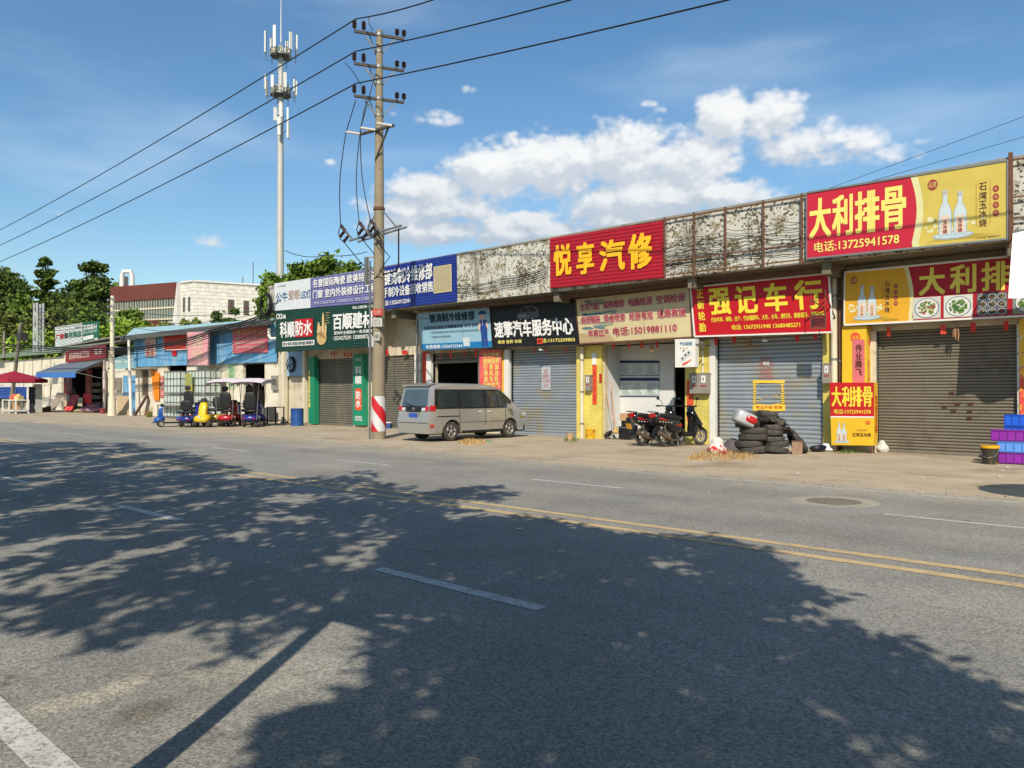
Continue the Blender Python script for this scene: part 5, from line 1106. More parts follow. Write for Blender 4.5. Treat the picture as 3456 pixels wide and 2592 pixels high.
for i in range(3): tyre((st1.x - .02 * i, st1.y + .01 * i, hh + .075), .31, .15, (.05 * (i - 1), -.03, 0), ['lower', 'middle', 'upper'][i] + ' smaller tyre on top of the left stack in the heap'); hh += .142
h2 = .01
for i in range(5): tyre((g2_.x - .03 * i + random.uniform(-.06, .06), g2_.y + random.uniform(-.04, .04), h2 + .09), .37 - .02 * i, .165, (random.uniform(-.09, .09), random.uniform(-.09, .09), 0), ['bottom', 'second lowest', 'third', 'fourth', 'top'][i] + ' tyre of the right stack in the heap'); h2 += .16
tc_ = g1 + kx * .42 + Vector((0, .35, 0))
for i in range(7):
    tyre((tc_.x, tc_.y, .09 + .168 * i), .29, .16, (0, .02 * i, 0), ['lowest', 'second', 'third', 'fourth', 'fifth', 'sixth', 'topmost'][i] + ' tyre of the tall rear stack in the heap')
for i, (du, ang, r_) in enumerate([(.55, .62, .36), (.68, .95, .30), (.30, .3, .24), (.40, -.5, .22)]):
    p = g2_ + kx * du + Vector((0, 0, (.33, .26, h2 + .10, h2 + .12)[i])) if i < 2 else g2_ + kx * (du - .32) + Vector((0, -.05, h2 + .12 - .1 * (i - 2)))
    q = (Matrix.Rotation(atan2(kx.y, kx.x), 3, 'Z') @ Matrix.Rotation((1.15, 1.0, .35, -.5)[i], 3, 'Y')).to_euler()
    tyre(p, r_, .14, q, ['large tyre leaning against the right stack of the heap', 'smaller tyre leaning at the right foot of the heap', 'small tyre lying tilted on top of the right stack', 'small tyre lying crooked near the right edge of the heap top'][i])
m_parts = mat('greasy_metal', C(70, 64, 58), .55, .4, n=.3, ns=14)
for i, (o_, z) in enumerate([(kx * -.22, h2 + .10), (kx * .02, h2 + .15), (kx * .22, h2 - .02), (kx * .35, h2 - .18)]):
    p = g2_ + o_ + Vector((0, -.12, z)); mb = MB(); mb.cyl(p + Vector((-.1, 0, 0)), p + Vector((.1, .04, .05)), .085, .07, 12); mb.cbox(p + Vector((.04, -.04, .06)), (.16, .10, .09), .5 * i, .3); mb.tube([p, p + Vector((.12, -.08, .10)), p + Vector((.22, -.04, -.02))], .022, 8)
    for k in range(5): mb.cyl(p + Vector((-.08 + .03 * k, 0, .02)), p + Vector((-.07 + .03 * k, 0, .02)), .10, seg=12)
    solo(mb, 'engine_part', ['finned engine part at the left of the heap top', 'finned engine part in the middle of the heap top', 'finned engine part at the right shoulder of the tyre heap', 'finned engine part low on the right shoulder of the tyre heap'][i], 'engine part', m_parts, 'engine parts on the tyre heap', True, 35)
# silver top case
p = P(2512, 1412, g1.y - .22); t = thing('top_case', 'silver motorcycle top case with a red reflector tilted on the tyre heap', 'top case', p)
M = Matrix.Translation(p) @ Matrix.Rotation(atan2(kx.y, kx.x), 4, 'Z') @ Matrix.Rotation(.42, 4, 'Y')
def blob(mb, M, sx, sy, sz, p_=3.0, n=14, m_=20):
    rings = []
    for i in range(1, n):
        th = -pi / 2 + pi * i / n; c_, s_ = abs(cos(th)) ** (2 / p_), math.copysign(abs(sin(th)) ** (2 / p_), sin(th)); rings.append([M @ Vector((sx * c_ * math.copysign(abs(cos(a)) ** (2 / p_), cos(a)), sy * c_ * math.copysign(abs(sin(a)) ** (2 / p_), sin(a)), sz * s_)) for a in [2 * pi * k / m_ for k in range(m_)]])
    mb.loft(rings)
mb = MB(); blob(mb, M, .30, .27, .19, 5.); mb.build('shell', mat('silver_plastic', C(200, 200, 202), .3, .3, n=.05), t, True, 60)
mb = MB(); blob(mb, M @ Matrix.Translation((.12, -.08, .02)), .20, .235, .12); mb.build('reflector', MC['red_lamp_lens'], t, True, 60)
mb = MB(); blob(mb, M @ Matrix.Translation((0, 0, -.13)), .305, .285, .075); mb.build('base', mat('grey_plastic', C(150, 150, 150), .5, n=.08), t, True, 60)
# sacks
def sack(c, r, h, m, label, name='sack', seed=0, cat='sack', squash=1.):
    mb = MB(); rings = []
    for i in range(15):
        f = i / 14; rr = r * (.82 + .3 * sin(pi * min(1, f * 1.6))) * (1 - .55 * f ** 2.2) * (1 if f < .86 else max(.05, 1 - ((f - .86) / .14) ** 2 * .95)) * (.8 if i == 0 else 1); ring = []
        for k in range(22):
            a = 2 * pi * k / 22; q = rr * (1 + .30 * noise.noise((cos(a) * 1.6 + seed, sin(a) * 1.6, f * 3)) + .12 * noise.noise((cos(a) * 5, sin(a) * 5 + seed, f * 8))); ring.append((c[0] + q * cos(a), c[1] + q * sin(a) * squash, c[2] + f * h + .03 * noise.noise((cos(a) * 2, sin(a) * 2, seed + f))))
        rings.append(ring)
    mb.loft(rings); return solo(mb, name, label, cat, m, None, True, 80)
g = G(2420, 1536); sack((g.x, g.y, 0), .24, .50, mat('printed_woven_sack', C(226, 214, 202), .8, n=.12, ns=5, dirt=[(C(200, 50, 50), 3.4, .52, .56)]), 'white and red printed sack standing in the dry weeds', seed=1)
g = G(2465, 1528); sack((g.x, g.y + .15, 0), .33, .40, mat('grey_sack', C(92, 84, 84), .8, n=.15, ns=4), 'dull grey sack slumped against the left side of the tyre heap', seed=5)
g = G(2788, 1522); sack((g.x, g.y, 0), .20, .22, mat('white_plastic_bag', C(226, 226, 222), .5, n=.08, dirt=[(C(80, 150, 200), 4, .54, .58)]), 'white and blue plastic bag beside the light box', 'plastic_bag', 8, 'plastic bag')
g = G(2978, 1526); sack((g.x, g.y, 0), .16, .34, mat('white_bag2', C(216, 212, 200), .6, n=.08), 'white plastic bag between the light box and the rightmost shutter', 'plastic_bag', 11, 'plastic bag')
g = G(2762, 1524); mb = MB(); mb.lathe([(0, .02), (.16, .02), (.24, .12), (.235, .12), (.15, .04), (0, .04)], Matrix.Translation(g) @ Matrix.Rotation(.3, 4, 'X'), 18); solo(mb, 'wok', 'blackened wok lying beside the light box', 'wok', m_black, None, True)
t = thing('broom', 'white handled mop leaning beside the light box', 'mop', G(2787, 1518)); a_ = G(2787, 1516); mb = MB(); mb.cyl(a_ + Vector((0, 0, .08)), a_ + Vector((.1, .45, 1.45)), .014, seg=8); mb.build('handle', m_white, t); mb = MB(); mb.tube([a_ + Vector((0, 0, .16)), a_ + Vector((0, -.02, .01))], [.03, .1], 8); mb.build('head', m_cream, t)
g = G(2685, 1535); t = thing('tin_box', 'rusty square tin standing at the right foot of the tyre heap', 'tin', g); mb = MB(); mb.cbox(g + Vector((0, .12, .18)), (.27, .24, .36), .35); mb.build('body', mat('rusty_tin', C(160, 130, 105), .7, n=.25, ns=4, dirt=[(C(110, 80, 60), 4, .5, .6), (C(214, 206, 196), 3, .6, .64)]), t)
mb = MB(); mb.cbox(g + Vector((0, .12, .37)), (.285, .255, .02), .35); mb.build('lid', m_rusty, t)
# dry weeds
m_dry = mat('dry_straw', C(196, 160, 104), 1, n=.2, island=.35); m_weed = mat('green_weed_leaf', C(96, 120, 50), .8, n=.2, island=.3)
def weeds(u, v, ru, rv, n, h, m, label, name='dry_weeds', seed=0):
    rr = random.Random(seed); mb = MB(); c = G(u, v); ax = G(u + ru, v) - c; ay = G(u, v - rv) - c
    for k in range(n):
        a = rr.random() * 6.28; q = rr.random() ** .6; p = c + ax * q * cos(a) + ay * q * sin(a); hh_ = h * rr.uniform(.4, 1.2) * (1.2 - q * .7); d = Vector((rr.uniform(-1, 1), rr.uniform(-1, 1), 0)) * hh_ * .8; s_ = Vector((d.y, -d.x, 0)).normalized() * .0055
        mid = p + d * .4 + Vector((0, 0, hh_ * .7)); tip = p + d + Vector((0, 0, hh_ * rr.uniform(.5, 1.))); mb.add([p - s_, p + s_, mid + s_, mid - s_, tip], [(0, 1, 2, 3), (3, 2, 4)])
    return solo(mb, name, label, 'weeds', m)
weeds(2420, 1542, 92, 15, 420, .24, m_dry, 'patch of dry straw coloured weeds before the tyre heap', seed=1); weeds(2500, 1545, 64, 10, 220, .2, m_dry, 'low dry weeds at the foot of the tyre heap', seed=2); weeds(2350, 1549, 40, 6, 250, .10, m_dry, 'thin fringe of dry weeds left of the printed sack', seed=3)
weeds(1592, 1495, 52, 8, 420, .2, m_dry, 'small patch of dry weeds beside the minivan', seed=4); weeds(1648, 1491, 14, 3, 60, .10, mat('green_scrap', C(70, 160, 90), .8), 'little green weed tuft beside the minivan', 'green_weeds', 5)
weeds(1926, 1485, 26, 8, 220, .16, m_weed, 'green weeds round the pot at the foot of the yellow pier', 'green_weeds', 6); weeds(2960, 1500, 12, 5, 90, .45, m_weed, 'tall weed growing between the light box and the right shutter', 'green_weeds', 7); weeds(2860, 1528, 55, 5, 160, .12, m_weed, 'weeds under the light box', 'green_weeds', 9)
# buckets, drum, crates
def bucket(u, v, r, h, m, label, rim=None, name='bucket', cat='bucket', taper=.86, handle=True):
    g = G(u, v)
    if u == 503: g = P(u, 1300, YW + .2); g.z = 0
    t = thing(name, label, cat, g); M = Matrix.Translation(g); mb = MB(); mb.lathe([(0, .0), (r * taper, .0), (r * (taper + 1) / 2, h * .5), (r, h), (r * .95, h), (r * .82, .04), (0, .04)], M, 24); mb.build('body', m, t, True, 40)
    mb = MB(); mb.lathe([(r * 1.005, h * .86), (r * 1.07, h * .87), (r * 1.07, h * .99), (r * 1.0, h * 1.02), (r * .94, h * 1.01)], M, 24); mb.build('rim', rim or m, t, True, 40)
    if handle: mb = MB(); mb.tube([M @ Vector((-r * 1.05, -.02, h * .85)), M @ Vector((-r * .7, -r * .9, h * .45)), M @ Vector((r * .0, -r * 1.1, h * .35)), M @ Vector((r * .7, -r * .9, h * .45)), M @ Vector((r * 1.05, -.02, h * .85))], .006, 5); mb.build('handle', m_steel, t)
    return t
bucket(3342, 1566, .19, .44, mat('grimy_black_bucket', C(60, 54, 42), .6, n=.3, ns=10, dirt=[(C(160, 130, 60), 9, .58, .64)]), 'grimy bucket with a yellow rim in front of the stacked crates', mat('yellow_plastic', C(236, 176, 30), .4, n=.06))
bucket(1992, 1480, .17, .36, mat('yellow_plastic', C(236, 176, 30), .4), 'yellow bucket at the foot of the yellow tiled pier', None)
bucket(1924, 1486, .13, .24, mat('clay_pot', C(200, 160, 120), .8, n=.15), 'pale clay pot among green weeds by the yellow pier', None, 'flower_pot', 'pot', handle=False)
bucket(1312, 1446, .13, .30, sol(50, 90, 160), 'blue bucket with a white rim behind the concrete utility pole', m_white)
g = G(1003, 1437); t = thing('oil_drum', 'blue steel drum standing left of the leftmost shutter', 'drum', g); mb = MB(); r_, h_ = .32, .88
mb.lathe([(0, 0), (r_, 0), (r_, h_ * .32), (r_ * 1.03, h_ * .335), (r_, h_ * .35), (r_, h_ * .65), (r_ * 1.03, h_ * .665), (r_, h_ * .68), (r_, h_), (r_ * 1.02, h_ + .01), (r_ * .97, h_ + .01), (r_ * .95, h_ - .02), (0, h_ - .02)], Matrix.Translation(g), 28); mb.build('body', mat('blue_drum_paint', C(36, 82, 150), .5, n=.12, dirt=[(C(90, 90, 90), 4, .62, .75)]), t, True, 35)
RIBM = {}
def crate(c, sx, sy, sz, rz, m, label):
    t = thing('crate', label, 'crate', c, rz, 'plastic crates stacked at the right edge'); t['_o'] = [0, 0, 0]
    mb = MB(); w_ = .02; x, y = sx / 2, sy / 2
    mb.box((-x, -y, 0), (x, y, w_)); mb.box((-x, -y, w_), (x, -y + w_, sz)); mb.box((-x, y - w_, w_), (x, y, sz)); mb.box((-x, -y + w_, w_), (-x + w_, y - w_, sz)); mb.box((x - w_, -y + w_, w_), (x, y - w_, sz)); mb.build('shell', m, t)
    mb = MB(); o_ = .012
    for z in (sz - .025, .01): mb.box((-x - o_, -y - o_, z), (x + o_, -y, z + .022)); mb.box((-x - o_, y, z), (x + o_, y + o_, z + .022)); mb.box((-x - o_, -y, z), (-x, y, z + .022)); mb.box((x, -y, z), (x + o_, y, z + .022))
    for k in range(5):
        xx = -x + (sx) * k / 4; mb.box((xx - .008, -y - o_, .032), (xx + .008, -y, sz - .025))
    for k in range(4):
        yy = -y + sy * k / 3; mb.box((x, yy - .008, .032), (x + o_, yy + .008, sz - .025)); mb.box((-x - o_, yy - .008, .032), (-x, yy + .008, sz - .025))
    mb.build('rib', RIBM[m.name], t); mb = MB(); mb.box((-.035, -y - .010, sz * .42), (.035, -y - .002, sz * .6)); mb.build('label_plate', m, t); return t
PUR = sol(140, 40, 160, .85, .4); LBL = sol(96, 150, 226, .85, .4); BL2 = sol(30, 96, 214, .85, .4)
RIBM[PUR.name] = sol(112, 30, 130, .75, .4); RIBM[LBL.name] = sol(70, 124, 205, .75, .4); RIBM[BL2.name] = sol(22, 74, 178, .75, .4)
gc = G(3402, 1567) + Vector((.1, .28, 0)); cz = .012; cr = .08
for m_, lb in ((PUR, 'purple plastic crate at the bottom of the front stack'), (LBL, 'light blue plastic crate between the two purple ones')): crate((gc.x, gc.y, cz), .66, .48, .262, cr, m_, lb); cz += .264
crate((gc.x - .13, gc.y, cz), .66, .48, .262, cr, PUR, 'purple plastic crate on top of the front stack, pushed to the left')
cz = .012
for i, lb in enumerate(('lowest bright blue crate of the rear stack', 'second bright blue crate of the rear stack', 'third bright blue crate of the rear stack', 'topmost bright blue crate of the rear stack')): crate((gc.x + .02, gc.y + .62, cz), .62, .46, .285, cr, BL2, lb); cz += .287
for i in range(3): crate((gc.x + .80, gc.y + .06, .012 + .264 * i), .6, .46, .262, cr, (LBL, BL2, LBL)[i], ['lowest', 'middle', 'top'][i] + ' crate of the stack cut by the right edge of the frame')
# brooms and tools in the open shop
YT = YW - .1
for i, (a_, b_, r_) in enumerate([((2041, 1315), (2080, 1448), .016), ((2062, 1290), (2078, 1448), .018)]):
    p0 = P(*a_, YW + .1); p1 = P(*b_, YT - .1); t = thing('broom', ('thin', 'thicker reddish')[i] + ' broom handle leaning at the left jamb of the open shop', 'broom', p1); mb = MB(); mb.cyl(p0, p1, r_, seg=8); mb.build('handle', mat('wooden_handle', C(200, 150, 110), .6, n=.15), t)
    mb = MB(); mb.tube([p1 + Vector((0, 0, .1)), p1 + Vector((.02, -.05, -.14))], [.03, .11], 10); mb.build('head', mat('straw_head', C(190, 160, 90), .9, n=.2), t, True)
g = G(2105, 1464); g.y = YW - .05; g = Vector((P(2108, 1400, YW).x, YW + .15, .02)); t = thing('tool_cabinet', 'black tool box with a cardboard box on it inside the open shop', 'tool box', g)
mb = MB(); mb.cbox(g + Vector((0, 0, .24)), (.46, .4, .44), .1); mb.cbox(g + Vector((.05, 0, .62)), (.38, .34, .32), .1); mb.build('body', m_black, t); mb = MB(); mb.cbox(g + Vector((-.05, -.08, .80)), (.28, .24, .26), .3); mb.build('cardboard', mat('cardboard', C(190, 150, 110), .85, n=.12), t)
mb = MB(); mb.cbox(g + Vector((0, -.21, .42)), (.47, .02, .03), .1); mb.build('trim', m_steel, t)
g = Vector((P(2068, 1400, YW).x, YW - .12, .02)); mb = MB()
for k in range(14): a = random.random() * 6.28; q = random.uniform(.05, .22); p = g + Vector((q * cos(a), q * sin(a) * .6, random.uniform(.04, .26))); mb.tube([p, p + Vector((random.uniform(-.1, .1), random.uniform(-.1, .1), .06)), p + Vector((random.uniform(-.15, .15), random.uniform(-.1, .1), -.03))], .028, 8)
solo(mb, 'hose_pile', 'tangle of dark hoses and tools at the left jamb of the open shop', 'hoses', m_parts, None, True)
g = G(2122, 1472); mb = MB(); mb.lathe([(0, 0), (.05, 0), (.055, .02), (.055, .16), (.02, .20), (.02, .24), (0, .25)], Matrix.Translation(g), 14); solo(mb, 'bottle', 'small white bottle standing in front of the tool box', 'bottle', m_white, None, True)

# ------------------------------------------------------------------ blue shed left of the row
YK = 24.4
XK = lambda u: P(u, 1300, YK).x
ridge = lambda u, v, Y: P(u, v, Y)
shed = thing('blue_shed', 'low workshop with blue corrugated cladding over stained plaster walls and a pale blue roof', 'building', (XK(457), YK, 0))
m_bcor = mat('blue_corrugated_cladding', C(98, 158, 200), .6, n=.14, ns=1.5, dirt=[(C(160, 184, 194), 1.2, .50, .70, (1, 1, .3)), (C(70, 90, 110), 4, .62, .75)]); m_broof = mat('pale_blue_roof_sheet', C(170, 204, 208), .5, n=.1, ns=1.5)
def corrug(mb, x0, x1, y, zb0, zt0, zb1, zt1, pitch=.24, amp=.03):
    n = max(2, int(abs(x1 - x0) / (pitch / 4)))
    for i in range(n):
        q = []
        for j in (i, i + 1):
            f = j / n; q.append((x0 + (x1 - x0) * f, y - amp * (0, 1, 1, 0)[j % 4], zb0 + (zb1 - zb0) * f, zt0 + (zt1 - zt0) * f))
        a, b = q; mb.quad((a[0], a[1], a[2]), (b[0], b[1], b[2]), (b[0], b[1], b[3]), (a[0], a[1], a[3]))
xa, xb_ = XK(457), XK(942); zt = 5.85; zm = 3.75
mb = MB(); corrug(mb, xa, xb_, YK - .12, zm - .1, zt, zm - .25, zt - .05); mb.build('cladding', m_bcor, shed)
D1 = (XK(564), XK(630)); D2 = (XK(819), XK(893)); HD = 3.75
mb = MB(); x = xa
for a, b in (D1, D2): mb.box((x, YK, 0), (a, YK + .2, HD)); x = b
mb.box((x, YK, 0), (XL - .02, YK + .2, HD)); mb.box((xa, YK, HD), (XL - .02, YK + .2, zt)); mb.box((xa, YK + .2, 0), (xa + .2, YK + 9, zt)); mb.build('wall', m_shed, shed)
mb = MB(); n = 60; x0_, x1_ = xa - .6, xb_ + .3
ra, rb2 = P(454, 1109, YK + 6), P(918, 1078, YK + 6); mb.slab([(x0_, YK - .65, zt + .02), (x1_, YK - .65, zt - .02), (rb2.x + .3, YK + 6, rb2.z), (ra.x, YK + 6, ra.z)], (0, 0, .05))
for i in range(90):
    x = x0_ + (x1_ - x0_) * i / 89; mb.bar((x, YK - .74, zt - .10 - .1 * i / 89), (ra.x + (rb2.x + .3 - ra.x) * i / 89, YK + 6, ra.z + (rb2.z - ra.z) * i / 89 + .05), .05, .05)
mb.build('roof', m_broof, shed)
mb = MB(); mb.bar((x0_, YK - .80, zt - .04), (x1_, YK - .80, zt - .08), .18, .34); mb.build('gutter', mat('grey_gutter', C(92, 94, 90), .7, n=.2), shed)
for a, b in (D1, D2):
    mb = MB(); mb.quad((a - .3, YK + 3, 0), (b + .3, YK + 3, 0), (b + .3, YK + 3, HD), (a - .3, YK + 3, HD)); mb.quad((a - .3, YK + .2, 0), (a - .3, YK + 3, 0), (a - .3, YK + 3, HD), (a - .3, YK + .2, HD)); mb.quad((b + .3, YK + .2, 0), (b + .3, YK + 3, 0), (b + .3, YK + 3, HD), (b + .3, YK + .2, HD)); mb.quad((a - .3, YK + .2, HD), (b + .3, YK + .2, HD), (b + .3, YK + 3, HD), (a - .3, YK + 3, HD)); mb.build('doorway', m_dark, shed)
mb = MB(); z = P(855, 1230, YK).z; 
for k in range(8): mb.cbox(((D2[0] + D2[1]) / 2, YK + .08 - .02 * (k % 2), z + .04 + (HD - z) * k / 8), (D2[1] - D2[0], .03, (HD - z) / 8 * .95))
mb.build('roller_shutter', m_sh[0], shed)
# barred window
a_ = P(481, 1252, YK - .02); b_ = P(500, 1333, YK - .02); mb = MB(); mb.box((a_.x, YK - .03, b_.z), (b_.x, YK - .003, a_.z)); w_ = mb.build('window', sol(120, 116, 100), shed); mb = MB()
for k in range(7): x = a_.x + (b_.x - a_.x) * k / 6; mb.bar((x, YK - .08, b_.z - .2), (x, YK - .08, a_.z + .2), .02, .02)
mb.build('window_bars', m_rusty, w_)
mb = MB(); mb.box((P(458, 1, YK).x, YK - .6, P(470, 1243, YK).z - .12), (P(540, 1, YK).x, YK - .002, P(470, 1243, YK).z)); mb.build('ledge', m_conc, shed)
# signs on the shed
YKS = YK - .22
t, b = signboard([(489, 1140), (525, 1136), (525, 1202), (490, 1204)], YKS, 'poster_board', 'white poster with washed out pink lettering at the left end of the blue cladding', sol(222, 196, 190), cat='poster'); b.text('招工\n电话\n配件\n维修', .12, .05, .88, .75, sol(196, 110, 100), .05); b.done(t)
t, b = signboard([(551, 1131), (632, 1128), (631, 1179), (553, 1182)], YKS, 'shop_sign', 'red sign with a pale frame over the dark doorway of the blue shed', sol(206, 30, 36), frame=m_white); b.text('电动车 三轮车', .08, .62, .92, .90, ORG, .05); b.text('维修 配件 批发', .05, .37, .95, .55, ORG, .05); b.text('电话:13726390298', .05, .10, .95, .28, ORG, .05); b.done(t)
t, b = signboard([(632, 1119), (704, 1117), (703, 1233), (634, 1233)], YKS - .75, 'banner', 'tall faded pink banner with cream characters hanging before the blue cladding', mat('faded_pink_banner', C(236, 168, 172), .7, n=.08, ns=2), frame=m_steel, cat='banner'); b.text('废\n品', .25, .50, .75, .88, sol(246, 226, 190), .07); b.text('回\n收', .25, .16, .70, .42, sol(246, 226, 190), .06); 
for i in range(3): b.poly(rect(.15, .04 + .035 * i, .85, .05 + .035 * i), sol(246, 196, 186), .006)
b.done(t)
t, b = signboard([(785, 1106), (903, 1101), (902, 1189), (786, 1192)], YKS, 'shop_sign', 'sun faded pink red sign with three lines of small white lettering on the blue cladding', mat('faded_red_sign', C(214, 104, 116), .7, n=.1, ns=1.5)); b.text('信 诚 日 用 品', .12, .70, .86, .92, sol(226, 190, 130), .05)
for i, s_ in enumerate(('主营:电动三轮车 老年代步车', '维修:各种品牌电动车电池', '电话:13726390298 价格优惠')): b.text(s_, .08, .50 - .16 * i, .93, .60 - .16 * i, sol(238, 206, 200), .06)
b.done(t)
poster(R4(665 - 85, 1183, 595, 1200), YKS, 'sticker', 'small red paper square below the framed red sign of the shed', 'sticker', RED)
poster([(508, 1248), (538, 1258), (537, 1352), (520, 1352)], YK - .10, 'banner', 'slanted orange cloth banner on the shed wall', 'banner', mat('orange_cloth', C(248, 140, 30), .8, n=.1))
poster(R4(541, 1268, 552, 1342), YK - .05, 'couplet', 'dark pink couplet strip beside the orange banner', 'couplet', mat('pink_couplet', C(206, 96, 92), .8, n=.25, ns=5, dirt=[(C(232, 214, 190), 3, .5, .55)]))
t = thing('wall_writing', 'faded green vertical characters painted on the shed wall', 'painted sign', P(782, 1306, YK)); b = Board(*[P(u, v, YK - .02) for u, v in R4(769, 1206, 794, 1312)]); b.poly(rect(0, 0, 1, 1), sol(196, 216, 176), .002); b.text('补\n胎\n充\n气', .15, .04, .85, .96, sol(120, 178, 130), .06, .006); b.done(t)
# tanks before the shed
m_tank = mat('translucent_white_tank', C(206, 216, 206), .5, n=.12, ns=3, dirt=[(C(150, 170, 150), 2, .55, .75)])
def tank(u, z0_, lab, Y=23.3, w_=1.75, h_=1.15):
    x = P(u, 1300, Y).x; t = thing('caged_tank', lab, 'liquid tank', (x, Y, z0_), 0, 'caged white tanks stacked before the shed'); t['_o'] = [0, 0, 0]; mb = MB(); mb.box((-w_ / 2, -.5, .12), (w_ / 2, .5, h_)); mb.build('container', m_tank, t); mb = MB()
    for k in range(6): xx = -w_ / 2 + w_ * k / 5; mb.bar((xx, -.53, .08), (xx, -.53, h_ + .02), .03, .03); mb.bar((xx, -.53, h_ + .02), (xx, .53, h_ + .02), .03, .03)
    for k in range(4): zz = .12 + (h_ - .1) * k / 3; mb.bar((-w_ / 2 - .02, -.545, zz), (w_ / 2 + .02, -.545, zz), .03, .03); mb.bar((w_ / 2 + .02, -.53, zz), (w_ / 2 + .02, .53, zz), .03, .03)
    for k in range(4): yy = -.53 + 1.06 * k / 3; mb.bar((w_ / 2 + .02, yy, .08), (w_ / 2 + .02, yy, h_), .03, .03)
    mb.build('cage', m_steel, t); mb = MB(); mb.box((-w_ / 2, -.55, 0), (w_ / 2, .55, .09)); mb.build('pallet', m_steel, t)
xt = P(612, 1, 23.3).x
z_ = P(650, 1345, 23.3).z
for u, zz, lab in [(607, .02, 'lower left caged white tank'), (607, 1.58, 'upper left caged white tank'), (691, .02, 'lower right caged white tank'), (691, 1.58, 'upper right caged white tank')]:
    tank(u, zz, lab + ' of the stack before the dark doorway', w_=2.35 if u < 650 else 2.15, h_=1.5)
poster([(625, 1263), (649, 1262), (649, 1322), (625, 1323)], 22.6, 'display_board', 'greenish yellow panel hanging before the caged tanks', 'display board', mat('olive_yellow_panel', C(170, 160, 60), .6, n=.1, dirt=[(C(120, 160, 130), 1.2, .5, .56)]))
# mobility scooters
def mobility(u, v, rz, colr, label, canopy=False, high=False, sc=1.):
    g = G(u, v); m_ = mat('mobility_paint_%d_%d_%d' % colr, C(*colr), .28, n=.08, coat=.5); t = thing('mobility_scooter', label, 'mobility scooter', (g.x, g.y, .01), rz, 'mobility scooters parked before the blue shed'); t['_o'] = [0, 0, 0]; t.scale = (sc, sc, sc)
    RX = Matrix.Rotation(pi / 2, 4, 'X')
    for x, y in ((-.42, -.30), (-.42, .30), (.62, -.27), (.62, .27)): wheel(t, Matrix.Translation((x, y, .16)) @ RX, .16, .10, .09, spokes=4)
    mb = MB(); blob(mb, Matrix.Translation((-.42, 0, .36)), .38, .33, .13, 3.2, 12, 18); mb.build('rear_cover', m_, t, True, 60)
    mb = MB(); mb.box((-.15, -.28, .16), (.55, .28, .22)); mb.build('footplate', m_black, t)
    mb = MB(); blob(mb, Matrix.Translation((.68, 0, .34)) @ Matrix.Rotation(.3, 4, 'Y'), .26, .31, .15, 2.6, 12, 18); mb.build('front_cover', m_, t, True, 60)
    mb = MB(); prof(mb, [(.50, .30), (.78, .34), (.70, .80), (.60, 1.0), (.50, .98), (.52, .70)], .15, .35); mb.build('tiller', m_, t, True, 50)
    mb = MB(); mb.tube([(.44, -.30, .98), (.52, -.15, 1.0), (.54, 0, 1.0), (.52, .15, 1.0), (.44, .30, .98)], .02, 8); mb.cbox((.56, 0, 1.02), (.12, .22, .12), ry=-.4); mb.build('handlebar', m_black, t, True)
    mb = MB(); mb.cyl((-.36, 0, .36), (-.36, 0, .60), .04, seg=10); mb.build('seat_post', m_black, t)
    mb = MB(); blob(mb, Matrix.Translation((-.32, 0, .66)), .25, .25, .065, 3.2, 10, 18); mb.build('seat', m_seat, t, True, 60)
    bh = .36 if high else .24; mb = MB(); blob(mb, Matrix.Translation((-.58, 0, .72 + bh)) @ Matrix.Rotation(-.12, 4, 'Y'), .06, .24, bh, 3.2, 12, 16); 
    if high: blob(mb, Matrix.Translation((-.66, 0, 1.56)), .05, .14, .11, 2.6, 8, 12)
    mb.build('backrest', m_seat, t, True, 60)
    for s in (-1, 1): mb = MB(); mb.tube([(-.55, s * .27, .84), (-.20, s * .28, .86)], .028, 8); mb.build('armrest', m_seat, t, True)
    mb = MB(); mb.box((-.82, -.26, .18), (-.76, .26, .24)); mb.tube([(.92, -.2, .2), (.98, 0, .2), (.92, .2, .2)], .02, 6); mb.build('bumper', m_black, t)
    for s in (-1, 1): mb = MB(); mb.cbox((-.79, s * .2, .36), (.03, .08, .05)); mb.build('tail_light', MC['red_lamp_lens'], t)
    mb = MB(); mb.lathe([(0, .02), (.05, .01), (.06, -.02)], Matrix.Translation((.93, 0, .40)) @ Matrix.Rotation(pi / 2, 4, 'Y'), 12); mb.build('headlight', MC['clear_lamp_lens'], t)
    if canopy:
        m_can = mat('lilac_canopy_cloth', C(226, 214, 222), .8, n=.05); mb = MB(); rows_ = []
        for i in range(17):
            x = -1.15 + 2.3 * i / 16; zz = 1.80 + .16 * cos((x - .05) * 1.35) ; rows_.append([(x, -.62, zz - .15 - .02 * (i % 2)), (x, -.60, zz), (x, -.2, zz + .05), (x, .2, zz + .05), (x, .60, zz), (x, .62, zz - .15 - .02 * (i % 2))])
        mb.loft(rows_, cap=False, close=False); mb.build('canopy', m_can, t, True, 50)
        mb = MB()
        for x, y in ((-.72, -.3), (-.72, .3), (.72, -.2), (.72, .2)): mb.cyl((x, y, .3), (x, y * 1.3, 1.82), .014, seg=6)
        mb.build('canopy_frame', m_steel, t)
    return t
mobility(590, 1440, -1.9, (30, 80, 160), 'blue mobility scooter at the left end of the parked line', sc=1.05)
mobility(648, 1441, 2.25, (32, 44, 130), 'dark blue mobility scooter second from the left, its back to the road', sc=1.1)
mobility(664, 1428, 2.1, (60, 62, 66), 'grey mobility scooter with a tall seat behind the yellow one', high=True, sc=1.25)
mobility(712, 1440, -.95, (236, 196, 26), 'yellow mobility scooter facing the road in the middle of the parked line', sc=1.25)
mobility(776, 1439, 2.35, (176, 26, 40), 'red mobility scooter with a pale canopy and tall seat', True, True, 1.2)
mobility(818, 1432, -.9, (30, 70, 170), 'bright blue mobility scooter between the red one and the dark doorway', sc=1.1)
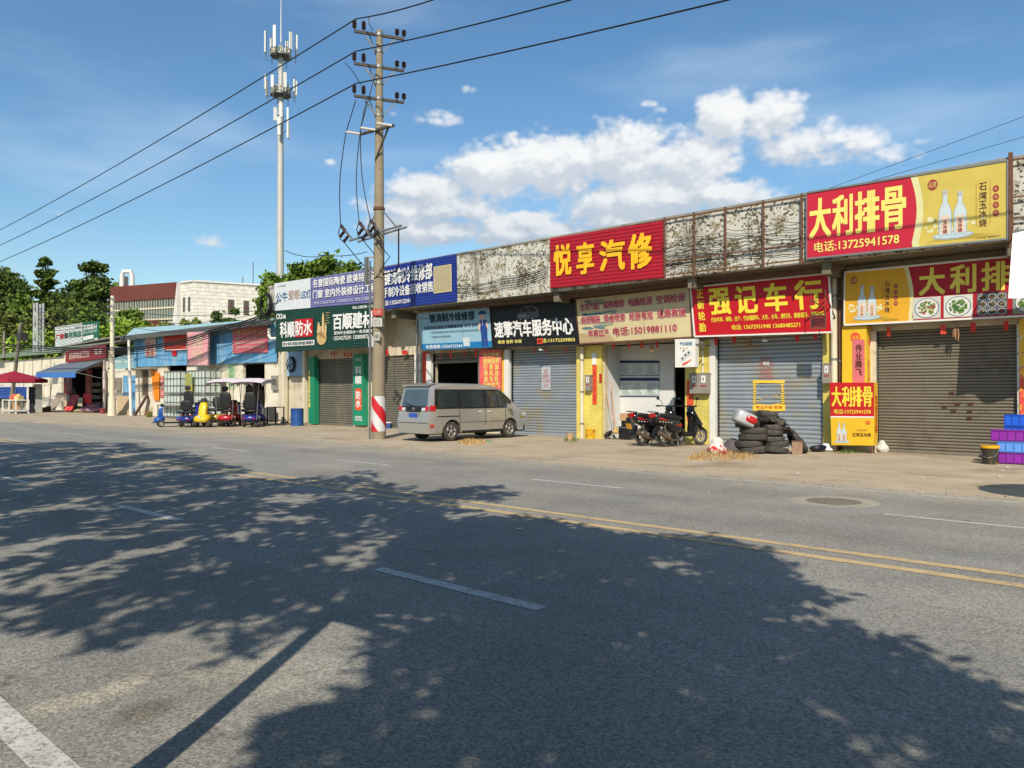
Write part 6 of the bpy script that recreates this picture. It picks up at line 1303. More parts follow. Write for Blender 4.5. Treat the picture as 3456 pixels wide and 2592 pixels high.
mobility(858, 1440, 2.35, (34, 44, 130), 'dark blue mobility scooter with a pale canopy beside the dark doorway', True, True, 1.2)
# table, boards, pot, rack, meter, posts
g = G(575, 1412); t = thing('work_table', 'grey metal table before the shed wall at the left of the scooters', 'table', g); mb = MB(); mb.box((g.x - 1.3, g.y - .35, .82), (g.x + 1.3, g.y + .35, .90)); mb.build('tabletop', m_conc, t)
for dx in (-1.2, 1.2):
    for dy_ in (-.3, .3): mb = MB(); mb.box((g.x + dx - .03, g.y + dy_ - .03, 0), (g.x + dx + .03, g.y + dy_ + .03, .82)); mb.build('leg', m_steel, t)
def GY(u, Y): p = P(u, 1300, Y); return Vector((p.x, p.y, 0))
def plank(u0, v0, u1, v1, w_, m, label, name='board', lean=.8):
    b_ = GY(u0, YK - .9); tp = P(u1, v1, b_.y + lean); mb = MB(); mb.bar(b_, tp, w_, .05); solo(mb, name, label, 'board', m)
plank(420, 1397, 418, 1337, .95, mat('tan_board', C(180, 158, 128), .8, n=.12), 'tan board standing against the wall right of the white concrete pole', lean=.4)
plank(455, 1397, 497, 1334, .9, mat('dark_plank', C(120, 96, 92), .8, n=.15), 'dark reddish plank leaning against the shed wall', lean=.7)
bucket(503, 1402, .24, .30, mat('orange_pot', C(214, 90, 50), .7, n=.1), 'orange flower pot before the shed wall', None, 'flower_pot', 'pot', handle=False)
weeds(503, 1407, 13, 2, 160, .7, m_weed, 'leafy plant growing in the orange flower pot', 'potted_plant', 21)
a_ = P(916, 1268, YK - .15); c_ = P(937, 1316, YK - .15); t = thing('meter_box', 'rusty grey meter box on the plaster wall right of the shed doorway', 'meter box', (a_.x, YK - .15, c_.z)); mb = MB(); mb.box((a_.x, YK - .17, c_.z), (c_.x, YK - .02, a_.z)); mb.build('case', m_meter, t); mb = MB(); mb.box((a_.x + .15, YK - .185, c_.z + .3), (c_.x - .15, YK - .17, a_.z - .2)); mb.build('window', sol(90, 90, 84), t)
g = G(930, 1432); t = thing('metal_rack', 'black metal rack stand left of the white post and blue drum', 'rack', g)
for dx in (-.4, .4):
    for dy_ in (-.25, .25): mb = MB(); mb.box((g.x + dx - .025, g.y + dy_ - .025, 0), (g.x + dx + .025, g.y + dy_ + .025, .92)); mb.build('leg', m_black, t)
for z in (.2, .9): mb = MB(); mb.box((g.x - .44, g.y - .29, z), (g.x + .44, g.y + .29, z + .04)); mb.build('shelf', m_black, t)
g = G(905, 1424); mb = MB(); mb.cbox(g + Vector((-.2, 0, .42)), (1.1, .7, .8), .3, top=.85); solo(mb, 'covered_bin', 'dark grey covered box right of the mobility scooters', 'bin', mat('dark_grey_cover', C(78, 78, 80), .7, n=.15))
for u, v, lab, r_ in ((960, 1429, 'white square post at the left end of the shop row', .12), (1029, 1432, 'cream post between the blue drum and the green column', .10)):
    g = G(u, v); t = thing('post', lab, 'post', g); mb = MB(); mb.box((g.x - r_, g.y - r_, 0), (g.x + r_, g.y + r_, 4.4)); mb.build('shaft', m_cream, t); mb = MB(); mb.box((g.x - r_ - .04, g.y - r_ - .04, 0), (g.x + r_ + .04, g.y + r_ + .04, .10)); mb.build('foot', m_conc, t)
t = thing('infill_panel', 'pale blue corrugated panel hung between the posts above the drum', 'panel', P(1000, 1266, 23.2)); mb = MB(); a_ = P(968, 1190, 23.2); c_ = P(1026, 1268, 23.2); corrug(mb, a_.x, c_.x, 23.2, c_.z, a_.z, c_.z, a_.z); mb.build('sheet', mat('pale_blue_sheet', C(150, 180, 206), .6, n=.12), t)
mb = MB(); a_ = P(966, 1268, 23.3); mb.bar(a_, P(1030, 1268, 23.3), .06, .06); mb.build('rail', m_rusty, t)
p = P(983, 1230, 23.1); mb = MB()
for k in range(5): mb.tube([p + Vector((.42 * cos(a) * (1 - .05 * k), -.02 * k, .42 * sin(a) * (1 - .04 * k))) for a in [2 * pi * i / 24 for i in range(25)]], .018, 5)
mb.tube([p + Vector((-.3, 0, -.1)), p, p + Vector((.3, 0, .15))], .02, 5); solo(mb, 'cable_coil', 'coil of black cable hung on the pale blue panel', 'cable coil', m_wire, None, True)
p = P(901, 1030, 21.6); mb = MB()
for k in range(6): mb.tube([p + Vector((.58 * cos(a) * (1 - .03 * k), -.03 * k, .62 * sin(a) * (1 - .03 * k))) for a in [2 * pi * i / 24 for i in range(25)]], .022, 5)
mb.tube([p, p + Vector((.7, .2, .1)), p + Vector((1.2, .3, .1))], .025, 5); solo(mb, 'cable_coil', 'large coil of black cable hanging left of the white and purple sign', 'cable coil', m_wire, None, True)
# side wall of the row seen above the shed, white pipe elbow
mb = MB(); a_ = P(907, 960, 23.2); mb.box((XFL - .9, YF + .1, 6.2), (XFL - .02, YW + 6, ZT + .1)); mb.build('wall', m_tile, row)
mb = MB(); p = P(908, 1108, YK - .9); mb.tube([p, p + Vector((0, 0, -.45)), p + Vector((.25, 0, -.62)), p + Vector((.9, 0, -.62))], .09, 10); solo(mb, 'pipe_elbow', 'white drain pipe elbow at the right end of the shed gutter', 'pipe', m_white, None, True)

# ------------------------------------------------------------------ teal walled gap and awning shop
YA = 26.2
aw = thing('awning_shop_building', 'cream walled shop with a maroon sign and grey blue awning at the far left', 'building', (P(215, 1, YA).x, YA, 0))
xs0, xs1 = P(25, 1, YA).x, P(372, 1, YA).x; o0, o1 = P(216, 1, YA).x, P(352, 1, YA).x
mb = MB(); mb.box((xs0, YA, 0), (o0, YA + .2, 5.2)); mb.box((o1, YA, 0), (xs1, YA + .2, 5.4)); mb.box((o0, YA, 4.0), (o1, YA + .2, 6.0)); mb.build('wall', m_shed, aw)
mb = MB(); mb.quad((o0 - 1, YA + 3, 0), (o1 + 1, YA + 3, 0), (o1 + 1, YA + 3, 4), (o0 - 1, YA + 3, 4)); mb.quad((o0, YA + .2, 4), (o1, YA + .2, 4), (o1, YA + 3, 4), (o0, YA + 3, 4)); mb.quad((o0, YA + .2, 0), (o0, YA + 3, 0), (o0, YA + 3, 4), (o0, YA + .2, 4)); mb.quad((o1, YA + .2, 0), (o1, YA + 3, 0), (o1, YA + 3, 4), (o1, YA + .2, 4)); mb.build('doorway', m_dark, aw)
mb = MB(); mb.slab([(xs0 - 14, YA - .5, 5.6), (o0 + 1, YA - .5, 5.5), (o0 + 1, YA + 7, 7.2), (xs0 - 14, YA + 7, 7.4)], (0, 0, .1)); mb.build('roof', mat('moss_green_roof', C(120, 136, 112), .8, n=.15), aw)
mb = MB(); mb.slab([(o0, YA - .5, 6.0), (xs1 + 3, YA - .7, 6.3), (xs1 + 3, YA + 5, 7.0), (o0, YA + 5, 7.0)], (0, 0, .12)); mb.build('roof', m_conc, aw)
mb = MB(); mb.box((xs0 - 14, YA + .5, 0), (xs0, YA + .7, 5.4)); mb.build('wall', m_shed, aw)
for k in range(5): mb = MB(); x = P(60 + 30 * k, 1, YA).x; mb.box((x - .04, YA - .04, 0), (x + .04, YA - .002, 5.1)); mb.build('wall_batten', m_conc, aw)
tl, tr, br_, bl = P(204, 1229, YA - .1), P(349, 1217, YA - .1), P(255, 1256, 21.8), P(123, 1258, 21.8)
mb = MB(); mb.slab([tl, tr, br_, bl], (0, 0, .04)); mb.build('awning', mat('grey_blue_awning', C(112, 122, 132), .7, n=.1), aw)
mb = MB(); mb.slab([bl, br_, br_ - Vector((0, 0, .42)), bl - Vector((0, 0, .42))], (0, -.03, 0)); mb.build('valance', mat('blue_valance', C(60, 122, 196), .6, n=.08), aw)
mb = MB()
for a, b in ((bl, tl), (br_, tr), (bl.lerp(br_, .5), tl.lerp(tr, .5))): mb.bar(a - Vector((0, 0, .08)), b - Vector((0, 0, .08)), .06, .06)
mb.bar(br_, (br_.x + .3, YA, 2.2), .05, .05); mb.build('awning_frame', m_steel, aw)
t, b = signboard([(221, 1187), (357, 1163), (357, 1209), (221, 1224)], YA - .25, 'shop_sign', 'maroon sign with pale characters above the grey blue awning', sol(150, 34, 44)); b.text('百顺陶瓷卫浴', .10, .25, .62, .78, sol(222, 196, 180), .04); b.text('批发\n零售', .74, .35, .92, .82, sol(226, 210, 200), .05); b.done(t)
t, b = signboard([(185, 1103), (278, 1090), (278, 1163), (186, 1172)], YA + 1.6, 'billboard', 'white corrugated roof billboard with red and green characters', sol(224, 228, 226), ribs=9); b.text('广顺', .03, .36, .34, .62, RED, .07, .03); b.text('建', .36, .38, .50, .64, sol(60, 60, 60), .05, .03); b.text('材商店', .52, .38, .97, .66, sol(30, 130, 90), .06, .03); b.text('专业批发', .74, .78, .95, .87, sol(60, 60, 60), .04, .03); b.done(t)
t, b = signboard([(278, 1088), (333, 1082), (332, 1149), (278, 1162)], YA + 1.55, 'billboard', 'green roof billboard with white characters beside the white one', sol(26, 110, 82)); b.text('百顺建材', .06, .62, .92, .86, WHT, .05); b.text('防水补漏材料', .06, .44, .92, .58, sol(200, 220, 210), .03); b.poly(rect(.04, .16, .70, .34), WHT); b.poly(rect(.76, .06, .96, .14), WHT); b.done(t)
YB2 = YA - 2.6
poster([(217, 1270), (243, 1268), (243, 1372), (217, 1372)], YA - .3, 'banner', 'dark red vertical banner left of the awning shop doorway', 'banner', sol(120, 24, 34), '瓷\n砖\n 卫\n浴', sol(190, 120, 110), (.3, .1, .7, .95), .04)
poster([(288, 1245), (311, 1243), (311, 1368), (288, 1368)], YA - 1.2, 'banner', 'longer dark red vertical banner in the middle of the awning shop front', 'banner', sol(126, 22, 34), '防\n水\n补\n漏\n 材\n料', sol(196, 120, 110), (.3, .08, .7, .95), .04)
m_shelf = sol(150, 150, 140)
t = thing('display_shelf', 'metal display shelf with goods in the dark awning shop', 'shelf', P(330, 1370, YA + 1.2)); mb = MB(); x0_, x1_ = P(316, 1, YA + 1.2).x, P(345, 1, YA + 1.2).x
for z in (.5, 1.1, 1.7, 2.3): mb.box((x0_, YA + 1.2, z), (x1_, YA + 1.6, z + .04))
mb.build('frame', m_shelf, t); mb = MB()
for z in (.54, 1.14, 1.74, 2.34):
    for k in range(6): mb.cbox((x0_ + (x1_ - x0_) * (k + .5) / 6, YA + 1.35, z + .15), (.22, .2, random.uniform(.18, .34)))
mb.build('goods', sol(176, 160, 130), t)
def sheet(uv, Y, m, name, label, cat, th=.05):
    q = [P(u, v, y) for (u, v), y in zip(uv, Y)]; mb = MB(); mb.slab(q, (0, -th, .02)); solo(mb, name, label, cat, m)
sheet([(195, 1325), (217, 1325), (186, 1384), (166, 1384)], (25.5, 25.5, 24.6, 24.6), mat('grey_tile_board', C(160, 146, 128), .7, n=.12), 'board', 'grey brown board leaning under the awning at the left', 'board')
sheet([(217, 1328), (236, 1334), (236, 1372), (217, 1374)], (25.6, 25.6, 25.2, 25.2), mat('beige_board', C(186, 170, 140), .7, n=.12), 'board', 'beige board standing by the left dark red banner', 'board')
sheet([(246, 1332), (270, 1334), (242, 1386), (216, 1387)], (25, 25, 23.9, 23.9), mat('red_print_board', C(214, 40, 46), .6, n=.1, dirt=[(C(230, 170, 160), 2.5, .55, .6)]), 'advert_placard', 'red printed panel leaning before the awning shop', 'sign panel')
sheet([(283, 1330), (309, 1330), (309, 1362), (283, 1360)], (24.4, 24.4, 24.2, 24.2), RED, 'advert_placard', 'upright red panel at the foot of the longer dark red banner', 'sign panel')
sheet([(266, 1342), (281, 1342), (278, 1372), (264, 1370)], (24.2, 24.2, 23.8, 23.8), sol(186, 180, 150), 'advert_placard', 'small framed cream panel between the red panels', 'sign panel')
def stripes_mat():
    m = bpy.data.materials.new('striped_tarpaulin'); m.use_nodes = True; nt = m.node_tree; w_ = nt.nodes.new('ShaderNodeTexWave'); w_.inputs['Scale'].default_value = 1.6; w_.inputs['Distortion'].default_value = 3; tc = nt.nodes.new('ShaderNodeTexCoord'); nt.links.new(tc.outputs['Object'], w_.inputs[0]); r = nt.nodes.new('ShaderNodeValToRGB'); r.color_ramp.elements[0].color = (*C(70, 60, 120), 1); r.color_ramp.elements[1].color = (*C(226, 214, 220), 1); r.color_ramp.elements[0].position = .15; r.color_ramp.elements[1].position = .32
    e = r.color_ramp.elements.new(.85); e.color = (*C(190, 90, 100), 1); nt.links.new(w_.outputs[0], r.inputs[0]); nt.links.new(r.outputs[0], nt.nodes['Principled BSDF'].inputs[0]); return m
g = G(312, 1392); sack((g.x, g.y, 0), 1.35, .85, stripes_mat(), 'heap covered with a striped tarpaulin before the awning shop', 'tarpaulin_heap', 4, 'tarpaulin', .6)
g = G(272, 1391); sack((g.x, g.y, 0), .8, .35, mat('dusty_bags', C(170, 160, 130), .9, n=.2), 'low pile of dusty bags left of the striped tarpaulin', 'bag_pile', 9, 'bags', .6)
g = G(361, 1390); sack((g.x, g.y, 0), .45, .8, mat('mint_bag', C(110, 180, 160), .7, n=.1), 'mint green bag behind the white concrete pole', 'sack', 14, 'sack', .7)
for i, (u, v, sz, c_, lb) in enumerate([(152, 1388, (.5, .4, .35), (150, 96, 72), 'brown carton'), (140, 1390, (.35, .35, .3), (176, 110, 80), 'reddish carton'), (163, 1390, (.3, .3, .5), (90, 84, 76), 'dark grey carton'), (256, 1390, (.5, .4, .25), (196, 184, 150), 'flat cream carton'), (296, 1372, (.6, .5, .4), (120, 84, 60), 'dark brown carton')]):
    g = G(u, v); mb = MB(); mb.cbox(g + Vector((0, 0, sz[2] / 2)), sz, .4 * i); mb.cbox(g + Vector((0, 0, sz[2] + .01)), (sz[0] * .3, sz[1] * 1.01, .02), .4 * i); solo(mb, 'carton', lb + ' standing on the ground before the awning shop', 'carton', sol(*c_))
for i, (u, c_, lb) in enumerate([(112, (60, 60, 62), 'dark upright frame beside the market table'), (127, (206, 204, 196), 'white upright cabinet beside the market table')]):
    g = G(u, 1392); mb = MB(); mb.box((g.x - .35, g.y - .25, 0), (g.x - .27, g.y + .25, 2.2)); mb.box((g.x + .27, g.y - .25, 0), (g.x + .35, g.y + .25, 2.2))
    for z in (.3, 1.0, 1.6, 2.12): mb.box((g.x - .27, g.y - .25, z), (g.x + .27, g.y + .25, z + .06 + .25 * (i == 1)))
    solo(mb, 'display_rack', lb, 'rack', sol(*c_))
bucket(346, 1396, .22, .42, sol(150, 60, 60), 'maroon bucket beside the striped tarpaulin', None)
mb = MB(); rows_ = []
for i in range(9):
    z = 4.4 - 4.3 * i / 8; rows_.append([(P(356 + 8 * k / 5, 1, 24.8).x + .06 * sin(i + k), 24.8 + .1 * sin(k * 2.2), z) for k in range(6)])
mb.loft(rows_, cap=False, close=False); solo(mb, 'hanging_cloth', 'pale mottled cloth hanging left of the white concrete pole', 'cloth', mat('mottled_cloth', C(206, 190, 190), .8, n=.2, ns=4, dirt=[(C(190, 110, 120), 3, .56, .62)]))
# gap wall between pole and shed
gw = thing('side_lean_to', 'cream wall with teal sheets and a blue door between the white pole and the shed', 'building', (P(390, 1, YK + .6).x, YK + .6, 0)); x0_, x1_ = P(372, 1, YK + .6).x, xa - .02
mb = MB(); mb.box((x0_, YK + .6, 0), (x1_, YK + .8, 3.6)); mb.build('wall', m_shed, gw)
mb = MB(); corrug(mb, x0_, x1_, YK + .75, 3.5, 4.4, 3.5, 5.2); mb.build('cladding', mat('teal_sheet', C(140, 176, 180), .6, n=.12), gw)
mb = MB(); mb.box((x0_, YK + 3, 4.5), (x1_, YK + 3.1, 6.0)); mb.build('back_wall', m_dark, gw)
mb = MB(); mb.slab([(x0_ - 2, YK - .3, 5.6), (x1_ + .4, YK - .3, 5.75), (x1_ + .4, YK + 6, 6.4), (x0_ - 2, YK + 6, 6.3)], (0, 0, .06)); mb.build('roof', m_conc, gw)
a_ = P(415, 1268, YK + .55); c_ = P(458, 1333, YK + .55); mb = MB(); corrug(mb, a_.x, c_.x, YK + .56, .1, a_.z, .1, a_.z, .3, .025); mb.build('door', m_bcor, gw)
a_ = P(387, 1275, YK + .4); c_ = P(404, 1318, YK + .4); mb = MB(); mb.box((a_.x, YK + .4, c_.z), (c_.x, YK + .598, a_.z)); mb.build('air_vent', m_meter, gw)
# white pole and post
g = G(378, 1403); t = thing('white_utility_pole', 'white painted concrete pole with insulators in front of the awning shop', 'utility pole', g); zt_ = P(372, 1000, g.y).z; mb = MB(); mb.tube([(g.x, g.y, 0), (g.x - .05, g.y, zt_)], [.19, .13], 16); mb.build('shaft', m_cream, t, True)
mb = MB(); mb.tube([(g.x, g.y, 0), (g.x, g.y, 1.35)], [.30, .25], 16); mb.build('base_collar', mat('whitewashed_collar', C(222, 214, 190), .9, n=.12), t, True)
mb = MB()
for k in range(4):
    z = zt_ - .3 - .5 * k; mb.bar((g.x - .35, g.y - .25, z), (g.x + .35, g.y + .1, z), .05, .05)
    for s in (-.33, .33): mb.lathe([(0, -.1), (.08, -.08), (.05, 0), (.08, .08), (0, .1)], Matrix.Translation((g.x + s, g.y - .2, z)), 8)
mb.build('insulator_rack', m_steel, t); wpole = g.copy()
g = G(443, 1402); g.y = YK - .95; g = Vector((P(443, 1300, YK - .95).x, YK - .95, 0)); t = thing('post', 'thin white post standing before the left end of the blue shed', 'post', g); mb = MB(); mb.cyl(g, (g.x - .5, g.y, 5.6), .11, .10, 10); mb.build('shaft', m_white, t, True); mb = MB(); mb.bar((g.x - .45, g.y, 5.0), (g.x - 3.4, g.y, 5.2), .08, .06); mb.bar((g.x - .4, g.y, 4.0), (g.x - 3.4, g.y, 4.1), .06, .06); mb.build('rail', m_white, t)
# lattice mast and small poles at far left
p0 = P(128, 1390, 28); t = thing('lattice_mast', 'grey steel lattice mast standing behind the awning shop', 'mast', (p0.x, 28, 0)); zt_ = P(128, 1025, 28).z; mb = MB()
for sx_ in (-.55, .55):
    for sy_ in (-.3, .3): mb.bar((p0.x + sx_, 28 + sy_, 0), (p0.x + sx_ * .9, 28 + sy_, zt_), .16, .16)
m_ls = mat('pale_lattice_steel', C(196, 198, 196), .6, n=.1); mb.build('leg', m_ls, t); mb = MB(); n = 14
for k in range(n):
    za, zb = zt_ * k / n, zt_ * (k + 1) / n; s_ = 1 if k % 2 else -1; mb.bar((p0.x - .52 * s_, 27.7, za), (p0.x + .52 * s_, 27.7, zb), .13, .06); mb.bar((p0.x - .52, 27.7, zb), (p0.x + .52, 27.7, zb), .06, .05)
mb.build('lattice', m_ls, t)
for (u0, v0, u1, v1, lab) in [(35, 1368, 71, 1090, 'leaning grey wooden pole before the far left parasol'), (12, 1330, 14, 1118, 'thin upright pole at the left edge of the frame')]:
    b_ = G(u0, max(v0, 1385)) if v0 > 1350 else P(u0, 1380, 27); b_.z = 0; tp = P(u1, v1, b_.y); t = thing('pole', lab, 'pole', b_); mb = MB(); mb.cyl(b_, tp, .2, .13, 10); mb.build('shaft', mat('grey_timber', C(140, 132, 118), .9, n=.2), t, True)
    if v0 > 1350: mb = MB(); mb.cbox(tp - Vector((-.4, 0, 1.3)), (1.3, .6, .7)); mb.bar(tp - Vector((.9, 0, .8)), tp - Vector((-.9, 0, .9)), .1, .1); mb.build('transformer', m_parts, t)
# parasol, stall and truck
g = G(45, 1392); t = thing('market_parasol', 'maroon parasol over the market table at the left edge', 'parasol', g); zc = P(50, 1252, g.y).z; mb = MB(); mb.cyl(g, (g.x, g.y, zc), .035, seg=8); mb.build('pole', m_steel, t)
mb = MB(); n = 8; R_ = 3.1
ring0 = [(g.x + R_ * cos(2 * pi * k / n + .3), g.y + R_ * .8 * sin(2 * pi * k / n + .3), zc - .72) for k in range(n)]
for k in range(n): mb.add([(g.x, g.y, zc), ring0[k], ring0[(k + 1) % n]], [(0, 1, 2)]); a_, b_ = Vector(ring0[k]), Vector(ring0[(k + 1) % n]); mb.quad(a_, b_, b_ - Vector((0, 0, .28)), a_ - Vector((0, 0, .28)))
mb.build('canopy', mat('maroon_parasol_cloth', C(160, 30, 52), .7, n=.08), t)
g = G(62, 1395); t = thing('market_table', 'white framed market table with goods under the maroon parasol', 'table', g); x0_, x1_ = G(0, 1395).x - 1.5, G(118, 1395).x; y_ = g.y
mb = MB(); mb.box((x0_, y_ - .5, 1.05), (x1_, y_ + .5, 1.12)); mb.build('tabletop', m_white, t); mb = MB(); mb.box((x0_, y_ - .5, .18), (x1_, y_ + .5, .26)); mb.build('shelf', m_white, t)
for x in (x0_ + .05, (x0_ + x1_) / 2, x1_ - .05):
    for dy_ in (-.45, .45): mb = MB(); mb.box((x - .05, y_ + dy_ - .05, 0), (x + .05, y_ + dy_ + .05, 1.05)); mb.build('leg', m_white, t)
for i, (fx, c_, lb) in enumerate([(.35, (214, 120, 90), 'orange'), (.55, (206, 90, 70), 'dull red'), (.75, (226, 200, 130), 'pale yellow')]):
    p = Vector((x0_ + (x1_ - x0_) * fx, y_, 1.12)); mb = MB(); mb.cbox(p + Vector((0, 0, .16)), (.5, .5, .32), .2 * i, top=.9); mb.lathe([(0, .5), (.15, .42), (.18, .30)], Matrix.Translation(p), 10); solo(mb, 'goods_bundle', lb + ' bundle of goods on the market table', 'goods', sol(*c_))
p = Vector((x0_ + (x1_ - x0_) * .74, y_ - .2, .26)); mb = MB(); mb.cbox(p + Vector((0, 0, .4)), (.4, .4, .8)); mb.cbox(p + Vector((0, 0, .81)), (.42, .42, .03)); solo(mb, 'cardboard_box', 'tall tan cardboard box on the lower shelf of the market table', 'box', MC['cardboard'])
p = P(60, 1300, 26.0); t = thing('blue_truck', 'blue sided truck parked behind the market table', 'truck', (p.x, 26, 0)); xa_, xc_ = P(-60, 1, 26).x, P(92, 1, 26).x; mb = MB(); mb.box((xa_, 25.2, 1.1), (xc_, 27.2, 2.3)); mb.build('cargo_side', sol(40, 80, 170), t)
mb = MB()
for k in range(9): x = xa_ + (xc_ - xa_) * k / 8; mb.box((x - .06, 25.14, 1.1), (x + .06, 25.2, 2.3))
for z in (1.1, 1.68, 2.24): mb.box((xa_, 25.10, z), (xc_, 25.14, z + .07))
mb.build('side_rib', sol(70, 110, 190), t); mb = MB(); mb.box((xa_, 25.5, .7), (xc_, 26.9, 1.1)); mb.build('chassis', m_black, t)
for fx in (.25, .42, .85): wheel(t, Matrix.Translation((xa_ + (xc_ - xa_) * fx, 25.4, .5)) @ Matrix.Rotation(pi / 2, 4, 'X'), .5, .3, .27)
# small low voltage cables at the left
for i in range(7):
    z = P(372, 1010, wpole.y).z - .28 * i; a_ = Vector((wpole.x, wpole.y - .2, z)); b_ = Vector(P(128, 1040 + 12 * i, 28)); c_ = b_ + (b_ - a_) * 1.6
    pts = spanpts(a_, b_, .35, 8) + spanpts(b_, c_, .6, 8)[1:]; mb = MB(); mb.tube(pts, .022, 4); solo(mb, 'service_wire', ('topmost', 'second', 'third', 'fourth', 'fifth', 'sixth', 'lowest')[i] + ' service wire running left from the white painted pole', 'cable', m_wire, 'service wires at the far left')
for i in range(3):
    a_ = Vector((wpole.x, wpole.y - .3, P(372, 1040 + 22 * i, wpole.y).z)); b_ = P(905, 1042 + 8 * i, 23.0); mb = MB(); mb.tube(spanpts(a_, b_, .5 + .2 * i, 12), .016, 4); solo(mb, 'service_wire', ('upper', 'middle', 'lower')[i] + ' thin wire from the white pole to the shop row', 'cable', m_wire, 'thin wires over the shed roof')
for i in range(4):
    p = [P(u, v + i * 7, Y) for u, v, Y in ((-60, 1150, 21), (150, 1168, 21.4), (378, 1174, 21.8), (560, 1158, 22.2), (720, 1112, 22.6), (930, 1044, 23), )]; pts = []
    for a_, b_ in zip(p, p[1:]): pts += spanpts(a_, b_, .12, 5)[:-1]
    mb = MB(); mb.tube(pts + [p[-1]], .05 if i < 2 else .03, 5); solo(mb, 'telephone_cable', ('thick upper', 'thick lower', 'thin third', 'thin lowest')[i] + ' black cable of the bundle crossing before the blue shed', 'cable', m_wire, 'cable bundle before the blue shed')
for i, pp in enumerate([[(935, 1080), (800, 1150), (700, 1175)], [(935, 1110), (800, 1165), (650, 1330)], [(1240, 850), (1100, 862), (960, 845)]]):
    p = [P(u, v, 23.3) for u, v in pp]; mb = MB(); mb.tube(spanpts(p[0], p[1], .1, 6)[:-1] + spanpts(p[1], p[2], .2, 6), .018, 4); solo(mb, 'service_wire', ('slanting wire over the faded pink sign', 'slanting wire reaching down to the caged tanks', 'wire running left from the concrete utility pole')[i], 'cable', m_wire)

# ------------------------------------------------------------------ buildings behind and the telecom mast
fb = PD(700, 1330, 95); fac = thing('factory_building', 'white tiled factory block with a slanted buttress and red brown clad wing on the hillside', 'building', (fb.x, fb.y, 0))
def gp(u, d): p = PD(u, 1325, d); return Vector((p.x, p.y, 0))
def hz(v, d): return CAMH + (1325 - v) / FPX * d
def foot(mb, pts, z0_, z1_): mb.prism([(p.x, p.y) for p in pts], lambda x, y: Vector((x, y, z0_)), lambda x, y: Vector((x, y, z1_)))
A, B_, C_ = gp(610, 97.5), gp(652, 96), gp(915, 100.5); bk = Vector((F.x, F.y, 0)) * 16; Dk = C_ + bk; Ek = A + bk
zt_ = hz(947, 96)
mb = MB(); foot(mb, [A, B_, C_, Dk, Ek], 0, zt_); mb.build('wall', m_wtile, fac)
mb = MB(); o_ = Vector((0, 0, zt_)); 
for a, b in ((A, B_), (B_, C_)): mb.bar(a + o_, b + o_, .3, .22)
mb.build('coping', m_white, fac)
outw = lambda a, b: (b - a).cross(Vector((0, 0, 1))).normalized()
def wallbox(mb, a, b, f0, f1, z0_, z1_, out=.1, th=.3):
    n_ = outw(a, b); n_ = n_ if n_.dot(CAM - a) > 0 else -n_; p = a.lerp(b, f0) + n_ * out; q = a.lerp(b, f1) + n_ * out; mb.slab([p + Vector((0, 0, z0_)), q + Vector((0, 0, z0_)), q + Vector((0, 0, z1_)), p + Vector((0, 0, z1_))], -n_ * th)
m_fw = mat('dim_window_glass', C(92, 84, 80), .2, n=.2, spec=.6)
for f0, f1, va, vb in ((.43, .51, 1010, 1060), (.63, .70, 1014, 1062)):
    mb = MB(); d_ = 96 + 4.5 * f0; wallbox(mb, B_, C_, f0, f1, hz(vb, d_), hz(va, d_), .05); w_ = mb.build('window', m_fw, fac); mb = MB(); wallbox(mb, B_, C_, (f0 + f1) / 2 - .004, (f0 + f1) / 2 + .004, hz(vb, d_), hz(va, d_), .12, .1); wallbox(mb, B_, C_, f0, f1, hz((va + vb) / 2, d_) - .1, hz((va + vb) / 2, d_) + .1, .12, .1); mb.build('window_bars', m_rusty, w_)
for f0, f1 in ((.16, .32), (.58, .74)): mb = MB(); wallbox(mb, A, B_, f0, f1, hz(1052, 97), hz(1003, 97), .05); mb.build('window', m_fw, fac)
# buttress
mb = MB(); dirw = (gp(560, 99.5) - A).normalized(); p1 = A; p2 = A + dirw * 3.0
mb.add([p1 + Vector((0, 0, zt_)), p1, p2 * 1.0, p1 + dirw * .01 + Vector((0, 0, zt_ - .01))], [(0, 1, 2)]); 
nn_ = outw(A, B_); nn_ = nn_ if nn_.dot(CAM - A) > 0 else -nn_
mb = MB(); p1 = p1 + nn_ * .6; p2 = p2 + nn_ * .6; mb.slab([p1 + Vector((0, 0, zt_)), p1, p2], -nn_ * 1.4); mb.build('buttress', m_white, fac)
# red brown wing
Wa, Wb = gp(378, 103), A + Vector((F.x, F.y, 0)) * .5; zt2 = hz(951, 98); m_rb = mat('red_brown_cladding', C(112, 58, 48), .7, n=.12, ns=.5)
mb = MB(); foot(mb, [Wa, Wb, Wb - nn_ * 14, Wa - nn_ * 14], 0, zt2 - 2.1); mb.build('wall', m_wtile, fac); mb = MB(); foot(mb, [Wa + nn_ * .3, Wb + nn_ * .3, Wb - nn_ * 14, Wa - nn_ * 14], zt2 - 2.0, zt2); mb.build('cladding', m_rb, fac)
m_gw = mat('grey_green_window_wall', C(96, 116, 112), .3, n=.3, ns=1.2, spec=.6)
mb = MB(); wallbox(mb, Wa, Wb, .02, .99, zt2 - 4.6, zt2 - 2.0, .08, .3); w_ = mb.build('window', m_gw, fac); mb = MB()
for k in range(27): wallbox(mb, Wa, Wb, .02 + .97 * k / 26 - .0016, .02 + .97 * k / 26 + .0016, zt2 - 4.6, zt2 - 2.0, .2, .15)
for z in (-3.1, -4.55): wallbox(mb, Wa, Wb, .02, .99, zt2 + z - .18, zt2 + z, .22, .16)
mb.build('mullion', m_cream, w_)
mb = MB()
for k in range(14): wallbox(mb, Wa, Wb, .02 + .0695 * k + .006, .02 + .0695 * k + .032, zt2 - 2.9, zt2 - 2.1, .12, .1)
mb.build('dark_pane', m_fw, w_)
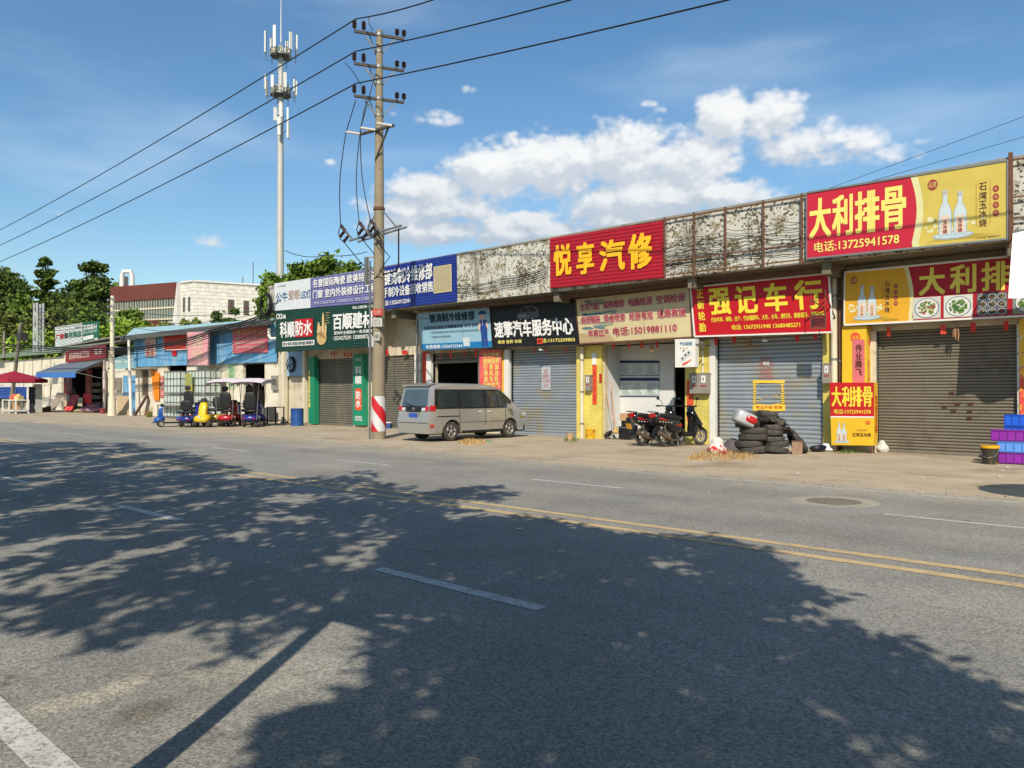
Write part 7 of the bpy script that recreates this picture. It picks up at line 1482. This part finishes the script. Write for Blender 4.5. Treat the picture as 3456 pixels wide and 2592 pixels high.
for f0, f1, zz in ((.02, .25, -13), (.25, .7, -13)): mb = MB(); wallbox(mb, Wa, Wb, f0, f1, 0, zt2 - 4.7, .3, .3); mb.build('base_cladding', m_rb if f0 > .2 else m_white, fac)
mb = MB(); a_ = PD(412, 975, 104); r_ = .55; b_ = PD(446, 1000, 104); top = PD(412, 916, 104); top2 = PD(446, 916, 104); mb.tube([a_, top - Vector((0, 0, .6)), top.lerp(top2, .12), top.lerp(top2, .88), top2 - Vector((0, 0, .6)), b_ - Vector((0, 0, 1.8))], .30, 10); mb.build('duct', m_white, fac, True)
mb = MB(); a_ = PD(418, 966, 105); mb.lathe([(.55, -1.5), (.55, 1.3), (0, 1.4)], Matrix.Translation(a_), 16); mb.build('ventilator', m_cream, fac, True)
for u, v0, v1, w_ in ((819, 962, 935, .12), (893, 962, 935, .12), (854, 962, 885, .10)): mb = MB(); a_ = PD(u, v0, 101); mb.cyl(a_ - Vector((0, 0, 1)), (a_.x, a_.y, hz(v1, 101)), w_ * .7, seg=6); mb.build('roof_rod', m_steel, fac)
# telecom mast
DM = 130; tb = gp(944, DM); t = thing('telecom_mast', 'tall pale telecom mast with three rings of white antennas and a lightning rod', 'telecom mast', tb)
mzt = hz(150, DM); mb = MB(); mb.tube([(tb.x, tb.y, 0), (tb.x, tb.y, mzt)], [.75, .42], 18); mb.build('shaft', mat('galvanised_mast', C(196, 196, 190), .6, .2, n=.08, ns=.6), t, True)
mb = MB(); mb.tube([(tb.x, tb.y, mzt), (tb.x, tb.y, hz(-20, DM))], [.12, .05], 8); mb.build('lightning_rod', m_white, t)
m_ant = mat('white_antenna', C(236, 236, 230), .4, n=.04)
for (vc, rad, hh_, cnt, ph) in ((185, 2.6, 3.6, 6, .1), (318, 2.6, 2.5, 8, .5)):
    z = hz(vc, DM); mb = MB(); mb.lathe([(rad * .62, -.05), (rad * .66, -.05), (rad * .66, .12), (rad * .62, .12)], Matrix.Translation((tb.x, tb.y, z)), 24); mb.lathe([(.5, -.15), (rad * .62, .0), (.5, .05)], Matrix.Translation((tb.x, tb.y, z)), 12)
    for k in range(12): a = 2 * pi * k / 12; mb.bar((tb.x + .4 * cos(a), tb.y + .4 * sin(a), z - .4), (tb.x + rad * .65 * cos(a), tb.y + rad * .65 * sin(a), z), .1, .1); mb.bar((tb.x + rad * .65 * cos(a), tb.y + rad * .65 * sin(a), z), (tb.x + rad * .65 * cos(a), tb.y + rad * .65 * sin(a), z + 1.1), .06, .06)
    mb.lathe([(rad * .64, 1.05), (rad * .67, 1.05), (rad * .67, 1.15)], Matrix.Translation((tb.x, tb.y, z)), 24); mb.build('platform', m_steel, t)
    mb = MB()
    for k in range(9): a = 2 * pi * k / 9 + .2; mb.cbox((tb.x + rad * .5 * cos(a), tb.y + rad * .5 * sin(a), z + .7), (.5, .45, .8), a)
    mb.build('radio_unit', m_cream, t)
    for k in range(cnt):
        a = 2 * pi * k / cnt + ph; q = Vector((tb.x + rad * cos(a), tb.y + rad * sin(a), z + .2 + hh_ * .5 + .3 * (k % 2)))
        mb = MB(); mb.cbox(q, (.22, .50, hh_ * (1 if k % 3 else .8)), a); mb.build('antenna', m_ant, t); mb = MB(); mb.bar((tb.x + rad * .6 * cos(a), tb.y + rad * .6 * sin(a), z + .1), (q.x, q.y, z + .1), .09, .09); mb.bar((q.x - .2 * cos(a), q.y - .2 * sin(a), z - 1.2 + .4 * (k % 2)), (q.x - .2 * cos(a), q.y - .2 * sin(a), q.z + hh_ * .5 + .3), .08, .08); mb.build('antenna_bracket', m_steel, t)
for k, (du, vc, h_) in enumerate([(-20, 385, 2.2), (22, 388, 2.4), (0, 372, 2.4), (-8, 425, 3.0), (24, 440, 2.6)]):
    q = PD(949 + du, vc, DM - 1.0); mb = MB(); mb.cbox(q, (.3, .5, h_), .9 * k); mb.build('antenna', m_ant, t); mb = MB(); mb.bar(q, (tb.x, tb.y, q.z), .08, .08); mb.build('antenna_bracket', m_steel, t)

# ------------------------------------------------------------------ trees
m_bark = mat('grey_brown_bark', C(96, 82, 66), .95, n=.25, ns=4, bump=.4)
def leafmat(name, c, isl=.45): 
    m = mat(name, c, .75, n=.3, ns=.35, island=isl, spec=.25); return m
m_lf = [leafmat('dark_evergreen_leaf', C(84, 104, 44)), leafmat('mid_green_leaf', C(104, 128, 46)), leafmat('olive_leaf', C(116, 126, 58)), leafmat('bright_green_leaf', C(132, 158, 52))]
def leafquads(mb, c, r, n, s, rr, flat=1.):
    for _ in range(n):
        d = Vector((rr.gauss(0, .52), rr.gauss(0, .52), rr.gauss(0, .5)))
        p = c + Vector((d.x * r[0], d.y * r[1], d.z * r[2])); a = Vector((rr.uniform(-1, 1), rr.uniform(-1, 1), rr.uniform(-1, 1) * flat)).normalized(); b = a.cross(Vector((rr.uniform(-1, 1), rr.uniform(-1, 1), rr.uniform(-1, 1)))).normalized(); q = s * rr.uniform(.6, 1.3)
        mb.add([p - a * q, p + b * q * .55, p + a * q, p - b * q * .55], [(0, 1, 2, 3)])
def tree(base, h, crown_r, label, m, n=42, per=60, leaf=.35, seed=0, shape='round', trunk_f=.35, name='tree', group=None):
    rr = random.Random(seed); t = thing(name, label, 'tree', base, group=group); tr = MB(); tr.tube([base, base + Vector((rr.uniform(-.2, .2), 0, h * .45)), base + Vector((0, 0, h * .9))], [h * .022, h * .016, h * .005], 8); cr_ = MB(); zb = base.z + h * trunk_f
    for i in range(n):
        if shape == 'round':
            while True:
                d = Vector((rr.uniform(-1, 1), rr.uniform(-1, 1), rr.uniform(-1, 1)))
                if .30 < d.length < 1: break
            hc = (h - h * trunk_f) / 2; c = base + Vector((d.x * crown_r, d.y * crown_r, h * trunk_f + hc + d.z * hc)); r = crown_r * rr.uniform(.22, .40); r *= 1.25; rad = (r, r, r * .7)
        else:    # tiered conifer-like crown
            f = (i + .5) / n; f = f ** 1.35; lev = (int(f * 10) + rr.uniform(-.22, .22)) / 10; lev = min(.98, max(0, lev)); z = zb + (h * (1 - trunk_f)) * lev
            wd_ = (1 - lev) ** .8 if shape == 'tier' else (1 - max(0, lev - .35)) ** 1.2 if lev < .74 else (.42 if .84 < lev < .93 else .08)
            if rr.random() > wd_ * 1.3 + (.12 if lev < .9 else .03): continue
            q_ = rr.uniform(.1, 1.); rr_ = crown_r * wd_ * q_ * rr.uniform(.8, 1.1) + .15; a = rr.random() * 6.28; c = Vector((base.x + rr_ * cos(a), base.y + rr_ * sin(a), z + rr_ * .16 + rr.uniform(-.3, .3))); r = crown_r * (.05 + .19 * wd_) * rr.uniform(.7, 1.3); rad = (r, r, r * .42)
        leafquads(cr_, c, rad, per, leaf, rr)
        if i % 3 == 0: tr.tube([base + Vector((0, 0, max(h * trunk_f * .8, (c.z - base.z) * .8))), c], [h * .006, h * .002], 5)
    tr.build('trunk', m_bark, t, True); cr_.build('crown', m, t); return t
def tr_px(u, vtop, d, cr_px, label, m, **k):
    b = gp(u, d); h = hz(vtop, d); return tree(b, h, cr_px * d / FPX, label, m, **k)
tr_px(150, 848, 128, 88, 'tall tiered conifer with a pointed leader left of the roof billboards', m_lf[0], n=520, per=55, leaf=.42, seed=1, shape='tier', trunk_f=.25, group='trees on the slope at the left')
tr_px(312, 872, 128, 105, 'tiered tree with a thin bare leader behind the white concrete pole', m_lf[0], n=520, per=55, leaf=.42, seed=2, shape='tier2', trunk_f=.3, group='trees on the slope at the left')
for i, (u, v, d, r, lab, mi) in enumerate([(-40, 905, 95, 110, 'dark broad tree at the left edge of the frame', 0), (30, 900, 108, 60, 'dark upright tree left of the pointed conifer', 0), (85, 1000, 92, 70, 'mid green round tree below the pointed conifer', 1), (235, 975, 96, 90, 'dense round tree between the two tiered trees', 0),
                                         (330, 940, 94, 75, 'broad dark crown under the thin bare leader', 0), (20, 1060, 84, 80, 'low olive crown behind the leaning pole', 2), (190, 1045, 86, 80, 'olive crown behind the white roof billboard', 2), (300, 1050, 82, 70, 'mid green crown behind the green roof billboard', 1),
                                         (405, 1075, 78, 50, 'bright bush left of the red brown factory wing', 3), (470, 1085, 76, 55, 'bright green bush under the factory windows', 3), (560, 1078, 74, 40, 'olive bush under the slanted buttress', 2), (110, 1120, 74, 80, 'low bright bush behind the lattice mast', 3), (350, 1110, 72, 60, 'low bright bush behind the white pole', 3),
                                         (440, 1050, 88, 50, 'dark bush before the white end of the factory wing', 1)]):
    tr_px(u, v, d + (34 if u < 380 else 8), r, lab, m_lf[mi], n=95, per=105, leaf=.42 if u < 380 else .34, seed=10 + i, trunk_f=.15, group='trees on the slope at the left')
for i, (u, v, d, r, lab, mi) in enumerate([(735, 1042, 60, 36, 'dark green bush left of the factory windows above the shed roof', 0), (780, 1036, 60, 34, 'dark green bush before the first factory window', 0), (640, 1062, 60, 36, 'pale green bush above the shed roof', 2), (880, 1040, 55, 30, 'dark bush under the cable coil', 1)]): tr_px(u, v, d, r, lab, m_lf[mi], n=45, per=90, leaf=.2, seed=40 + i, trunk_f=.3, name='bush', group='bushes behind the blue shed')
for i, (u, v, d, r, lab) in enumerate([(925, 915, 62, 55, 'left crown of the trees behind the telecom mast foot'), (1000, 885, 60, 80, 'broad crown behind the white and purple sign'), (1090, 872, 60, 75, 'tallest crown behind the white and purple sign'), (1180, 885, 60, 60, 'right crown behind the white and purple sign'), (1235, 900, 64, 40, 'crown half hidden by the concrete utility pole')]): tr_px(u, v, d, r, lab, m_lf[1], n=95, per=150, leaf=.24, seed=60 + i, trunk_f=.15, group='trees behind the shop row')
# wooded slope behind everything
g = MB(); rr = random.Random(5)
for i in range(60):
    for j in range(10):
        pass
hx = [gp(-500 + 40 * i, 150) for i in range(40)]
g = MB(); rows_ = []
for d, zf in ((100, 0), (112, .35), (128, .75), (150, 1.0), (190, .9)):
    rows_.append([gp(-900 + 45 * i, d) + Vector((0, 0, max(0, zf * (11 - .018 * abs(-900 + 45 * i - 100)) + .8 * noise.noise((i * .4, d * .1, 0))))) for i in range(32)])
g.loft(rows_, cap=False, close=False); struct(g, 'hillside', mat('wooded_slope', C(60, 74, 38), 1, n=.4, ns=.3), True)
mb = MB()
for i in range(420):
    u = rr.uniform(-900, 600); d = rr.uniform(100, 150); f = min(1, (d - 96) / 54); p = gp(u, d); p.z = max(0, f * (11 - .018 * abs(u - 100))) + rr.uniform(.5, 2.5); s_ = rr.uniform(1.5, 2.6); leafquads(mb, p, (s_, s_, s_ * .8), 60, .5, rr)
o = mb.build('undergrowth', m_lf[0]); o['kind'] = 'stuff'; o['label'] = 'dense undergrowth covering the slope behind the trees'

# ------------------------------------------------------------------ roadside trees beside the photographer; their shade falls on the road
DSH = Vector((-AZ.x, -AZ.y, 0)); COT = cos(EL) / sin(EL)
polyR = [(800, 1400), (870, 1330), (740, 1310), (790, 1240), (850, 1180), (960, 1125), (1150, 1120), (1350, 1160), (1550, 1165), (1640, 1190), (1700, 1240), (1790, 1300), (1650, 1310), (1640, 1350), (1850, 1360), (1960, 1400), (2100, 1480), (2250, 1570), (2500, 1720), (2500, 2300), (900, 2400), (500, 1900), (490, 1690), (570, 1605), (700, 1530), (900, 1475), (830, 1435)]
polyL = [(-900, 980), (-200, 960), (100, 955), (480, 962), (600, 975), (420, 990), (480, 1005), (700, 1000), (830, 1008), (790, 1040), (900, 1060), (1060, 1050), (1120, 1075), (1000, 1110), (1090, 1130), (960, 1170), (850, 1210), (730, 1260), (690, 1310), (600, 1280), (560, 1340), (430, 1340), (340, 1370), (200, 1400), (60, 1440), (-300, 1480), (-900, 1420)]
holes = [(1280, 1425, 36, 38), (1205, 1375, 22, 16), (1170, 1395, 14, 10), (960, 1560, 70, 32), (860, 1585, 36, 26), (1430, 1222, 70, 16), (1500, 1245, 40, 12), (1180, 1240, 50, 10), (1320, 1262, 70, 10), (1900, 1455, 40, 14), (1240, 1640, 60, 26), (1120, 1645, 50, 16), (760, 1215, 70, 18), (1040, 1090, 60, 8), (640, 1120, 80, 8), (380, 1140, 70, 10), (200, 1100, 60, 6), (820, 1370, 50, 26), (920, 1340, 90, 14), (1580, 1625, 40, 18), (1780, 1400, 30, 14), (1000, 1430, 26, 14), (470, 1215, 70, 8), (250, 1290, 90, 8), (100, 1200, 80, 8)]
extra = [(820, 1290, 60, 24), (640, 1340, 34, 20), (540, 1390, 26, 14), (500, 1330, 36, 10), (560, 1310, 30, 10)]
def inpoly(x, y, p):
    r = False; j = len(p) - 1
    for i in range(len(p)):
        if (p[i][1] > y) != (p[j][1] > y) and x < (p[j][0] - p[i][0]) * (y - p[i][1]) / (p[j][1] - p[i][1]) + p[i][0]: r = not r
        j = i
    return r
rr = random.Random(11)
m_roadleaf = leafmat('roadside_leaf', C(86, 108, 44))
def roadside(poly, base, trunk_h, zlo, zhi, N_, thr, label, xr, yr, ex=(), sc=2.2, limb=14, asp=(.5, 1.5), ll=.11, top_only=True):
    t = thing('roadside_tree', label, 'tree', base); fork = base + Vector((.0, .0, trunk_h)); cr_ = MB(); pts = []
    k = 0
    while len(pts) < N_ and k < N_ * 12:
        k += 1; X_, Y_ = rr.uniform(*xr), rr.uniform(*yr); pr = proj(Vector((X_, Y_, 0)))
        if pr is None: continue
        u, v = pr[0] / 1.5625, pr[1] / 1.5625
        ok = inpoly(u, v, poly) and not any(((u - a) / c_) ** 2 + ((v - b) / d_) ** 2 < 1 for a, b, c_, d_ in holes)
        if not ok and not any(((u - a) / c_) ** 2 + ((v - b) / d_) ** 2 < 1 for a, b, c_, d_ in ex): continue
        along = X_ * DSH.x + Y_ * DSH.y; across = X_ * DSH.y - Y_ * DSH.x
        if noise.noise((across * sc * asp[1], along * sc * asp[0], 3.3)) + .55 * noise.noise((across * 5.5, along * 3.4, 9.1)) < thr: continue
        z = zlo + (zhi - zlo) * (.5 + .5 * noise.noise((X_ * .3, Y_ * .3, 7))) + rr.uniform(-.5, .5)
        p = Vector((X_, Y_, 0)) - DSH * z * COT; p.z = z; q = proj(p)
        if q and -150 < q[0] < 3600 and q[1] > -150: continue
        pts.append(p)
    for p in pts:
        for _ in range(4):
            c = p + Vector((rr.gauss(0, .12), rr.gauss(0, .12), rr.gauss(0, .08))); a = Vector((rr.uniform(-1, 1), rr.uniform(-1, 1), rr.uniform(-.6, .4))).normalized(); b = a.cross(Vector((rr.uniform(-.5, .5), rr.uniform(-.5, .5), 1))).normalized(); s_ = ll * rr.uniform(.6, 1.3); cr_.add([c - a * s_, c + b * s_ * .42, c + a * s_, c - b * s_ * .42], [(0, 1, 2, 3)])
    cr_.build('crown', m_roadleaf, t); tr = MB(); tr.tube([base, base.lerp(fork, .5) + Vector((.03, .02, 0)), fork], [.105, .066, .055], 14)
    sel = [pts[rr.randrange(len(pts))] for _ in range(limb)]
    for q in sel:
        m1 = fork.lerp(q, .4) + Vector((0, 0, .35)); tr.tube([fork - Vector((0, 0, .1)), m1, q], [.07, .04, .015], 7)
        for _ in range(4):
            e = min((pts[rr.randrange(len(pts))] for _ in range(60)), key=lambda s: (s - m1).length + (s - q).length); tr.tube([m1, (m1 + e) / 2 + Vector((0, 0, .1)), e], [.028, .018, .008], 5)
    tr.build('trunk', m_bark, t, True); return t
gB = G(1133, 2064); gA = G(508, 2572); dTr = (gB - gA).normalized(); th = 3.3
bR = gB - dTr * th * COT; bR.z = 0
roadside(polyR, bR, th, 4.0, 6.5, 5200, -.36, 'roadside tree whose straight trunk throws the long shadow on the near lane', (-9, 4), (-.5, 9), extra)
bL = G(0, 1950) - DSH * (2.6) ; bL = Vector((-9.5, -2.4, 0))
roadside(polyL, bL, 3.2, 4.6, 8.0, 8200, -.06, 'roadside tree standing further left along the near kerb', (-34, -1), (1.5, 14), (), 1.5, 18, (.5, 1.7), .15)
# parasol beyond the right edge of the frame that shades the yard
pc = G(3440, 1652); pz = 2.5; c_ = pc + AZ * pz * COT + Vector((.62, 0, 0)); t = thing('parasol', 'large white parasol standing on the yard beyond the right edge', 'parasol', (c_.x, c_.y, 0)); mb = MB(); mb.cyl((c_.x, c_.y, 0), (c_.x, c_.y, pz + .35), .03, seg=8); mb.build('pole', m_steel, t)
mb = MB(); mb.lathe([(0, pz + .35), (.6, pz + .25), (1.25, pz)], Matrix.Translation((c_.x, c_.y, 0)), 16); mb.build('canopy', MC['white_cloth'], t, True); mb = MB(); mb.lathe([(0, 0), (.25, .0), (.25, .12), (0, .14)], Matrix.Translation((c_.x, c_.y, .01)), 16); mb.build('foot', m_conc, t)

for o in bpy.data.objects:
    if '_o' in o: del o['_o']
